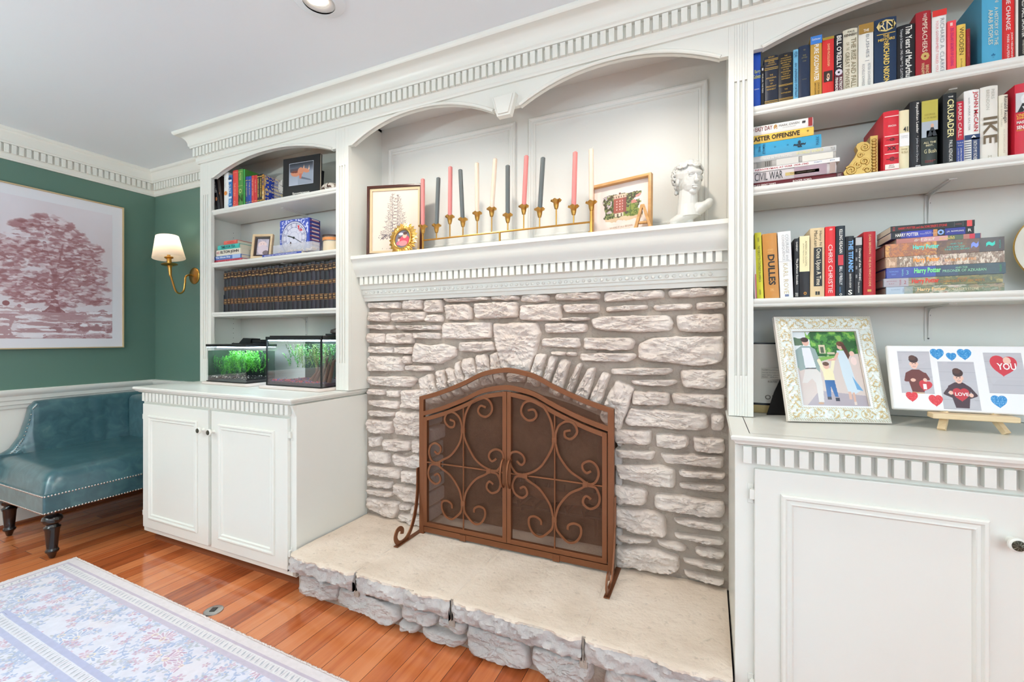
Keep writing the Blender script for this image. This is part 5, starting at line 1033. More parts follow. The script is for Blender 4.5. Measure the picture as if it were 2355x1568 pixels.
frame_obj('picture_frame', 'small tan wooden frame with a baby photo, angled beside the book stack', FM(FX.x, 1.762, SL[1] + .001, .16, math.radians(20)), .125, .150, .014, .018, TAN, pic_baby, liner=(.010, mat((46, 28, 22), .4)))
# blue clock tin
t = thing('tin', 'blue tin box with a tower clock dial on the second left shelf', 'tin', (-2.19, 1.84, SL[1]))
x0, x1, z0, z1 = -2.312, -2.084, SL[1] + .001, 1.852; BL = mat((40, 62, 168), .3, name='blue_lacquer')
b = MB(T(x0, 1.802, z0, rz=.06)); wd, hh = x1 - x0, z1 - z0; b.box(0, wd, 0, .085, 0, hh, BL); b.build('box', t, bevel=.008, seg=3)
cv = Cv(wd - .012, hh - .010, 150, 150, (214, 212, 226)); X = cv.x.max() / 2; r = np.hypot(cv.x - X, cv.y - .5); th = np.arctan2(cv.y - .5, cv.x - X)
cv.put(r > .46, (52, 74, 176)); cv.put((r > .47) & (fbm(cv.x * 22, cv.y * 22, 2, 7) > .52), (196, 200, 232)); cv.put((r < .46) & (r > .445), (44, 50, 110)); cv.put((r < .40) & (r > .39), (44, 50, 110)); cv.put((r < .29) & (r > .28), (70, 80, 140)); cv.put((r < .17) & (r > .165), (90, 96, 150))
cv.put((r > .29) & (r < .39) & (np.abs((th * 6 / PI) % 1 - .5) < .12) & (np.abs((th * 24 / PI) % 1 - .5) < .3), (52, 58, 120)); cv.put((r > .40) & (r < .445) & (np.abs((th * 30 / PI) % 1 - .5) < .1), (52, 58, 120))
for q in range(12): a = q * PI / 6; cv.line((X + .17 * math.cos(a), .5 + .17 * math.sin(a)), (X + .28 * math.cos(a), .5 + .28 * math.sin(a)), .003, (110, 116, 168))
cv.poly([(X + .12, .83), (X + .2, .83), (X + .2, .64)], (206, 50, 60)); cv.poly([(X + .24, .76), (X + .32, .68), (X + .22, .66)], (206, 50, 60)); cv.ell(X - .12, .34, .03, .06, (60, 30, 34))
cv.grid('dial', T(x0, 1.802, z0, rz=.06) @ fr(.006, -.0006, .005), t, .3)
b = MB(T(x0, 1.802, z0, rz=.06) @ fr(wd / 2, -.0012, hh / 2)); b.box(-.012, .075, -.0016, .0016, 0, .0008, BLACKM, Matrix.Rotation(-.5, 4, 'Z')); b.box(-.05, .005, -.003, .003, 0, .0008, BLACKM, Matrix.Rotation(-.3, 4, 'Z')); b.lathe([(.007, 0), (.007, .001)], BLACKM, 16); b.build('hands', t)
cv = Cv(.078, hh - .010, 40, 110, (36, 48, 130)); cv.put((np.sin(cv.y * 60) > .1) & (np.abs(cv.x - .2) < .13), (206, 190, 196)); cv.put((np.sin(cv.y * 60 + 1) > .8), (150, 60, 70)); cv.grid('side_pattern', T(x0, 1.802, z0, rz=.06) @ Matrix(((0, 0, 1, wd + .0006), (1, 0, 0, .004), (0, 1, 0, .005), (0, 0, 0, 1))), t, .3)
# booklet and clear case of shells in front of the tin
flat_book(at(603, 590, Y=1.742).x, at(692, 590, Y=1.742).x, SL[1] + .0005, SL[1] + .013, '3c4aa0', 'thin blue booklet lying under the clear case, second shelf of the left bookcase', [], [('MAKERS OF THE BRITISH MONARCHY', .06, .9, .25, .75, 'd8dcf0', 0, .02)], dep=.05, y=1.742, soft=True)
t = thing('display_case', 'clear plastic case of seashells lying in front of the blue tin', 'case', (-2.14, 1.78, SL[1] + .013))
cx0, cx1, cz0, cz1 = -2.300, -1.985, SL[1] + .0145, SL[1] + .062
b = MB(); PL = mat((236, 236, 242), .08, name='clear_plastic'); PL.node_tree.nodes['Principled BSDF'].inputs['Alpha'].default_value = .28
for q in ((cx0, cx1, 1.752, 1.7535, cz0, cz1), (cx0, cx1, 1.7985, 1.80, cz0, cz1), (cx0, cx0 + .0015, 1.752, 1.80, cz0, cz1), (cx1 - .0015, cx1, 1.752, 1.80, cz0, cz1), (cx0, cx1, 1.752, 1.80, cz1, cz1 + .0015), (cx0, cx1, 1.752, 1.80, cz0 - .001, cz0)): b.box(*q, PL)
b.build('box', t, smooth=0)
rnd = random.Random(5); 
b = MB(); SHL = mat((206, 186, 160), .5, name='shell')
for k in range(26): x = cx0 + .03 + .275 * rnd.random(); b.ball((x, 1.776 + rnd.uniform(-.01, .01), cz0 + .008 + rnd.uniform(0, .010)), (.008, .006, .006), SHL, 8)
o = tag(b.build('seashells'), 'pale seashells heaped inside the clear case', 'shells'); o['kind'] = 'stuff'
# jar candle
JG = mat((240, 232, 220), .05, name='jar_glass'); JG.node_tree.nodes['Principled BSDF'].inputs['Alpha'].default_value = .18
t = thing('jar_candle', 'cream candle in a glass jar with dark lid beside the blue tin', 'candle', (-1.89, 1.80, SL[1]))
jx, jy = -1.888, 1.80; b = MB(T(jx, jy, SL[1] + .001)); b.lathe([(.001, .002), (.048, .002), (.048, .055), (.001, .055)], mat((226, 210, 176), .6, sub=.3), 32); b.build('wax', t)
b = MB(T(jx, jy, SL[1] + .001)); b.lathe([(.046, 0), (.051, .002), (.052, .080)], JG, 32, cap=False); b.build('jar', t)
b = MB(T(jx, jy, SL[1] + .001)); b.lathe([(.0522, .058), (.0524, .074)], mat((206, 132, 70), .4, name='amber_band'), 32, cap=False); b.build('band', t)
b = MB(T(jx, jy, SL[1] + .001)); b.lathe([(.001, .080), (.054, .080), (.055, .087), (.001, .088)], mat((62, 40, 34), .25), 32); b.build('lid', t)
# ornate gold bookend on the right
t = MB(); z0 = SR[1] + .001; GB = mat((196, 162, 92), .38, .55, name='antique_gold'); GDK = mat((96, 68, 34), .5, .5)
S7f = lambda x, y: wallpt(1700 + x / 3.595, 180 + y / 3.595, 1.775)
pr = [S7f(*p) for p in ((868, 806), (862, 780), (905, 720), (955, 655), (980, 600), (965, 570), (975, 545), (1010, 528), (1055, 530), (1080, 550), (1083, 790))]
b = MB(fr(0, 1.80, 0)); b.prism(pr[::-1], 0, .028, GB)
def curl(cx, cz, r, turns, a0, s=1, w=.0035, h=.028): b.tube([(cx + r * (1 - .8 * i / 26) * math.cos(a0 + s * turns * 2 * PI * i / 26), cz + r * (1 - .8 * i / 26) * math.sin(a0 + s * turns * 2 * PI * i / 26), h) for i in range(27)], w, GB, 6)
for px, py, r, tr, a0, s in ((1035, 575, .012, 1.5, 1.6, -1), (920, 765, .016, 1.6, 2.5, -1), (1030, 690, .012, 1.4, -1.2, 1), (980, 720, .010, 1.2, 2.0, 1), (1055, 760, .010, 1.2, 3, -1), (1000, 640, .008, 1.2, 0, 1)):
    c = S7f(px, py); curl(c[0], c[1], r, tr, a0, s)
xa, xb = S7f(1088, 700)[0], S7f(1150, 700)[0]; zt1 = S7f(1150, 465)[1]
b.box(xa, xb, z0, zt1, -.05, .020, GB)
for i in range(11): zz = z0 + .012 + i * (zt1 - z0 - .02) / 11; b.ball(((xa + xb) / 2, zz + .003, .020), ((xb - xa) * .36, .006, .006), GB, 10)
b.box(S7f(868, 800)[0], xa, z0, z0 + .006, -.04, .03, GB)
tag(b.build('bookend', smooth=45), 'ornate gold scroll bookend between the book stack and the thick red book', 'bookend')
# round plate on the lower right shelf
t = thing('plate', 'round cream plate with gold rim and painted landscape, right of the stacked books', 'plate', (1.0, 1.93, SR[2]))
px, pz, R = .995, 1.437, .120; M = T(px, 1.93, pz) @ Matrix.Rotation(PI / 2 - .12, 4, 'X')
b = MB(M); b.lathe([(.001, 0), (.085, 0), (R, .012), (R, .015), (.083, .003), (.001, .003)], mat((240, 236, 222), .15), 64); b.build('dish', t)
b = MB(M); b.lathe([(R - .002, .0145), (R + .001, .0155), (R + .001, .011)], GOLD, 64, cap=False); b.build('gilt_rim', t)
b = MB(M)
for k, (c, z, pts) in enumerate((('a8c8e4', .0036, [(.07 * math.cos(a), .07 * math.sin(a)) for a in np.linspace(0, 2 * PI, 40)[:-1]]), ('7f9f5c', .0040, [(.07 * math.cos(a), .07 * math.sin(a)) for a in np.linspace(PI * 1.08, PI * 1.92, 24)]), ('6f9ac8', .0040, [(-.06, .035), (-.03, .05), (.0, .03), (.04, .045), (.06, .02), (.0, .012), (-.05, .015)]))): b.ngon(pts, z, C(c), None)
b.build('painting', t)
b = MB(); b.tube([(px - .03, 1.90, SR[2] + .006), (px - .03, 1.93, SR[2] + .004), (px - .03, 1.965, SR[2] + .10)], .003, BRASS, 6); b.tube([(px + .03, 1.90, SR[2] + .006), (px + .03, 1.93, SR[2] + .004), (px + .03, 1.965, SR[2] + .10)], .003, BRASS, 6); tag(b.build('plate_stand'), 'small brass wire stand behind the round plate', 'stand')

# ================================================================ mantel shelf objects
# fir-tree print
def pic_fir(w, h):
    cv = Cv(w, h, 150, 190, (226, 208, 192)); X = cv.x.max(); rnd = random.Random(3); D = (84, 72, 80)
    for cx, top, base in ((X * .45, .93, .22), (X * .55, .91, .24)):
        cv.line((cx, base - .0), (cx, top), .003, D)
        for k in range(26):
            t = k / 25; y = top - .01 - t * (top - base - .06)
            for s in (-1, 1):
                if (s > 0) == (cx < X * .5) and k % 2: continue
                L = (.02 + .18 * t ** .8) * rnd.uniform(.6, 1.15); x1 = cx + s * L; ym = y - L * .35; cv.line((cx, y), (x1, ym), .0022, D); cv.line((x1, ym), (x1 + s * .015, ym + .012), .002, D)
                for q in range(int(4 + L * 60)): a = rnd.random(); xx = cx + s * L * a; yy = y - L * .35 * a; cv.line((xx, yy), (xx + s * rnd.uniform(0, .012), yy - rnd.uniform(.008, .022)), .0016, D, .85)
    cv.path([(X * .42, .30), (X * .36, .27), (X * .30, .27), (X * .22, .22), (X * .2, .20)], .004, D); cv.put((fbm(cv.x * 60, cv.y * 60, 2, 6) > .55) & (np.hypot((cv.x - X * .3) / .12, (cv.y - .25) / .04) < 1), D, .8)
    cv.put((cv.y > .058) & (cv.y < .072) & (vnoise(cv.x * 70, cv.y * 40, 4) > .52) & (cv.x > X * .22) & (cv.x < X * .8), (150, 134, 122)); return cv
DK = mat((70, 34, 22), .3, name='mahogany')
frame_obj('picture_frame', 'dark wood frame with a drawing of two fir trees on the mantel', FM(-1.640, 1.800, ZM + .001, .02, .26), .304, .366, .014, .016, DK, pic_fir, liner=(.012, mat((214, 188, 150), .4, .3)), mat_w=.003, matc=(226, 208, 192))
# sunflower frame
t = thing('photo_frame', 'small gold sunburst frame in front of the fir-tree picture', 'picture frame', (-1.388, 1.77, ZM))
SXc, SYc, SZc = -1.386, 1.768, 1.650; M = T(SXc, SYc, SZc) @ Matrix.Rotation(-.12, 4, 'X') @ FRONT
b = MB(M)
for ring, (n, r0, r1, w0, h) in enumerate(((24, .045, .088, .0105, .001), (24, .045, .078, .009, .004))):
    for i in range(n):
        a = 2 * PI * (i + ring * .5) / n; R_ = Matrix.Rotation(a, 4, 'Z')
        b.add([(r0, -w0 * .7, h), ((r0 + r1) * .55, -w0, h), (r1, 0, h - .001), ((r0 + r1) * .55, w0, h), (r0, w0 * .7, h), ((r0 + r1) * .5, 0, h + .006), (r0, 0, h + .005)], [(0, 1, 5, 6), (1, 2, 5), (2, 3, 5), (3, 4, 6, 5)], GOLD, R_)
b.build('petals', t, smooth=0)
b = MB(M); b.lathe([(.046, 0), (.054, .003), (.054, .009), (.050, .012), (.046, .010), (.044, .005)], GOLD, 40, cap=False); b.build('rim', t)
b = MB(M); b.lathe([(.001, -.008), (.05, -.008), (.05, .002), (.001, .002)], BRASS, 32); b.build('back', t)
b = MB(M); b.ngon([(.0445 * math.cos(a), .0445 * math.sin(a)) for a in np.linspace(0, 2 * PI, 40)[:-1]], .0045, C('6e6a74'))
for c, cx, cy2, rx, ry in (('d9485a', .012, -.008, .030, .026), ('e88a8a', .004, -.022, .026, .014), ('e6b49a', .012, .016, .013, .013), ('5a3a30', .014, .028, .013, .008), ('e8b8a0', -.018, -.004, .011, .010), ('e06a80', -.022, -.020, .014, .010), ('6a4238', -.018, .007, .011, .005), ('d8d4de', -.012, .026, .014, .007)):
    b.ngon([(cx + rx * math.cos(a), cy2 + ry * math.sin(a)) for a in np.linspace(0, 2 * PI, 24)[:-1] if math.hypot(cx + rx * math.cos(a), cy2 + ry * math.sin(a)) < .0445], .0047 + .0001 * abs(cy2) * 10, C(c))
b.build('photo', t)
# candelabra
t = thing('candelabra', 'long brass candelabra of twelve flower-shaped cups on one rail along the mantel', 'candelabra', (-.87, 1.80, ZM))
cups = [(-1.291, 1.713), (-1.211, 1.709), (-1.135, 1.743), (-1.063, 1.722), (-.986, 1.742), (-.911, 1.753), (-.83, 1.716), (-.752, 1.745), (-.677, 1.723), (-.601, 1.751), (-.524, 1.716), (-.448, 1.724)]
b = MB(); b.tube([(-1.291, 1.80, 1.642), (-.448, 1.80, 1.642)], .0042, BRASS, 8); b.build('rail', t)
for x, tk in ((-1.291, .0055), (-.870, .0048), (-.448, .0065)):
    b = MB(); b.tube([(x, 1.80, ZM + .001), (x, 1.80, 1.642)], tk, BRASS, 10)
    if x != -.870: b.tube([(x, 1.76, ZM + .004), (x, 1.84, ZM + .004)], .004, BRASS, 8)
    b.build('leg', t)
tops = [(-1.291, 1.945), (-1.2, 1.938), (-1.132, 1.98), (-1.077, 1.958), (-.988, 1.975), (-.893, 1.979), (-.83, 1.938), (-.739, 1.966), (-.661, 1.945), None, (-.517, 1.944), (-.449, 1.944)]
cc = ['p', 'g', 'p', 'g', 'c', 'c', 'g', 'p', 'g', None, 'p', 'c']; CM = dict(p=mat((216, 128, 124), .35, name='pink_wax', coat=.3), g=mat((92, 98, 98), .3, name='grey_wax', coat=.3), c=mat((228, 208, 188), .4, name='cream_wax', sub=.3)); CN = dict(p='dusty pink', g='charcoal grey', c='cream')
for i, (x, z) in enumerate(cups):
    b = MB(); b.tube([(x, 1.80, 1.642), (x, 1.80, z - .036)], .0032 if 0 < i < 11 else .0055, BRASS, 8); b.build('stem', t)
    b = MB(T(x, 1.80, z)); n = 48; vs = []; fs = []; P = [(.003, -.038), (.007, -.037), (.0105, -.024), (.0125, -.010), (.018, -.004), (.0235, .001), (.0215, .0015), (.0165, -.003), (.0110, -.009), (.0108, -.022)]
    for r, h in P:
        wv = max(0, (r - .012) / .012)
        for k in range(n): a = 2 * PI * k / n; q = 1 + .09 * wv * math.cos(6 * a); vs.append((r * q * math.cos(a), r * q * math.sin(a), h + .0035 * wv * math.cos(6 * a + PI)))
    for j in range(len(P) - 1): fs += [(j * n + k, j * n + (k + 1) % n, (j + 1) * n + (k + 1) % n, (j + 1) * n + k) for k in range(n)]
    fs += [tuple(range(n - 1, -1, -1)), tuple(range((len(P) - 1) * n, len(P) * n))]
    b.add(vs, fs, BRASS); b.build('cup', t, smooth=60)
    if tops[i]:
        tx, tz = tops[i]; zb = z - .021; o = thing('taper_candle', '%s taper candle in the %s cup from the left of the brass candelabra' % (CN[cc[i]], ordn[i]), 'candle', (x, 1.80, zb), 'taper candles on the mantel')
        b = MB(); b.tube([(x, 1.80, zb), (x + (tx - x) * .5, 1.80, (zb + tz) / 2), (tx, 1.80, tz - .003), (tx, 1.80, tz)], [.0100, .0104, .0102, .0070], CM[cc[i]], 20); b.build('wax', o)
        b = MB(); b.tube([(tx, 1.80, tz - .001), (tx + .003, 1.80, tz + .005), (tx + .009, 1.80, tz + .008)], .0008, mat((228, 220, 206), .8), 5); b.build('wick', o)
# watercolour of the red-brick building
def pic_bld(w, h):
    cv = Cv(w, h, 190, 150, (230, 216, 208)); X = cv.x.max(); n = fbm(cv.x * 7, cv.y * 7, 4, 3); f = fbm(cv.x * 30, cv.y * 30, 3, 8); g2 = fbm(cv.x * 14, cv.y * 14, 3, 12)
    e = np.maximum(np.abs((cv.x - X * .52) / (X * .44)), np.abs((cv.y - .50) / .37)) + (n - .5) * .45
    m = (e < .92); cv.put(m, (108, 118, 74)); cv.put(m & (f > .52), (66, 76, 46)); cv.put(m & (f < .40), (150, 152, 96)); cv.put(m & (g2 > .60), (84, 72, 56)); cv.put(m & (cv.x > X * .55) & (cv.y < .5) & (g2 < .5), (128, 140, 60)); cv.put(m & (cv.y < .20 + .1 * n), (212, 184, 152)); cv.put(m & (cv.x < X * .3) & (g2 < .38) & (cv.y > .4), (190, 170, 176))
    cv.rect(X * .34, X * .62, .38, .80, (168, 92, 78)); cv.rect(X * .55, X * .62, .38, .78, (140, 74, 64)); cv.rect(X * .335, X * .625, .76, .86, (214, 190, 166)); cv.put((cv.x > X * .34) & (cv.x < X * .62) & (cv.y > .775) & (cv.y < .82) & (np.sin(cv.x * 90) > .2), (120, 92, 80)); cv.rect(X * .46, X * .50, .86, .91, (120, 84, 72)); cv.put((cv.x > X * .40) & (cv.x < X * .55) & (cv.y > .42) & (cv.y < .72) & (np.sin(cv.x * 75) > .3) & (np.sin(cv.y * 85) > .2), (216, 178, 168))
    cv.rect(X * .36, X * .56, .28, .37, (226, 206, 182)); cv.put((cv.x > X * .36) & (cv.x < X * .56) & (cv.y > .28) & (cv.y < .36) & (np.sin(cv.x * 60) > .3), (110, 90, 74)); cv.poly([(X * .74, .62), (X * .94, .66), (X * .94, .72), (X * .80, .70)], (226, 214, 210)); cv.poly([(X * .73, .54), (X * .86, .58), (X * .80, .66), (X * .73, .64)], (196, 128, 116)); cv.poly([(X * .82, .70), (X * .93, .74), (X * .93, .80), (X * .82, .76)], (206, 140, 130))
    cv.ell(X * .76, .40, .13, .17, (132, 140, 62)); cv.put((np.hypot((cv.x - X * .76) / .13, (cv.y - .4) / .17) < 1) & (f > .5), (88, 104, 44)); return cv
HON = wood('honey_maple', ((190, 140, 84), (208, 160, 102)), (2, 2, 9), .35)
bl = frame_obj('picture_frame', 'honey wood frame with a watercolour of a red brick building among trees, on the mantel', FM(-.468, 1.888, ZM + .001, .02, -.235), .268, .226, .012, .022, HON, pic_bld, mat_w=.022, matc=(232, 218, 210), pics='watercolour')
b = MB(FM(-.468, 1.888, ZM + .001, .02, -.235)); b.text('WHERE IT ALL BEGAN', .085, .185, .030, .038, .0042, C('b09474')); b.text('love at Kneeland', .10, .175, .0215, .027, .0042, C('c8b49c')); b.build('caption', bl)
# letter A
b = MB(fr(0, 1.795, 0)); z0 = ZM + .001
pts = [(-.274, z0), (-.248, z0 + .093), (-.234, z0 + .093), (-.205, z0), (-.217, z0), (-.2245, z0 + .024), (-.2545, z0 + .024), (-.2615, z0)]
b.prism(pts, 0, .022, HON)
b2 = MB(fr(0, 1.795, 0))
outer = [(-.274, z0), (-.247, z0 + .094), (-.233, z0 + .094), (-.204, z0), (-.216, z0), (-.240, z0 + .082), (-.262, z0)]
b2.prism(outer, 0, .022, HON); b2.prism([(-.2555, z0 + .020), (-.2225, z0 + .020), (-.2245, z0 + .028), (-.2535, z0 + .028)], .003, .020, HON)
tag(b2.build('wooden_letter', bevel=.001), 'freestanding wooden letter A in front of the watercolour on the mantel', 'letter')
# bust: union of simple volumes, voxel remeshed into one surface
b = MB(); W0 = mat((212, 211, 206), .35, name='white_plaster'); s = 1.0
def E(c, r, rx=0, ry=0, rz=0): b.ball((0, 0, 0), r, W0, 20, T(*c, rx, ry, rz))
HR = T(0, 0, 0)
# neck, chest slab, shoulder
b.tube([(0, .004, .040), (-.002, .004, .085), (.000, .000, .135)], [.042, .034, .030], W0, 20)
E((-.012, -.004, .040), (.062, .030, .020), ry=-.35); E((-.040, -.004, .022), (.030, .024, .014), ry=-.4); E((.040, .0, .066), (.036, .026, .017), ry=-.75); E((.064, .0, .082), (.020, .022, .015), ry=-.9); E((.010, .0, .060), (.05, .026, .022), ry=-.5)
b.lathe([(.022, .0), (.024, .004), (.018, .020), (.018, .045)], W0, 20)
# head turned to its left: local frame with face along -y then rotated
HM = T(.004, 0, .170, rz=math.radians(28)) @ Matrix.Rotation(.05, 4, 'X')
def H(c, r, rx=0, ry=0, rz=0): b.ball((0, 0, 0), r, W0, 18, HM @ T(*c, rx, ry, rz))
H((0, .008, .018), (.040, .047, .046)); H((0, .017, .022), (.0465, .048, .047)); H((0, .022, -.004), (.040, .040, .040)); H((0, -.012, -.012), (.033, .034, .046)); H((0, -.030, -.044), (.014, .012, .011)); H((0, -.030, -.002), (.026, .016, .026)); H((.018, -.02, -.014), (.014, .016, .02)); H((-.018, -.02, -.014), (.014, .016, .02))
H((0, -.041, .020), (.026, .010, .010)); H((0, -.048, -.004), (.0055, .010, .018), rx=-.25); H((0, -.054, -.013), (.008, .008, .006)); H((0, -.046, -.028), (.012, .006, .0032)); H((0, -.045, -.034), (.010, .006, .0034))
for sx in (-1, 1):
    H((sx * .014, -.042, .016), (.011, .006, .004), ry=sx * .15); H((sx * .0135, -.0385, .005), (.0075, .006, .0045)); H((sx * .0135, -.040, .010), (.010, .006, .0022)); H((sx * .039, .008, -.004), (.006, .010, .014))
rnd = random.Random(11)
for k in range(330):
    a = rnd.uniform(0, 2 * PI); e = rnd.uniform(-.55, 1.5); d = Vector((math.cos(a) * math.cos(e), math.sin(a) * math.cos(e), math.sin(e)))
    if d.y < -.15 and d.z < .40: continue
    if d.y < .05 and d.z < .12 and not (abs(d.x) > .75 and d.y > -.35 and d.z > -.15): continue
    p = Vector((d.x * .046, .014 + d.y * .050, .021 + d.z * .049)); r = rnd.uniform(.0065, .0115); ax = rnd.uniform(0, PI)
    X_ = HM @ Matrix.Translation(p) @ d.to_track_quat('Z', 'Y').to_matrix().to_4x4()
    b.tube([(r * .75 * math.cos(q * .75 + ax), r * .75 * math.sin(q * .75 + ax), .002 + .0008 * q) for q in range(8)], [.0042 - .00032 * q for q in range(8)], W0, 8, M=X_)
    b.ball((0, 0, 0), (.004, .004, .003), W0, 8, X_)
    if k % 2: q_ = rnd.uniform(.006, .0095); b.ball((rnd.uniform(-.004, .004), rnd.uniform(-.004, .004), .002), (q_, q_ * .75, q_ * .8), W0, 10, X_)
for k in range(16): a = rnd.uniform(.3, 2.8); H((.040 * math.cos(a), .012 + .036 * math.sin(a), -.028 - rnd.uniform(-.02, .018)), (.007, .007, .011))
bu = b.build('bust', smooth=0); bu.location = (-.078, 1.86, ZM + .001); bu.scale = (1.12, 1.12, 1.10)
r = bu.modifiers.new('remesh', 'REMESH'); r.mode = 'VOXEL'; r.voxel_size = .0012; r.use_smooth_shade = True
sm = bu.modifiers.new('smooth', 'SMOOTH'); sm.factor = .5; sm.iterations = 1
tag(bu, 'white plaster bust of a curly-haired youth at the right end of the mantel', 'bust')

# ================================================================ right counter: frames, easel, router
def leaf_frame_relief(w, h, fw):
    cv = Cv(w, h, 250, int(250 * h / w), (226, 232, 226)); X = cv.x.max(); k = fw / h
    e = np.minimum.reduce([cv.x, X - cv.x, cv.y, 1 - cv.y])
    band = (e > .03) & (e < k * .80); along = np.where(np.minimum(cv.x, X - cv.x) < np.minimum(cv.y, 1 - cv.y), cv.y, cv.x)
    q = (e - .03) / (k * .8 - .03); ph = along * 46
    leaf = np.abs(np.sin(ph + 5 * np.abs(q - .5))) ** 6; ring = np.abs(((along * 7) % 1 - .5) ** 2 * 14 + (q - .5) ** 2 * 5 - .75); nz = fbm(cv.x * 34, cv.y * 34, 3, 4)
    gold = band & ((leaf * (nz > .40) > .45) | (ring < .16) | (np.abs(nz - .5) < .018)); cv.put(gold, (206, 182, 132)); cv.put(band & (nz > .62), (238, 242, 238))
    ed = ((e < .03) | ((e > k * .80) & (e < k * .90))) & (np.sin((cv.x + cv.y) * 330) > 0) & ((e > .012) | (e < .03)); cv.put(ed & (e > .008), (196, 180, 150))
    cv.put(e > k * .9, (236, 240, 240)); z = np.where(band, .0025 * (leaf + (ring < .16)) * (nz > .35) + .001 * nz, 0) + np.where(e > k * .9, -.003 * np.clip((e - k * .9) / (k * .1), 0, 1), 0) + .004 * np.clip(e / .02, 0, 1)
    hole = e > k; return cv, z, hole
def pic_family(w, h):
    cv = Cv(w, h, 210, 270, (212, 200, 196)); X = cv.x.max(); S = X / .72; n = fbm(cv.x * 12, cv.y * 12, 4, 5)
    cv.rect(0, X, .50, 1, (196, 212, 190)); cv.put((cv.y > .72) & (cv.x < X * .3), (226, 234, 236)); hill = cv.y > .58 + .03 * np.sin(cv.x * 8)
    cv.put(hill & (cv.x > X * .22 + .08 * n) & (cv.y > .66 + .02 * n), (74, 140, 62)); cv.put(hill & (cv.x > X * .22 + .08 * n) & (cv.y > .66) & (n > .55), (40, 96, 48)); cv.put(hill & (cv.x > X * .22) & (cv.y > .66) & (n < .42), (132, 186, 84)); cv.put((cv.x < X * .16) & (cv.y > .78 + .04 * n) & (cv.y < .90 + .05 * n), (86, 112, 88))
    cv.poly([(0, .62), (X, .70), (X, .60), (0, .50)], (124, 176, 84)); cv.poly([(X * .34, .58), (X * .75, .67), (X, .70), (X, 0), (0, 0), (0, .46)], (214, 200, 194)); cv.poly([(X * .08, .0), (X, 0), (X, .14), (X * .3, .2)], (176, 166, 174)); cv.rect(X * .40, X * .50, .70, .82, (212, 200, 172)); cv.rect(X * .425, X * .475, .71, .79, (84, 96, 76)); cv.rect(X * .52, X * .64, .69, .72, (196, 186, 160))
    sk = (224, 178, 160); # man
    cv.poly([(X * .14, .50), (X * .36, .52), (X * .37, .30), (X * .35, .05), (X * .27, .05), (X * .27, .30), (X * .22, .36), (X * .14, .30), (X * .06, .30)], (222, 218, 214)); cv.poly([(X * .02, .74), (X * .12, .80), (X * .26, .80), (X * .34, .76), (X * .38, .62), (X * .36, .44), (X * .30, .50), (X * .12, .48), (X * .05, .46), (X * .0, .6)], (148, 168, 166)); cv.poly([(X * .13, .78), (X * .26, .78), (X * .31, .51), (X * .14, .50)], (232, 234, 242)); cv.rect(X * .14, X * .31, .49, .50, (70, 64, 66)); cv.ell(X * .205, .855, .042, .052, sk); cv.ell(X * .195, .89, .048, .035, (64, 48, 46)); cv.ell(X * .375, .61, .018, .02, sk); cv.ell(X * .30, .035, .035, .015, (196, 160, 130))
    # boy
    cv.poly([(X * .40, .50), (X * .56, .50), (X * .57, .34), (X * .41, .33)], (240, 232, 190)); cv.line((X * .42, .47), (X * .37, .60), .022, (238, 230, 196)); cv.line((X * .55, .48), (X * .60, .62), .020, (238, 230, 196)); cv.poly([(X * .41, .34), (X * .56, .34), (X * .58, .12), (X * .53, .12), (X * .49, .26), (X * .47, .12), (X * .41, .12)], (52, 104, 164)); cv.ell(X * .47, .53, .036, .042, sk); cv.ell(X * .468, .558, .040, .027, (104, 72, 58)); cv.rect(X * .41, X * .47, .085, .12, (44, 48, 66)); cv.rect(X * .53, X * .59, .065, .11, (44, 48, 66))
    # woman and baby
    cv.poly([(X * .67, .74), (X * .80, .74), (X * .84, .58), (X * .88, .34), (X * .96, .22), (X * .84, .16), (X * .74, .18), (X * .70, .40)], (206, 222, 232)); cv.poly([(X * .84, .40), (X * .97, .20), (X * .88, .22)], (110, 164, 208)); cv.line((X * .68, .70), (X * .62, .62), .016, sk); cv.line((X * .62, .62), (X * .53, .61), .013, sk); cv.ell(X * .735, .80, .036, .046, sk); cv.ell(X * .745, .835, .046, .034, (112, 72, 54)); cv.poly([(X * .74, .86), (X * .81, .82), (X * .87, .68), (X * .83, .62), (X * .79, .72), (X * .76, .78)], (88, 56, 44)); cv.ell(X * .90, .70, .030, .034, (230, 190, 176)); cv.ell(X * .91, .60, .036, .055, (236, 212, 206)); cv.rect(X * .80, X * .835, .06, .18, (214, 176, 158)); cv.rect(X * .80, X * .84, .02, .06, (226, 210, 200)); cv.rect(X * .74, X * .78, .09, .19, (220, 184, 168))
    return cv
pA, pB = at(1808.8, 970, Z=.885), at(2044.6, 975.5, Z=.885); rz = math.atan2(pB.y - pA.y, pB.x - pA.x); wd = math.hypot(pB.y - pA.y, pB.x - pA.x)
PH = .360
t = thing('photo_frame', 'ornate white frame with gilt leaf relief holding a family walking photo, on the right counter', 'picture frame', pA)
lean = math.radians(17); M = FM(pA.x, pA.y, .886, lean, rz); fw = .053
cv, z, hole = leaf_frame_relief(wd, PH, fw); ob = cv.grid('frame', M @ Matrix.Translation((0, 0, .014)), t, .5, 0, z=z)
bmm = bmesh.new(); bmm.from_mesh(ob.data); Mi = (M @ Matrix.Translation((0, 0, .014))).inverted()
dl = [f for f in bmm.faces if (lambda c: fw < c.x < wd - fw and fw < c.y < PH - fw)(Mi @ f.calc_center_median())]; bmesh.ops.delete(bmm, geom=dl, context='FACES'); bmm.to_mesh(ob.data); bmm.free()
ob.data.polygons.foreach_set('use_smooth', [True] * len(ob.data.polygons))
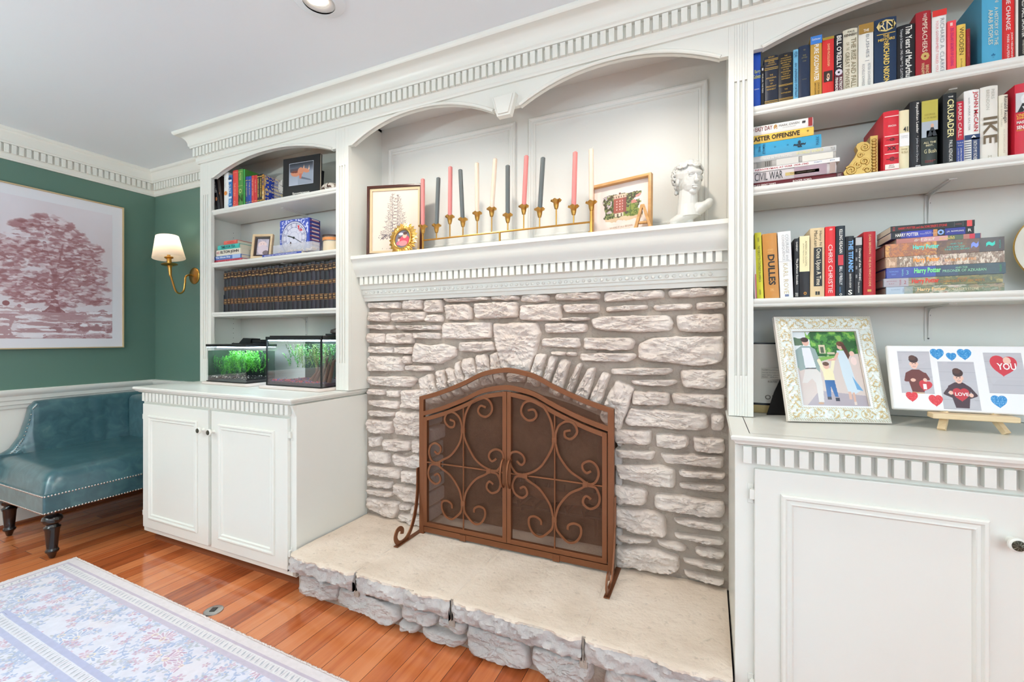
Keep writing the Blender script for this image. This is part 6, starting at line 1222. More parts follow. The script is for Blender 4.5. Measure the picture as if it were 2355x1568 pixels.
b = MB(M); b.sweep([(0, 0), (0, .014), (.003, .016), (.004, 0)], [(0, 0), (0, PH), (wd, PH), (wd, 0)], mat((232, 224, 214), .5), closed=True); b.sweep([(fw - .001, .002), (fw - .001, .013)], [(0, 0), (0, PH), (wd, PH), (wd, 0)], mat((236, 226, 216), .5), closed=True); b.box(.002, wd - .002, .002, PH - .002, 0, .002, BLACKM); b.build('frame_edge', t)
pic_family(wd - 2 * fw, PH - 2 * fw).grid('photo', M @ Matrix.Translation((fw, fw, .005)), t, .25, .4)
b = MB(M); st = mat((24, 20, 20), .7, name='black_velvet'); b.prism([(-.006, -.22), (.080, -.22), (.072, .0), (.045, .0), (.008, -.13)], -.003, 0, st, T(0, .22, -.002) @ Matrix.Rotation(math.radians(34), 4, 'X')); b.build('easel_back', t)
# router
t = thing('router', 'tall white oval router half hidden behind the ornate family frame', 'router', (.2, 1.9, .885))
b = MB(T(.172, 1.895, .886)); prof = [(.001, 0), (.078, 0), (.082, .006), (.082, .028)]
SCL = Matrix.Diagonal((1.05, .52, 1, 1)); b.lathe(prof, mat((196, 170, 116), .45), 48, SCL); b.build('base', t, smooth=50)
b = MB(T(.172, 1.895, .886)); b.lathe([(.078, .028), (.078, .036)], BLACKM, 48, SCL, cap=False); b.build('gap_band', t, smooth=50)
b = MB(T(.172, 1.895, .886)); b.lathe([(.082, .036), (.084, .10), (.084, .20), (.081, .252)], mat((226, 220, 208), .35, name='router_white'), 48, SCL); b.lathe([(.080, .252), (.082, .254), (.080, .257), (.001, .257)], BLACKM, 48, SCL); 
fy = -.0447; b.text('orbi', .012, .075, .050, .075, .0450, mat((112, 104, 92), .4), FRONT)
b.box(.000, .060, -.0455, -.044, .125, .165, mat((206, 200, 186), .6)); 
for q, (s, z1) in enumerate((('Model RBR50 Tri-band WiFi Router', .160), ('Default login  http://orbilogin.com', .150), ('user name: admin', .142), ('MAC  SERIAL', .134))): b.text(s, .003, .055, z1 - .004, z1, .0459, C('4a4640'), FRONT)
b.text('ROUTER', .022, .050, .112, .119, .0452, C('5a544a'), FRONT); b.build('shell', t, smooth=50)
# wooden easel with the photo canvas
t = thing('canvas_print', 'white canvas with three photos of a boy holding hearts and glitter heart stickers', 'canvas', (.7, 1.75, .94))
c0 = at(2040, 797, Y=1.80); CW, CH = .40, .205; lean = .30
cz = .941; M = FM(.5215, 1.737, cz, lean, 0)
b = MB(M); b.box(0, CW, 0, CH, -.018, 0, mat((236, 234, 232), .75, name='canvas')); b.build('canvas', t, bevel=.004)
cv = Cv(CW - .006, CH - .006, 560, 290, (238, 237, 238)); S = CW / CH; hgt = 1.0
def photo(cx, cy, w, h, kind):
    x0, x1, y0, y1 = cx - w / 2, cx + w / 2, cy - h / 2, cy + h / 2; cv.rect(x0, x1, y0, y1, (186, 184, 190)); q = (cv.x > x0) & (cv.x < x1) & (cv.y > y0) & (cv.y < y1)
    cv.put(q & (np.abs(((cv.y - y0) * 5.2 / h) % 1 - .02) < .04), (168, 166, 174)); cv.put(q & (fbm(cv.x * 5, cv.y * 5, 2, 3) > .55), (192, 190, 196), .6)
    sk, hr, sh = (232, 188, 170), (62, 36, 34), (104, 48, 44) if kind == 'I' else (66, 40, 50)
    f = h
    if kind != 'YOU':
        hx_, hy = cx + (-.02 if kind == 'I' else .02) * w, y0 + h * (.70 if kind == 'I' else .66)
        cv.poly([(cx - .30 * w, y0 + .48 * h), (cx - .10 * w, y0 + .56 * h), (cx + .12 * w, y0 + .56 * h), (cx + .32 * w, y0 + .46 * h), (cx + .20 * w, y0 + .03 * h), (cx - .16 * w, y0 + .03 * h)], sh)
        if kind == 'I': cv.path([(cx - .26 * w, y0 + .46 * h), (cx - .32 * w, y0 + .30 * h), (cx - .10 * w, y0 + .30 * h)], .05 * w, sh); cv.path([(cx + .28 * w, y0 + .46 * h), (cx + .36 * w, y0 + .34 * h), (cx + .2 * w, y0 + .34 * h)], .05 * w, sh); cv.poly([(cx - .18 * w, y0 + .04 * h), (cx + .2 * w, y0 + .02 * h), (cx + .2 * w, y0), (cx - .1 * w, y0)], (196, 160, 112))
        else: cv.path([(cx - .26 * w, y0 + .44 * h), (cx - .40 * w, y0 + .32 * h), (cx - .2 * w, y0 + .26 * h)], .05 * w, sh); cv.path([(cx + .28 * w, y0 + .44 * h), (cx + .42 * w, y0 + .30 * h), (cx + .2 * w, y0 + .24 * h)], .05 * w, sh)
        cv.ell(hx_, hy, .115 * w, .125 * h, sk); cv.ell(hx_ - .12 * w, hy - .01 * h, .02 * w, .03 * h, sk); cv.ell(hx_ + .12 * w, hy - .01 * h, .02 * w, .03 * h, sk); cv.ell(hx_, hy + .10 * h, .145 * w, .085 * h, hr); cv.ell(hx_ - .03 * w, hy + .14 * h, .11 * w, .06 * h, (84, 52, 44))
        for sx in (-1, 1): cv.ell(hx_ + sx * .045 * w, hy + .0 * h, .018 * w, .010 * h, (52, 34, 34))
        cv.ell(hx_, hy - .03 * h, .014 * w, .012 * h, (220, 168, 152)); cv.ell(hx_, hy - .065 * h, .045 * w, .014 * h, (150, 66, 66)); cv.ell(hx_, hy - .062 * h, .035 * w, .006 * h, (244, 238, 234))
        if kind == 'I': cv.heart(cx + .24 * w, y0 + .17 * h, .20 * w, (196, 48, 58), -.25); cv.ell(cx - .10 * w, y0 + .31 * h, .08 * w, .04 * h, sk); cv.ell(cx + .26 * w, y0 + .32 * h, .06 * w, .04 * h, sk)
        else: cv.heart(cx + .03 * w, y0 + .29 * h, .23 * w, (190, 44, 56)); cv.ell(cx - .24 * w, y0 + .34 * h, .06 * w, .04 * h, sk); cv.ell(cx + .30 * w, y0 + .30 * h, .06 * w, .04 * h, sk)
    else: cv.heart(cx - .02 * w, cy + .14 * h, .36 * w, (200, 48, 62), -.1); cv.ell(cx + .10 * w, cy + .30 * h, .10 * w, .09 * h, sk)
photo(.31, .58, .40, .68, 'I'); photo(.80, .39, .42, .74, 'LOVE'); photo(1.34, .60, .42, .62, 'YOU')
RG, BG_ = (208, 40, 52), (24, 128, 192)
for hx_, hy, r_, c, g in ((.23, .175, .075, RG, (240, 120, 120)), (.51, .13, .085, RG, (240, 120, 120)), (.60, .865, .085, BG_, (150, 214, 244)), (.765, .83, .062, BG_, (150, 214, 244)), (.92, .865, .085, BG_, (150, 214, 244)), (1.22, .155, .09, BG_, (170, 220, 246))): cv.heart(hx_, hy, r_, c, 0, g)
cv.grid('photo_print', M @ Matrix.Translation((.003, .003, .0006)), t, .45)
u = CH
b = MB(M)
for s, x0, x1, y0, y1 in (('I', .385, .425, .315, .395), ('LOVE', .735, .885, .235, .285), ('YOU', 1.24, 1.44, .64, .74)): b.text(s, x0 * u, x1 * u, y0 * u, y1 * u, .0014, C('f6f2f0'), None, 0, .02)
b.build('lettering', t)
t = thing('easel', 'small pale wooden tabletop easel holding the white photo canvas', 'easel', (.69, 1.76, .885))
PINE = wood('pale_pine', ((222, 192, 148), (236, 212, 174)), (2, 14, 14), .5)
b = MB(T(.605, 1.706, .921)); b.box(0, .190, 0, .042, 0, .016, PINE); b.build('ledge', t, bevel=.003)
for x, s in ((.642, -1), (.760, 1)):
    b = MB(); b.tube([(x + s * .012, 1.722, .887), (x - s * .002, 1.742, .921), (x - s * .022, 1.80, 1.10)], .009, PINE, sec=[(-1, -.7), (1, -.7), (1, .7), (-1, .7)]); b.build('leg', t)
b = MB(); b.tube([(.70, 1.795, 1.08), (.70, 1.90, .887)], .008, PINE, sec=[(-1, -.7), (1, -.7), (1, .7), (-1, .7)]); b.build('rear_leg', t)
b = MB(); b.tube([(.66, 1.798, 1.09), (.742, 1.798, 1.09)], .009, PINE, sec=[(-1, -.7), (1, -.7), (1, .7), (-1, .7)]); b.build('crossbar', t)
# ================================================================ aquariums
TG = bpy.data.materials.new('tank_glass'); TG.use_nodes = True
nt = TG.node_tree; p_ = nt.nodes['Principled BSDF']; p_.inputs['Base Color'].default_value = (.9, .95, 1, 1); p_.inputs['Roughness'].default_value = .01; p_.inputs['Metallic'].default_value = 1.0
fr_ = nt.nodes.new('ShaderNodeLayerWeight'); fr_.inputs[0].default_value = .35; ma = nt.nodes.new('ShaderNodeMath'); ma.operation = 'MULTIPLY_ADD'; ma.inputs[1].default_value = .22; ma.inputs[2].default_value = .03
nt.links.new(fr_.outputs[1], ma.inputs[0]); nt.links.new(ma.outputs[0], p_.inputs['Alpha']); p_.inputs['Specular IOR Level'].default_value = 1.0
LIT = mat((206, 232, 255), .3, name='aquarium_lamp', emit=18.0)
def gravel(t, x0, x1, y0, y1, z0, h, cols, seed, n=900):
    r = random.Random(seed); b = MB(); b.box(x0, x1, y0, y1, z0, z0 + h * .6, cols[0])
    for k in range(n):
        x, y = r.uniform(x0 + .003, x1 - .003), r.uniform(y0 + .003, y1 - .003); q = r.uniform(.0018, .0038)
        if k % 3: y = y0 + .003 + (y - y0) * .15
        b.ball((x, y, z0 + r.uniform(.002, h)), (q, q, q * .7), cols[r.choice([0, 1, 1, 2])], 5)
    return b.build('gravel', t, smooth=0)
def weed(b, x, y, z0, h, col, r, n=9):
    p = [Vector((x, y, z0))]; d = Vector((r.uniform(-.4, .4), r.uniform(-.4, .4), 1)).normalized()
    for k in range(n): d = (d + Vector((r.uniform(-.5, .5), r.uniform(-.5, .5), .25))).normalized(); p.append(p[-1] + d * h / n)
    for a, c in zip(p, p[1:]):
        for q in range(3):
            s = Vector((r.uniform(-1, 1), r.uniform(-1, 1), r.uniform(-.2, .8))).normalized() * r.uniform(.010, .018); w_ = s.cross(Vector((0, 0, 1))).normalized() * .0022
            b.add([a - w_ * .4, a + s * .5 - w_, a + s, a + s * .5 + w_, a + w_ * .4], [(0, 1, 2, 3, 4)], col)
    b.tube(p, .0008, col, 4)
def clampw(b, x0, x1, y0, y1, z0, z1):
    b.v = [(min(max(v[0], x0), x1), min(max(v[1], y0), y1), min(max(v[2], z0), z1)) for v in b.v]
def tank(name, label, x0, x1, y0, y1, z0, z1, lid, grav, greens, gh, seed, cover, frame_on):
    t = thing(name, label, 'aquarium', (x0, y0, z0)); g = .004; r = random.Random(seed)
    for q in ((x0, x1, y0, y0 + g), (x0, x1, y1 - g, y1), (x0, x0 + g, y0 + g, y1 - g), (x1 - g, x1, y0 + g, y1 - g)):
        b = MB(); b.box(*q, z0 + .004, z1 - .004, TG); b.build('glass_pane', t, smooth=0)
    b = MB(); b.box(x0 - .001, x1 + .001, y0 - .001, y1 + .001, z0, z0 + .005, BLACKM)
    if frame_on:
        for xx in (x1 - .005, ): b.box(xx, x1 + .002, y0 - .002, y0 + .006, z0, z1, BLACKM)
        for xx in (x0, ): b.box(x0 - .002, x0 + .004, y0 - .002, y0 + .005, z0, z1, BLACKM)
    b.build('base_trim', t)
    gravel(t, x0 + .005, x1 - .005, y0 + .005, y1 - .005, z0 + .006, gh, grav, seed)
    b = MB(); b.box(x0 + .006, x1 - .006, y1 - .007, y1 - .0045, z0 + .01, z1 - .03, mat((20, 34, 22), .6, name='dark_backing')); b.build('background', t)
    return t, r
z1_ = .905
# small tank
MATM = mat((216, 202, 194), .8, name='beige_foam_mat')
def rmat(name, label, x0, x1, y0, y1, tilt=0):
    b = MB(); pts = []; R = .028
    for cx, cy2, a0 in ((x1 - R, y1 - R, 0), (x0 + R, y1 - R, PI / 2), (x0 + R, y0 + R, PI), (x1 - R, y0 + R, 1.5 * PI)): pts += [(cx + R * math.cos(a0 + a), cy2 + R * math.sin(a0 + a)) for a in np.linspace(0, PI / 2, 8)]
    b.prism(pts, .8855, .8995, MATM); return tag(b.build(name, bevel=.003), label, 'mat')
YT = 1.668
rmat('foam_mat', 'beige mat under the smaller left aquarium', -2.808, -2.36, 1.645, 1.86) if False else None
x0, x1 = at(475, 872, Y=YT).x, at(565.3, 872, Y=YT).x; y1 = at(611, 872, X=x1).y + .03
rmat('foam_mat', 'beige mat under the smaller left aquarium', x0 - .03, x1 + .045, YT - .022, 1.90)
t, r = tank('aquarium', 'small aquarium with bright green weed and black and white gravel, black lid', x0, x1, YT, 1.86, .9005, 1.112, 0, [mat((24, 24, 26), .5), mat((18, 18, 20), .4), mat((232, 228, 216), .5)], 0, .028, 3, 0, False)
b = MB()
GR1, GR2, GR3 = mat((96, 190, 40), .5, name='bright_weed'), mat((50, 130, 34), .5, name='weed'), mat((120, 214, 70), .5, name='light_weed')
for k in range(120): weed(b, r.uniform(x0 + .14, x1 - .02), r.uniform(YT + .02, 1.84), 1.0 + r.uniform(-.05, .03), .085, r.choice([GR1, GR2, GR3]), r)
for k in range(90): weed(b, r.uniform(x0 + .01, x0 + .16), r.uniform(YT + .03, 1.84), .925 + r.uniform(0, .05), .09, r.choice([GR2, GR2, GR1]), r)
for k in range(7):
    a = Vector((x0 + .05 + .03 * k, YT + .05, 1.02 + .004 * k)); s = Vector((-.04, .02, .012 * (k % 3))); w_ = Vector((.008, 0, .018)); b.add([a, a + s * .5 - w_, a + s, a + s * .5 + w_], [(0, 1, 2, 3)], GR1)
clampw(b, x0 + .006, x1 - .006, YT + .006, 1.852, .91, 1.085); o = b.build('water_plants', t, smooth=0); o['kind'] = 'stuff'
b = MB(); b.box(x0 + .0045, x0 + .007, YT + .006, 1.852, .91, 1.085, mat((30, 52, 22), .6, name='dark_green_panel')); b.build('side_backing', t)  # added dark panel hides the white bookcase side seen through the glass
b = MB(); b.box(x0 - .003, x1 + .004, YT - .004, 1.864, 1.110, 1.124, BLACKM); b.prism([(x0 + .14, YT + .06), (x1 - .04, YT + .07), (x1 - .02, 1.83), (x0 + .16, 1.83)], 1.1245, 1.131, BLACKM); b.build('lid', t, bevel=.002)
b = MB(T((x0 + x1) / 2 + .05, 1.79, 1.1312)); b.prism([(-.07, 0), (.035, 0), (.045, .026), (-.03, .030)], -.03, .03, BLACKM, Matrix(((1, 0, 0, 0), (0, 0, -1, 0), (0, 1, 0, 0), (0, 0, 0, 1)))); b.box(.045, .115, -.025, .03, 0, .020, BLACKM); b.build('filter_box', t, bevel=.002)
b = MB(); b.box(x0 + .05, x1 - .02, YT + .03, 1.82, 1.102, 1.1095, LIT); b.build('lamp', t)
# larger tank
X0, X1 = at(613, 880, Y=YT).x, at(738.8, 880, Y=YT).x
rmat('foam_mat', 'beige mat under the larger right aquarium', X0 - .035, X1 + .028, YT - .035, 1.93)
t, r = tank('aquarium', 'larger aquarium with red and blue gravel and dark weed, black rim', X0, X1, YT, 1.925, .9005, 1.168, 0, [mat((60, 20, 34), .5), mat((196, 40, 48), .5), mat((60, 70, 150), .5)], 0, .026, 9, 0, True)
b = MB()
for k in range(130):
    x = X0 + (X1 - X0) * (1 - r.random() ** 1.5 * .75); weed(b, x, r.uniform(YT + .02, 1.90), 1.04 + r.uniform(-.04, .05), .09, r.choice([GR2, mat((76, 104, 40), .5), mat((120, 140, 66), .5), GR1]), r)
for k in range(14): x = X0 + (X1 - X0) * r.uniform(.45, .98); b.tube([(x, YT + .04, 1.10), (x + .02, YT + .03, 1.05), (x + r.uniform(-.04, .04), YT + .05, 1.0)], .0012, mat((150, 168, 90), .5), 4)
clampw(b, X0 + .006, X1 - .006, YT + .006, 1.917, .93, 1.128); o = b.build('water_plants', t, smooth=0); o['kind'] = 'stuff'
b = MB(); DW = mat((92, 56, 34), .8, name='driftwood')
for q in range(5): b.tube([(X0 + .24 + q * .035, 1.75, .92), (X0 + .26 + q * .03, 1.78, .97 + .015 * q), (X0 + .22 + q * .04, 1.82, 1.06)], [.012, .009, .006], DW, 8)
b.build('driftwood', t)
b = MB()
for q in ((X0 - .003, X1 + .003, YT - .004, YT + .008), (X0 - .003, X1 + .003, 1.916, 1.928), (X0 - .003, X0 + .008, YT, 1.925), (X1 - .008, X1 + .003, YT, 1.925)): b.box(*q, 1.152, 1.168, BLACKM)
b.box(X0 + .012, X1 + .002, YT + .010, 1.922, 1.168, 1.174, mat((54, 48, 48), .25)); b.build('lid', t)
b = MB(); b.box(X1 - .07, X1 + .045, 1.76, 1.86, 1.1745, 1.184, BLACKM); b.lathe([(.05, 0), (.062, .006), (.058, .022), (.03, .030), (.001, .031)], mat((52, 44, 40), .4), 24, T(X1 + .0, 1.81, 1.184)); b.lathe([(.006, 0), (.006, .016)], BLACKM, 12, T(X1 + .0, 1.80, 1.214)); b.build('feeder', t)
b = MB(); b.box(X0 + .04, X1 - .03, YT + .04, 1.88, 1.143, 1.150, LIT); b.build('lamp', t)

# ================================================================ settee
LE, ntl, pl, tcl, Nl, Ll = nodemat('teal_leather')
n1 = Nl('TexNoise', Scale=13.0, Detail=8.0, Distortion=1.2); n2 = Nl('TexNoise', Scale=70.0, Detail=3.0)
rr = ramp(Nl, [(.25, (42, 76, 84)), (.50, (54, 90, 98)), (.70, (68, 104, 109)), (.85, (96, 126, 124))])
Ll(tcl.outputs['Object'], n1.inputs['Vector']); Ll(tcl.outputs['Object'], n2.inputs['Vector']); Ll(n1.outputs['Fac'], rr.inputs['Fac']); Ll(rr.outputs['Color'], pl.inputs['Base Color'])
bb = Nl('Bump', Strength=.12, Distance=.002); Ll(n2.outputs['Fac'], bb.inputs['Height']); Ll(bb.outputs['Normal'], pl.inputs['Normal']); pl.inputs['Roughness'].default_value = .30; pl.inputs['Coat Weight'].default_value = .6; pl.inputs['Coat Roughness'].default_value = .26
BLK = mat((24, 17, 18), .18, name='ebonised_wood', coat=.6); NAIL = mat((206, 200, 196), .25, 1.0, name='nickel')
t = thing('settee', 'teal leather settee with nailhead trim and black turned legs beside the cabinet', 'sofa', (-3.5, 1.5, 0))
sx0, sx1, sy0, sy1 = -3.87, -3.11, 1.07, 1.955
b = MB(); b.box(sx0, sx1, sy0, sy1, .252, .352, LE); b.build('seat_rail', t, bevel=.010, seg=3)
b = MB(); nx, ny = 44, 50; vs = []; fs = []
for i in range(nx + 1):
    for j in range(ny + 1):
        u, v = i / nx, j / ny; x = sx0 + .02 + (sx1 - sx0 - .026) * u; y = sy0 + .006 + (sy1 - sy0 - .012) * v
        e = min(1, (1 - u) / .13) ; e2 = min(1, v / .10); q = (1 - (1 - e) ** 2.4) ** .5 if e < 1 else 1; q2 = (1 - (1 - e2) ** 2.4) ** .5 if e2 < 1 else 1
        h = .340 + .118 * min(q, 1) * min(q2, 1) + .012 * math.sin(PI * u) * math.sin(PI * v) + .004 * noise.noise(Vector((x * 6, y * 6, 1)))
        c = math.exp(-((u - .985) / .03) ** 2 - ((v - .05) / .03) ** 2); vs.append((x, y, h - .012 * c))
fs = [(i * (ny + 1) + j, (i + 1) * (ny + 1) + j, (i + 1) * (ny + 1) + j + 1, i * (ny + 1) + j + 1) for i in range(nx) for j in range(ny)]
b.add(vs, fs, LE); b.build('seat_cushion', t, smooth=180)
def bh(y):   # height of the back along the wall: sweeps down at the open end
    k = min(1, max(0, (y - 1.02) / .26)); return float(np.interp(y, [1.02, 1.13, 1.19, 1.235, 1.262, 1.275, 1.30, 1.40], [.435, .452, .485, .56, .66, .735, .764, .768]))
b = MB(); ys = np.concatenate([np.linspace(1.02, 1.22, 16)[:-1], np.linspace(1.22, 1.31, 24)[:-1], np.linspace(1.31, 1.95, 40)]); vs = []; sec_n = 0
for y in ys:
    H_ = min(.768, bh(y)); x0b, x1b = -3.925, -3.80
    sec = [(x0b, .36), (x0b, H_ - .03), (x0b + .006, H_ - .010), (x0b + .025, H_), (x0b + .06, H_ - .002), (x0b + .078, H_ - .015), (x0b + .085, H_ - .04), (x0b + .090 + .012 * 0, (H_ + .42) / 2), (x1b - .005, .47), (x1b + .01, .40), (x1b, .36)]
    wr = .004 * math.sin(y * 60) * math.exp(-((y - 1.62) / .09) ** 2); sec_n = len(sec)
    vs += [(x + (wr if 5 < q < 9 else 0), y, z) for q, (x, z) in enumerate(sec)]
n = sec_n; fs = [(a * n + q, a * n + q + 1, (a + 1) * n + q + 1, (a + 1) * n + q) for a in range(len(ys) - 1) for q in range(n - 1)] + [tuple(range(n - 1, -1, -1)), tuple(range((len(ys) - 1) * n, len(ys) * n))]
b.add(vs, fs, LE); b.build('backrest', t, smooth=60)
b = MB(); b.box(-3.83, -3.13, 1.755, 1.955, .36, .752, LE); b.build('arm', t, bevel=.035, seg=4)
def turned(x, y, h=.25):
    b = MB(T(x, y, 0)); b.lathe([(.010, .002), (.013, .006), (.020, .030), (.026, .034), (.028, .042), (.024, .050), (.022, .056), (.030, .150), (.033, .156), (.034, .166), (.026, .172), (.024, .180), (.036, .190), (.042, .205), (.038, .220), (.024, .228), (.030, .236), (.036, h)], BLK, 28); b.build('leg', t, smooth=50)
for x, y in ((-3.166, 1.124), (-3.749, 1.147), (-3.70, 1.88), (-3.166, 1.90)): turned(x, y)
def nails(p0, p1, nrm, name):
    b = MB(); p0, p1 = Vector(p0), Vector(p1); k = int((p1 - p0).length / .0135)
    for i in range(k + 1):
        c = p0.lerp(p1, i / k) + Vector(nrm) * .001; b.ball(c, (.0055, .0055, .0055) if False else tuple(.0022 if abs(a) > .5 else .0052 for a in nrm), NAIL, 8)
    b.build(name, t, smooth=80)
for z in (.258, .345):
    nails((sx1, sy0 + .006, z), (sx1, sy1 - .01, z), (1, 0, 0), 'nailhead_trim'); nails((sx0 + .05, sy0, z), (sx1 - .006, sy0, z), (0, -1, 0), 'nailhead_trim')
b = MB()
for i in range(34):
    y = 1.03 + .262 * (i / 33) ** .7; H_ = min(.768, bh(y)) - .012; b.ball((-3.842, y, H_ - .004), (.003, .004, .004), NAIL, 8)
b.build('nailhead_trim', t)

# ================================================================ wall sconce
t = thing('wall_sconce', 'brass wall sconce with a white tapered shade on the green wall', 'wall lamp', (-3.445, YW, 1.616))
cx, cyy = -3.445, 1.832
tilt = Matrix.Translation((cx - .004, cyy, 1.600)) @ Matrix.Rotation(-.13, 4, 'Y')
b = MB(T(cx, YW, 1.616) @ Matrix.Rotation(PI / 2, 4, 'X')); b.lathe([(.001, 0), (.060, 0), (.060, .004), (.054, .008), (.001, .009)], BRASS, 40); b.ball((0, 0, .012), .008, BRASS, 12); b.build('backplate', t)
b = MB(); b.tube([tuple(p) for p in spline([(cx, YW - .01, 1.616), (cx, YW - .040, 1.618), (cx, YW - .062, 1.600), (cx, YW - .066, 1.555), (cx, YW - .075, 1.500), (cx, YW - .100, 1.479), (cx, YW - .126, 1.495), (cx, YW - .144, 1.55), (cx, cyy, 1.600)], 8)], .0062, BRASS, 10); b.build('arm', t)
b = MB(tilt); b.lathe([(.006, -.006), (.009, 0), (.009, .006), (.012, .055), (.014, .060), (.016, .066), (.046, .076), (.048, .079), (.014, .081), (.014, .118), (.026, .124), (.026, .130), (.001, .130)], BRASS, 32); b.build('candle_cup', t)
SHD = bpy.data.materials.new('linen_shade'); SHD.use_nodes = True; q = SHD.node_tree; pp = q.nodes['Principled BSDF']; pp.inputs['Base Color'].default_value = lin((244, 234, 220)); pp.inputs['Roughness'].default_value = .9
tr = q.nodes.new('ShaderNodeBsdfTranslucent'); tr.inputs[0].default_value = lin((255, 240, 222)); mxs = q.nodes.new('ShaderNodeMixShader'); mxs.inputs[0].default_value = .55
q.links.new(pp.outputs[0], mxs.inputs[1]); q.links.new(tr.outputs[0], mxs.inputs[2]); q.links.new(mxs.outputs[0], q.nodes['Material Output'].inputs[0])
b = MB(tilt); b.lathe([(.096, .122), (.0665, .278)], SHD, 48, cap=False); b.build('shade', t, smooth=60)
b = MB(tilt); b.ball((0, 0, .20), (.018, .018, .026), mat((255, 222, 176), .3, name='warm_bulb', emit=6.0), 14); b.tube([(0, 0, .128), (0, 0, .178)], .010, BRASS, 10); b.build('bulb', t)
light('POINT', 'sconce_light', tuple((tilt @ Vector((0, 0, .235)))), 1.1, (1.0, .84, .66), shadow_soft_size=.02)

# ================================================================ tree print on the left wall
def pic_oak(w, h):
    nx = 430; cv = Cv(w, h, nx, int(nx * h / w), (216, 208, 214)); X = cv.x.max()
    n1 = fbm(cv.x * 3, cv.y * 3, 4, 1); n2 = fbm(cv.x * 26, cv.y * 40, 4, 2); n3 = fbm(cv.x * 60, cv.y * 90, 3, 5); n4 = fbm(cv.x * 9, cv.y * 12, 4, 8)
    sky = np.clip(.5 + (n1 - .5) * 1.2 + .1 * (cv.y - .6), 0, 1)[..., None]; cv.c = np.array((212, 200, 204)) * (1 - sky) + np.array((228, 222, 230)) * sky
    P, D, Lg = (170, 128, 132), (146, 98, 102), (232, 222, 228)
    # crown from many small overlapping leaf masses, painted back to front
    rnd = random.Random(9); R8 = np.array
    blobs = [(.50, .84, .14, .07), (.34, .79, .12, .05), (.62, .76, .13, .08), (.78, .67, .13, .08), (.20, .66, .18, .08), (.42, .66, .20, .11), (.62, .60, .20, .12), (.85, .55, .11, .10), (.12, .52, .16, .12), (.36, .48, .22, .13), (.60, .44, .20, .11), (.83, .42, .12, .09), (.20, .38, .18, .08), (.46, .34, .17, .07), (.70, .32, .20, .07), (.87, .31, .09, .05), (.05, .60, .13, .11), (.56, .28, .12, .04), (.30, .30, .15, .05)]
    jx = (n2 - .5) * .030 + (n3 - .5) * .022; jy = (n4 - .5) * .02 + (n3 - .5) * .016; nyy, nxx = cv.x.shape
    items = []
    for bx_, by, rx, ry in blobs:
        for k in range(int(900 * (rx * ry) ** .5)):
            a = rnd.uniform(0, 2 * PI); q = rnd.random() ** .6; items.append((bx_ + rx * q * math.cos(a), by + ry * q * math.sin(a), math.sin(a) * q, math.cos(a) * q))
    rnd.shuffle(items)
    big = [(x, y, 1) for x, y, s_, c_ in items[:len(items) // 4]] + [(x, y, 2 if rnd.random() < .5 + .35 * s_ + .12 * c_ else 0) for x, y, s_, c_ in items[len(items) // 4:]]
    cols = {0: [(158, 112, 116), (142, 92, 96), (168, 124, 128)], 1: [(172, 130, 134), (158, 114, 118)], 2: [(226, 214, 220), (206, 186, 192), (190, 164, 170), (214, 198, 204)]}
    def leaves(seq):
      for x, y, kk in seq:
          rx, ry = (.034, .018) if kk == 1 else (rnd.uniform(.010, .024), rnd.uniform(.005, .010)); cx_, cy_ = x * X, y; i0, i1 = int((cx_ - .08) / X * nxx), int((cx_ + .08) / X * nxx); j0, j1 = int((cy_ - .05) * nyy), int((cy_ + .05) * nyy)
          i0, j0 = max(0, i0), max(0, j0)
          if i1 <= i0 or j1 <= j0: continue
          sl = (slice(j0, j1), slice(i0, i1)); d = ((cv.x[sl] + jx[sl] - cx_) / rx) ** 2 + ((cv.y[sl] + jy[sl] - cy_) / ry) ** 2; m = np.clip(1.4 - d, 0, 1)[..., None] * (.8 if kk else .65)
          cv.c[sl] = cv.c[sl] * (1 - m) + R8(rnd.choice(cols[kk]), float) * m
    cut = int(len(big) * .80); leaves(big[:cut])
    # trunk and branches
    T_ = (152, 106, 110); D2 = (134, 86, 90)
    cv.poly([(X * .485, .36), (X * .54, .36), (X * .545, .27), (X * .56, .225), (X * .60, .200), (X * .70, .180), (X * .56, .175), (X * .34, .182), (X * .44, .205), (X * .475, .235), (X * .488, .28)], T_); cv.poly([(X * .52, .35), (X * .54, .35), (X * .545, .25), (X * .57, .20), (X * .53, .2)], D2, .7)
    for pts, wd in (([(.51, .33), (.52, .45), (.47, .58), (.44, .70)], .010), ([(.52, .38), (.62, .50), (.74, .57)], .008), ([(.51, .36), (.38, .42), (.24, .44)], .008), ([(.52, .45), (.56, .60), (.58, .70)], .006)): cv.path([(X * a, c) for a, c in pts], wd, T_, .75)
    leaves(big[cut:])
    # ground, with ragged edges between the lights and darks
    gn = fbm(cv.x * 8, cv.y * 60, 4, 31); XN = cv.x / X + (n4 - .5) * .5 + (n2 - .5) * .2; YN = cv.y + (n2 - .5) * .06 + (n4 - .5) * .03
    g = YN < .215; tr = (cv.x > X * .42) & (cv.x < X * .60) & (cv.y > .19); g = g & ~tr; cv.put(g, (220, 210, 216)); cv.put(g & (gn > .50), (200, 176, 182)); cv.put(g & (gn > .58), (176, 142, 146)); cv.put(g & (gn < .40), (234, 229, 234))
    cv.put((YN < .205) & (YN > .185) & (XN < .45), (176, 140, 144), .7); cv.put((YN < .19) & (YN > .172) & (XN > .55), (172, 134, 138), .8)
    cv.put((YN < .13) & (XN > .52) & (n2 > .46), (190, 160, 166)); cv.put((YN < .13) & (XN > .52) & (n2 > .56), (160, 120, 124)); cv.put((YN < .16) & (XN < .30) & (n2 > .50), (178, 146, 150)); cv.put((YN < .14) & (XN > .2) & (XN < .52) & (gn < .56), (232, 228, 234), .8)
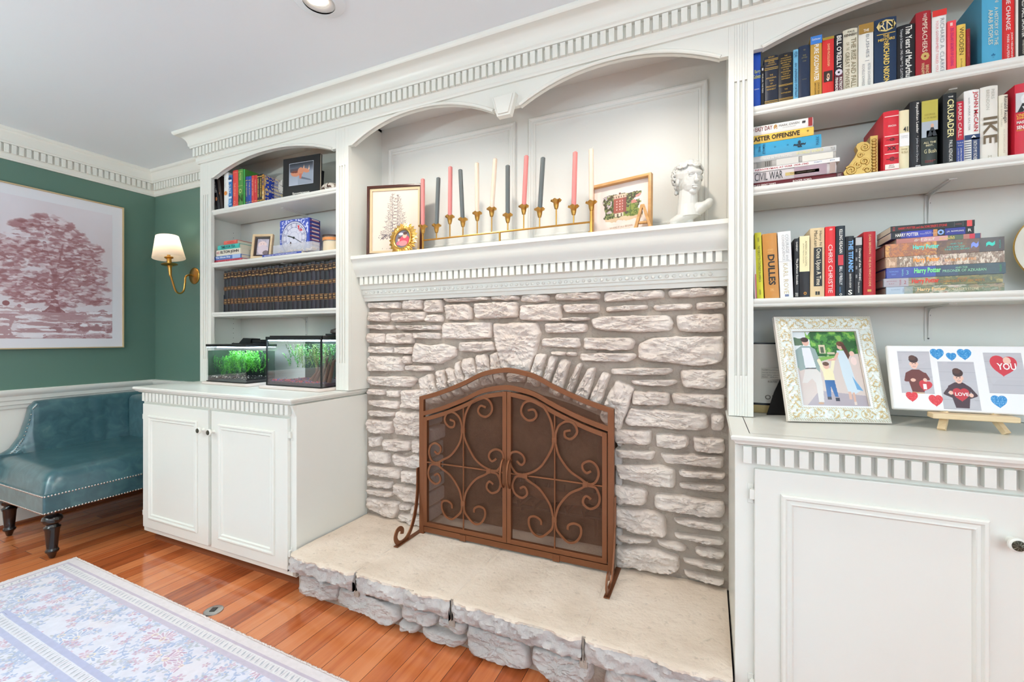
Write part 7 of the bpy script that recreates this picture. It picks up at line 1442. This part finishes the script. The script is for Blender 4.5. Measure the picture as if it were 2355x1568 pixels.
    cv.ell(X * .17, .245, .018, .018, D); cv.ell(X * .26, .23, .010, .012, P); return cv
AY0, AY1, AZ0, AZ1 = 1.015, 1.781, 1.092, 2.117
t = thing('framed_print', 'large rose-toned print of an oak tree in a thin gold frame on the green wall', 'wall art', (XW, 1.4, 1.1))
ML = Matrix.Translation((XW, AY0, AZ0)) @ LEFTW; aw, ah = AY1 - AY0, AZ1 - AZ0
b = MB(ML); b.sweep([(0, 0), (0, .022), (.006, .022), (.007, .016), (.007, 0)], [(0, 0), (0, ah), (aw, ah), (aw, 0)], mat((206, 182, 142), .35, .3, name='pale_gold_frame'), closed=True); b.build('frame', t)
b = MB(ML); b.box(.005, aw - .005, .005, ah - .005, 0, .010, mat((228, 227, 233), .85, name='white_mat_board')); b.build('mat_board', t)
mg = .066; pic_oak(aw - 2 * mg, ah - 2 * mg - .004).grid('print', ML @ Matrix.Translation((mg, mg, .0108)), t, .8)

# ================================================================ rug
RW, RH = 3.2, 2.3; RX, RY = -3.043, 1.168
def stamp(cv, x, y, rx, ry, rot, col, al=1.0, sc=1.0):
    """a small rotated ellipse, painted only in its own neighbourhood (canvas units)"""
    ny, nx = cv.x.shape; X = cv.x.max(); R = max(rx, ry) * 1.1; i0, i1 = max(0, int((x - R) / X * nx)), int((x + R) / X * nx) + 2; j0, j1 = max(0, int((y - R) * ny)), int((y + R) * ny) + 2
    if i1 <= i0 or j1 <= j0 or i0 >= nx or j0 >= ny: return
    sl = (slice(j0, j1), slice(i0, i1)); dx, dy = cv.x[sl] - x, cv.y[sl] - y; c, q = math.cos(rot), math.sin(rot)
    m = ((((dx * c + dy * q) / rx) ** 2 + ((dy * c - dx * q) / ry) ** 2) < 1)[..., None] * al; cv.c[sl] = cv.c[sl] * (1 - m) + np.array(col, float) * m
def pic_rug():
    # only the part near the fireplace is woven finely; the grid runs from the corner
    w, h = 2.30, .78; cv = Cv(w, h, 1050, 356, (226, 224, 236)); X = cv.x * h; Y = h - cv.y * h          # metres from the left end and from the long edge
    e = np.minimum(X, Y); al = np.where(Y < X, X, Y); n3 = fbm(X * 60, Y * 60, 3, 3); n5 = fbm(X * 5, Y * 5, 3, 14)
    cv.put(n5 > .52, (226, 228, 240), .6); cv.put(n5 < .40, (236, 230, 234), .6)
    r = random.Random(21); U = h; BLU = [(164, 178, 210), (176, 188, 216), (150, 168, 204), (186, 194, 214)]; PNK = [(200, 164, 184), (212, 178, 194), (188, 150, 174), (206, 186, 196)]; GRY = [(176, 182, 190), (188, 190, 196)]
    def S(x, y, a, b, rot, c, al=1.0): stamp(cv, x / U, y / U, a / U, b / U, rot, c, al)
    for k in range(430):                                   # vines with leaves
        x, y, a = r.uniform(0, w), r.uniform(0, h), r.uniform(0, 6.28); cu = r.uniform(-.5, .5); col = r.choice(BLU); vc = r.choice(GRY + BLU)
        for q in range(r.randint(14, 30)):
            x += .006 * math.cos(a); y += .006 * math.sin(a); a += cu * .3 + r.uniform(-.15, .15); S(x, y, .0042, .0017, a, vc)
            if q % 4 == 1:
                for sd in (-1, 1): S(x + .009 * math.cos(a + sd * .9), y + .009 * math.sin(a + sd * .9), .0105, .0040, a + sd * .8, r.choice([col, r.choice(GRY), r.choice(BLU)]), .9)
    for k in range(720):                                   # five-petal flowers
        x, y, R = r.uniform(0, w), r.uniform(0, h), r.uniform(.006, .014); P = PNK if r.random() < .62 else BLU; a0 = r.uniform(0, 6)
        for q in range(5): a = a0 + q * 1.2566; S(x + R * math.cos(a), y + R * math.sin(a), R * .62, R * .40, a, r.choice(P), .95)
        S(x, y, R * .28, R * .28, 0, (232, 214, 190) if r.random() < .5 else (220, 190, 200))
    for k in range(52):                                    # large lotus heads with pale outline
        x, y, R = r.uniform(0, w), r.uniform(0, h), r.uniform(.026, .040); a0 = r.uniform(0, 6); P = r.choice([PNK, BLU, PNK])
        for q in range(7):
            a = a0 - 1.2 + q * .4; S(x + R * .7 * math.cos(a), y + R * .7 * math.sin(a), R * .66, R * .20, a, (244, 241, 246)); S(x + R * .7 * math.cos(a), y + R * .7 * math.sin(a), R * .54, R * .13, a, P[q % 4])
        S(x, y, R * .34, R * .26, a0, (236, 222, 200)); S(x, y, R * .2, R * .14, a0, P[0])
    for a0, a1, c in ((.0, .038, (230, 220, 218)), (.038, .050, (192, 176, 190)), (.050, .084, (232, 228, 226)), (.084, .105, (196, 184, 200)), (.335, .357, (174, 178, 210)), (.357, .393, (230, 231, 238)), (.393, .415, (178, 182, 212))): cv.put((e >= a0) & (e < a1), c)
    for a0, a1 in ((.053, .081), (.360, .390)):
        m = (e > a0) & (e < a1); q = (al / .026) % 1; s = (e - a0) / (a1 - a0); cv.put(m & (np.abs(q - .35 - .3 * s) < .14 * np.sin(PI * s)), (166, 168, 176)); cv.put(m & (np.abs(q - .9) < .05), (206, 192, 198))
    cv.c = (cv.c * .78 + np.array((206, 204, 224)) * .22) * (.97 + .06 * n3[..., None]); return cv, n3
cv, n3 = pic_rug()
t = thing('rug', 'pastel floral rug with cream, mauve and blue borders on the wood floor', 'rug', (RX, RY, 0))
M = T(RX, RY - .78, 0.0005, rz=0); z = .009 + .0015 * n3; e = np.minimum(cv.x * .78, .78 - cv.y * .78); z = z * np.clip(e / .006 + .15, 0, 1) + .004 * np.exp(-((cv.x * .78 - .30 - .12 * cv.y) / .02) ** 2) * (cv.y < .55)
M = T(RX, RY, .0005) @ Matrix.Rotation(-.026, 4, 'Z') @ Matrix.Translation((0, -.78, 0))
o = cv.grid('pile', M, t, .95, z=z); o.data.polygons.foreach_set('use_smooth', [True] * len(o.data.polygons))
b = MB(T(RX, RY, .0005) @ Matrix.Rotation(-.026, 4, 'Z')); b.box(.012, 3.5, -2.2, -.778, 0, .009, mat((206, 204, 218), .95, name='rug_field')); b.box(2.30, 3.5, -.778, -.02, 0, .009, mat((206, 204, 218), .95, name='rug_field')); b.build('field', t)
b = MB(T(RX, RY, .0005) @ Matrix.Rotation(-.026, 4, 'Z')); rnd = random.Random(2)
for i in range(900):
    x = 2.30 * i / 900; b.ball((x, .001 + rnd.uniform(-.002, .003), .005), (.0022, .0045, .0045), mat((228, 216, 212), .95, name='wool_edge'), 5)
for i in range(310):
    y = -.78 * i / 310; b.ball((.001 + rnd.uniform(-.003, .002), y, .005), (.0045, .0022, .0045), mat((228, 216, 212), .95, name='wool_edge'), 5)
b.build('fringe', t, smooth=80)
# floor outlet
t = thing('floor_outlet', 'round steel floor outlet cover set in the wood floor beside the rug', 'floor outlet', (-1.925, 1.187, 0))
b = MB(T(-1.925, 1.187, 0)); b.lathe([(.001, 0), (.037, 0), (.036, .004), (.030, .006), (.001, .006)], mat((190, 188, 184), .3, .9, name='steel_cover'), 40); b.build('cover', t)
b = MB(T(-1.925, 1.187, .0062, rz=.5)); b.box(-.011, .011, -.014, .014, 0, .002, mat((44, 40, 38), .4)); b.build('socket', t, bevel=.001)
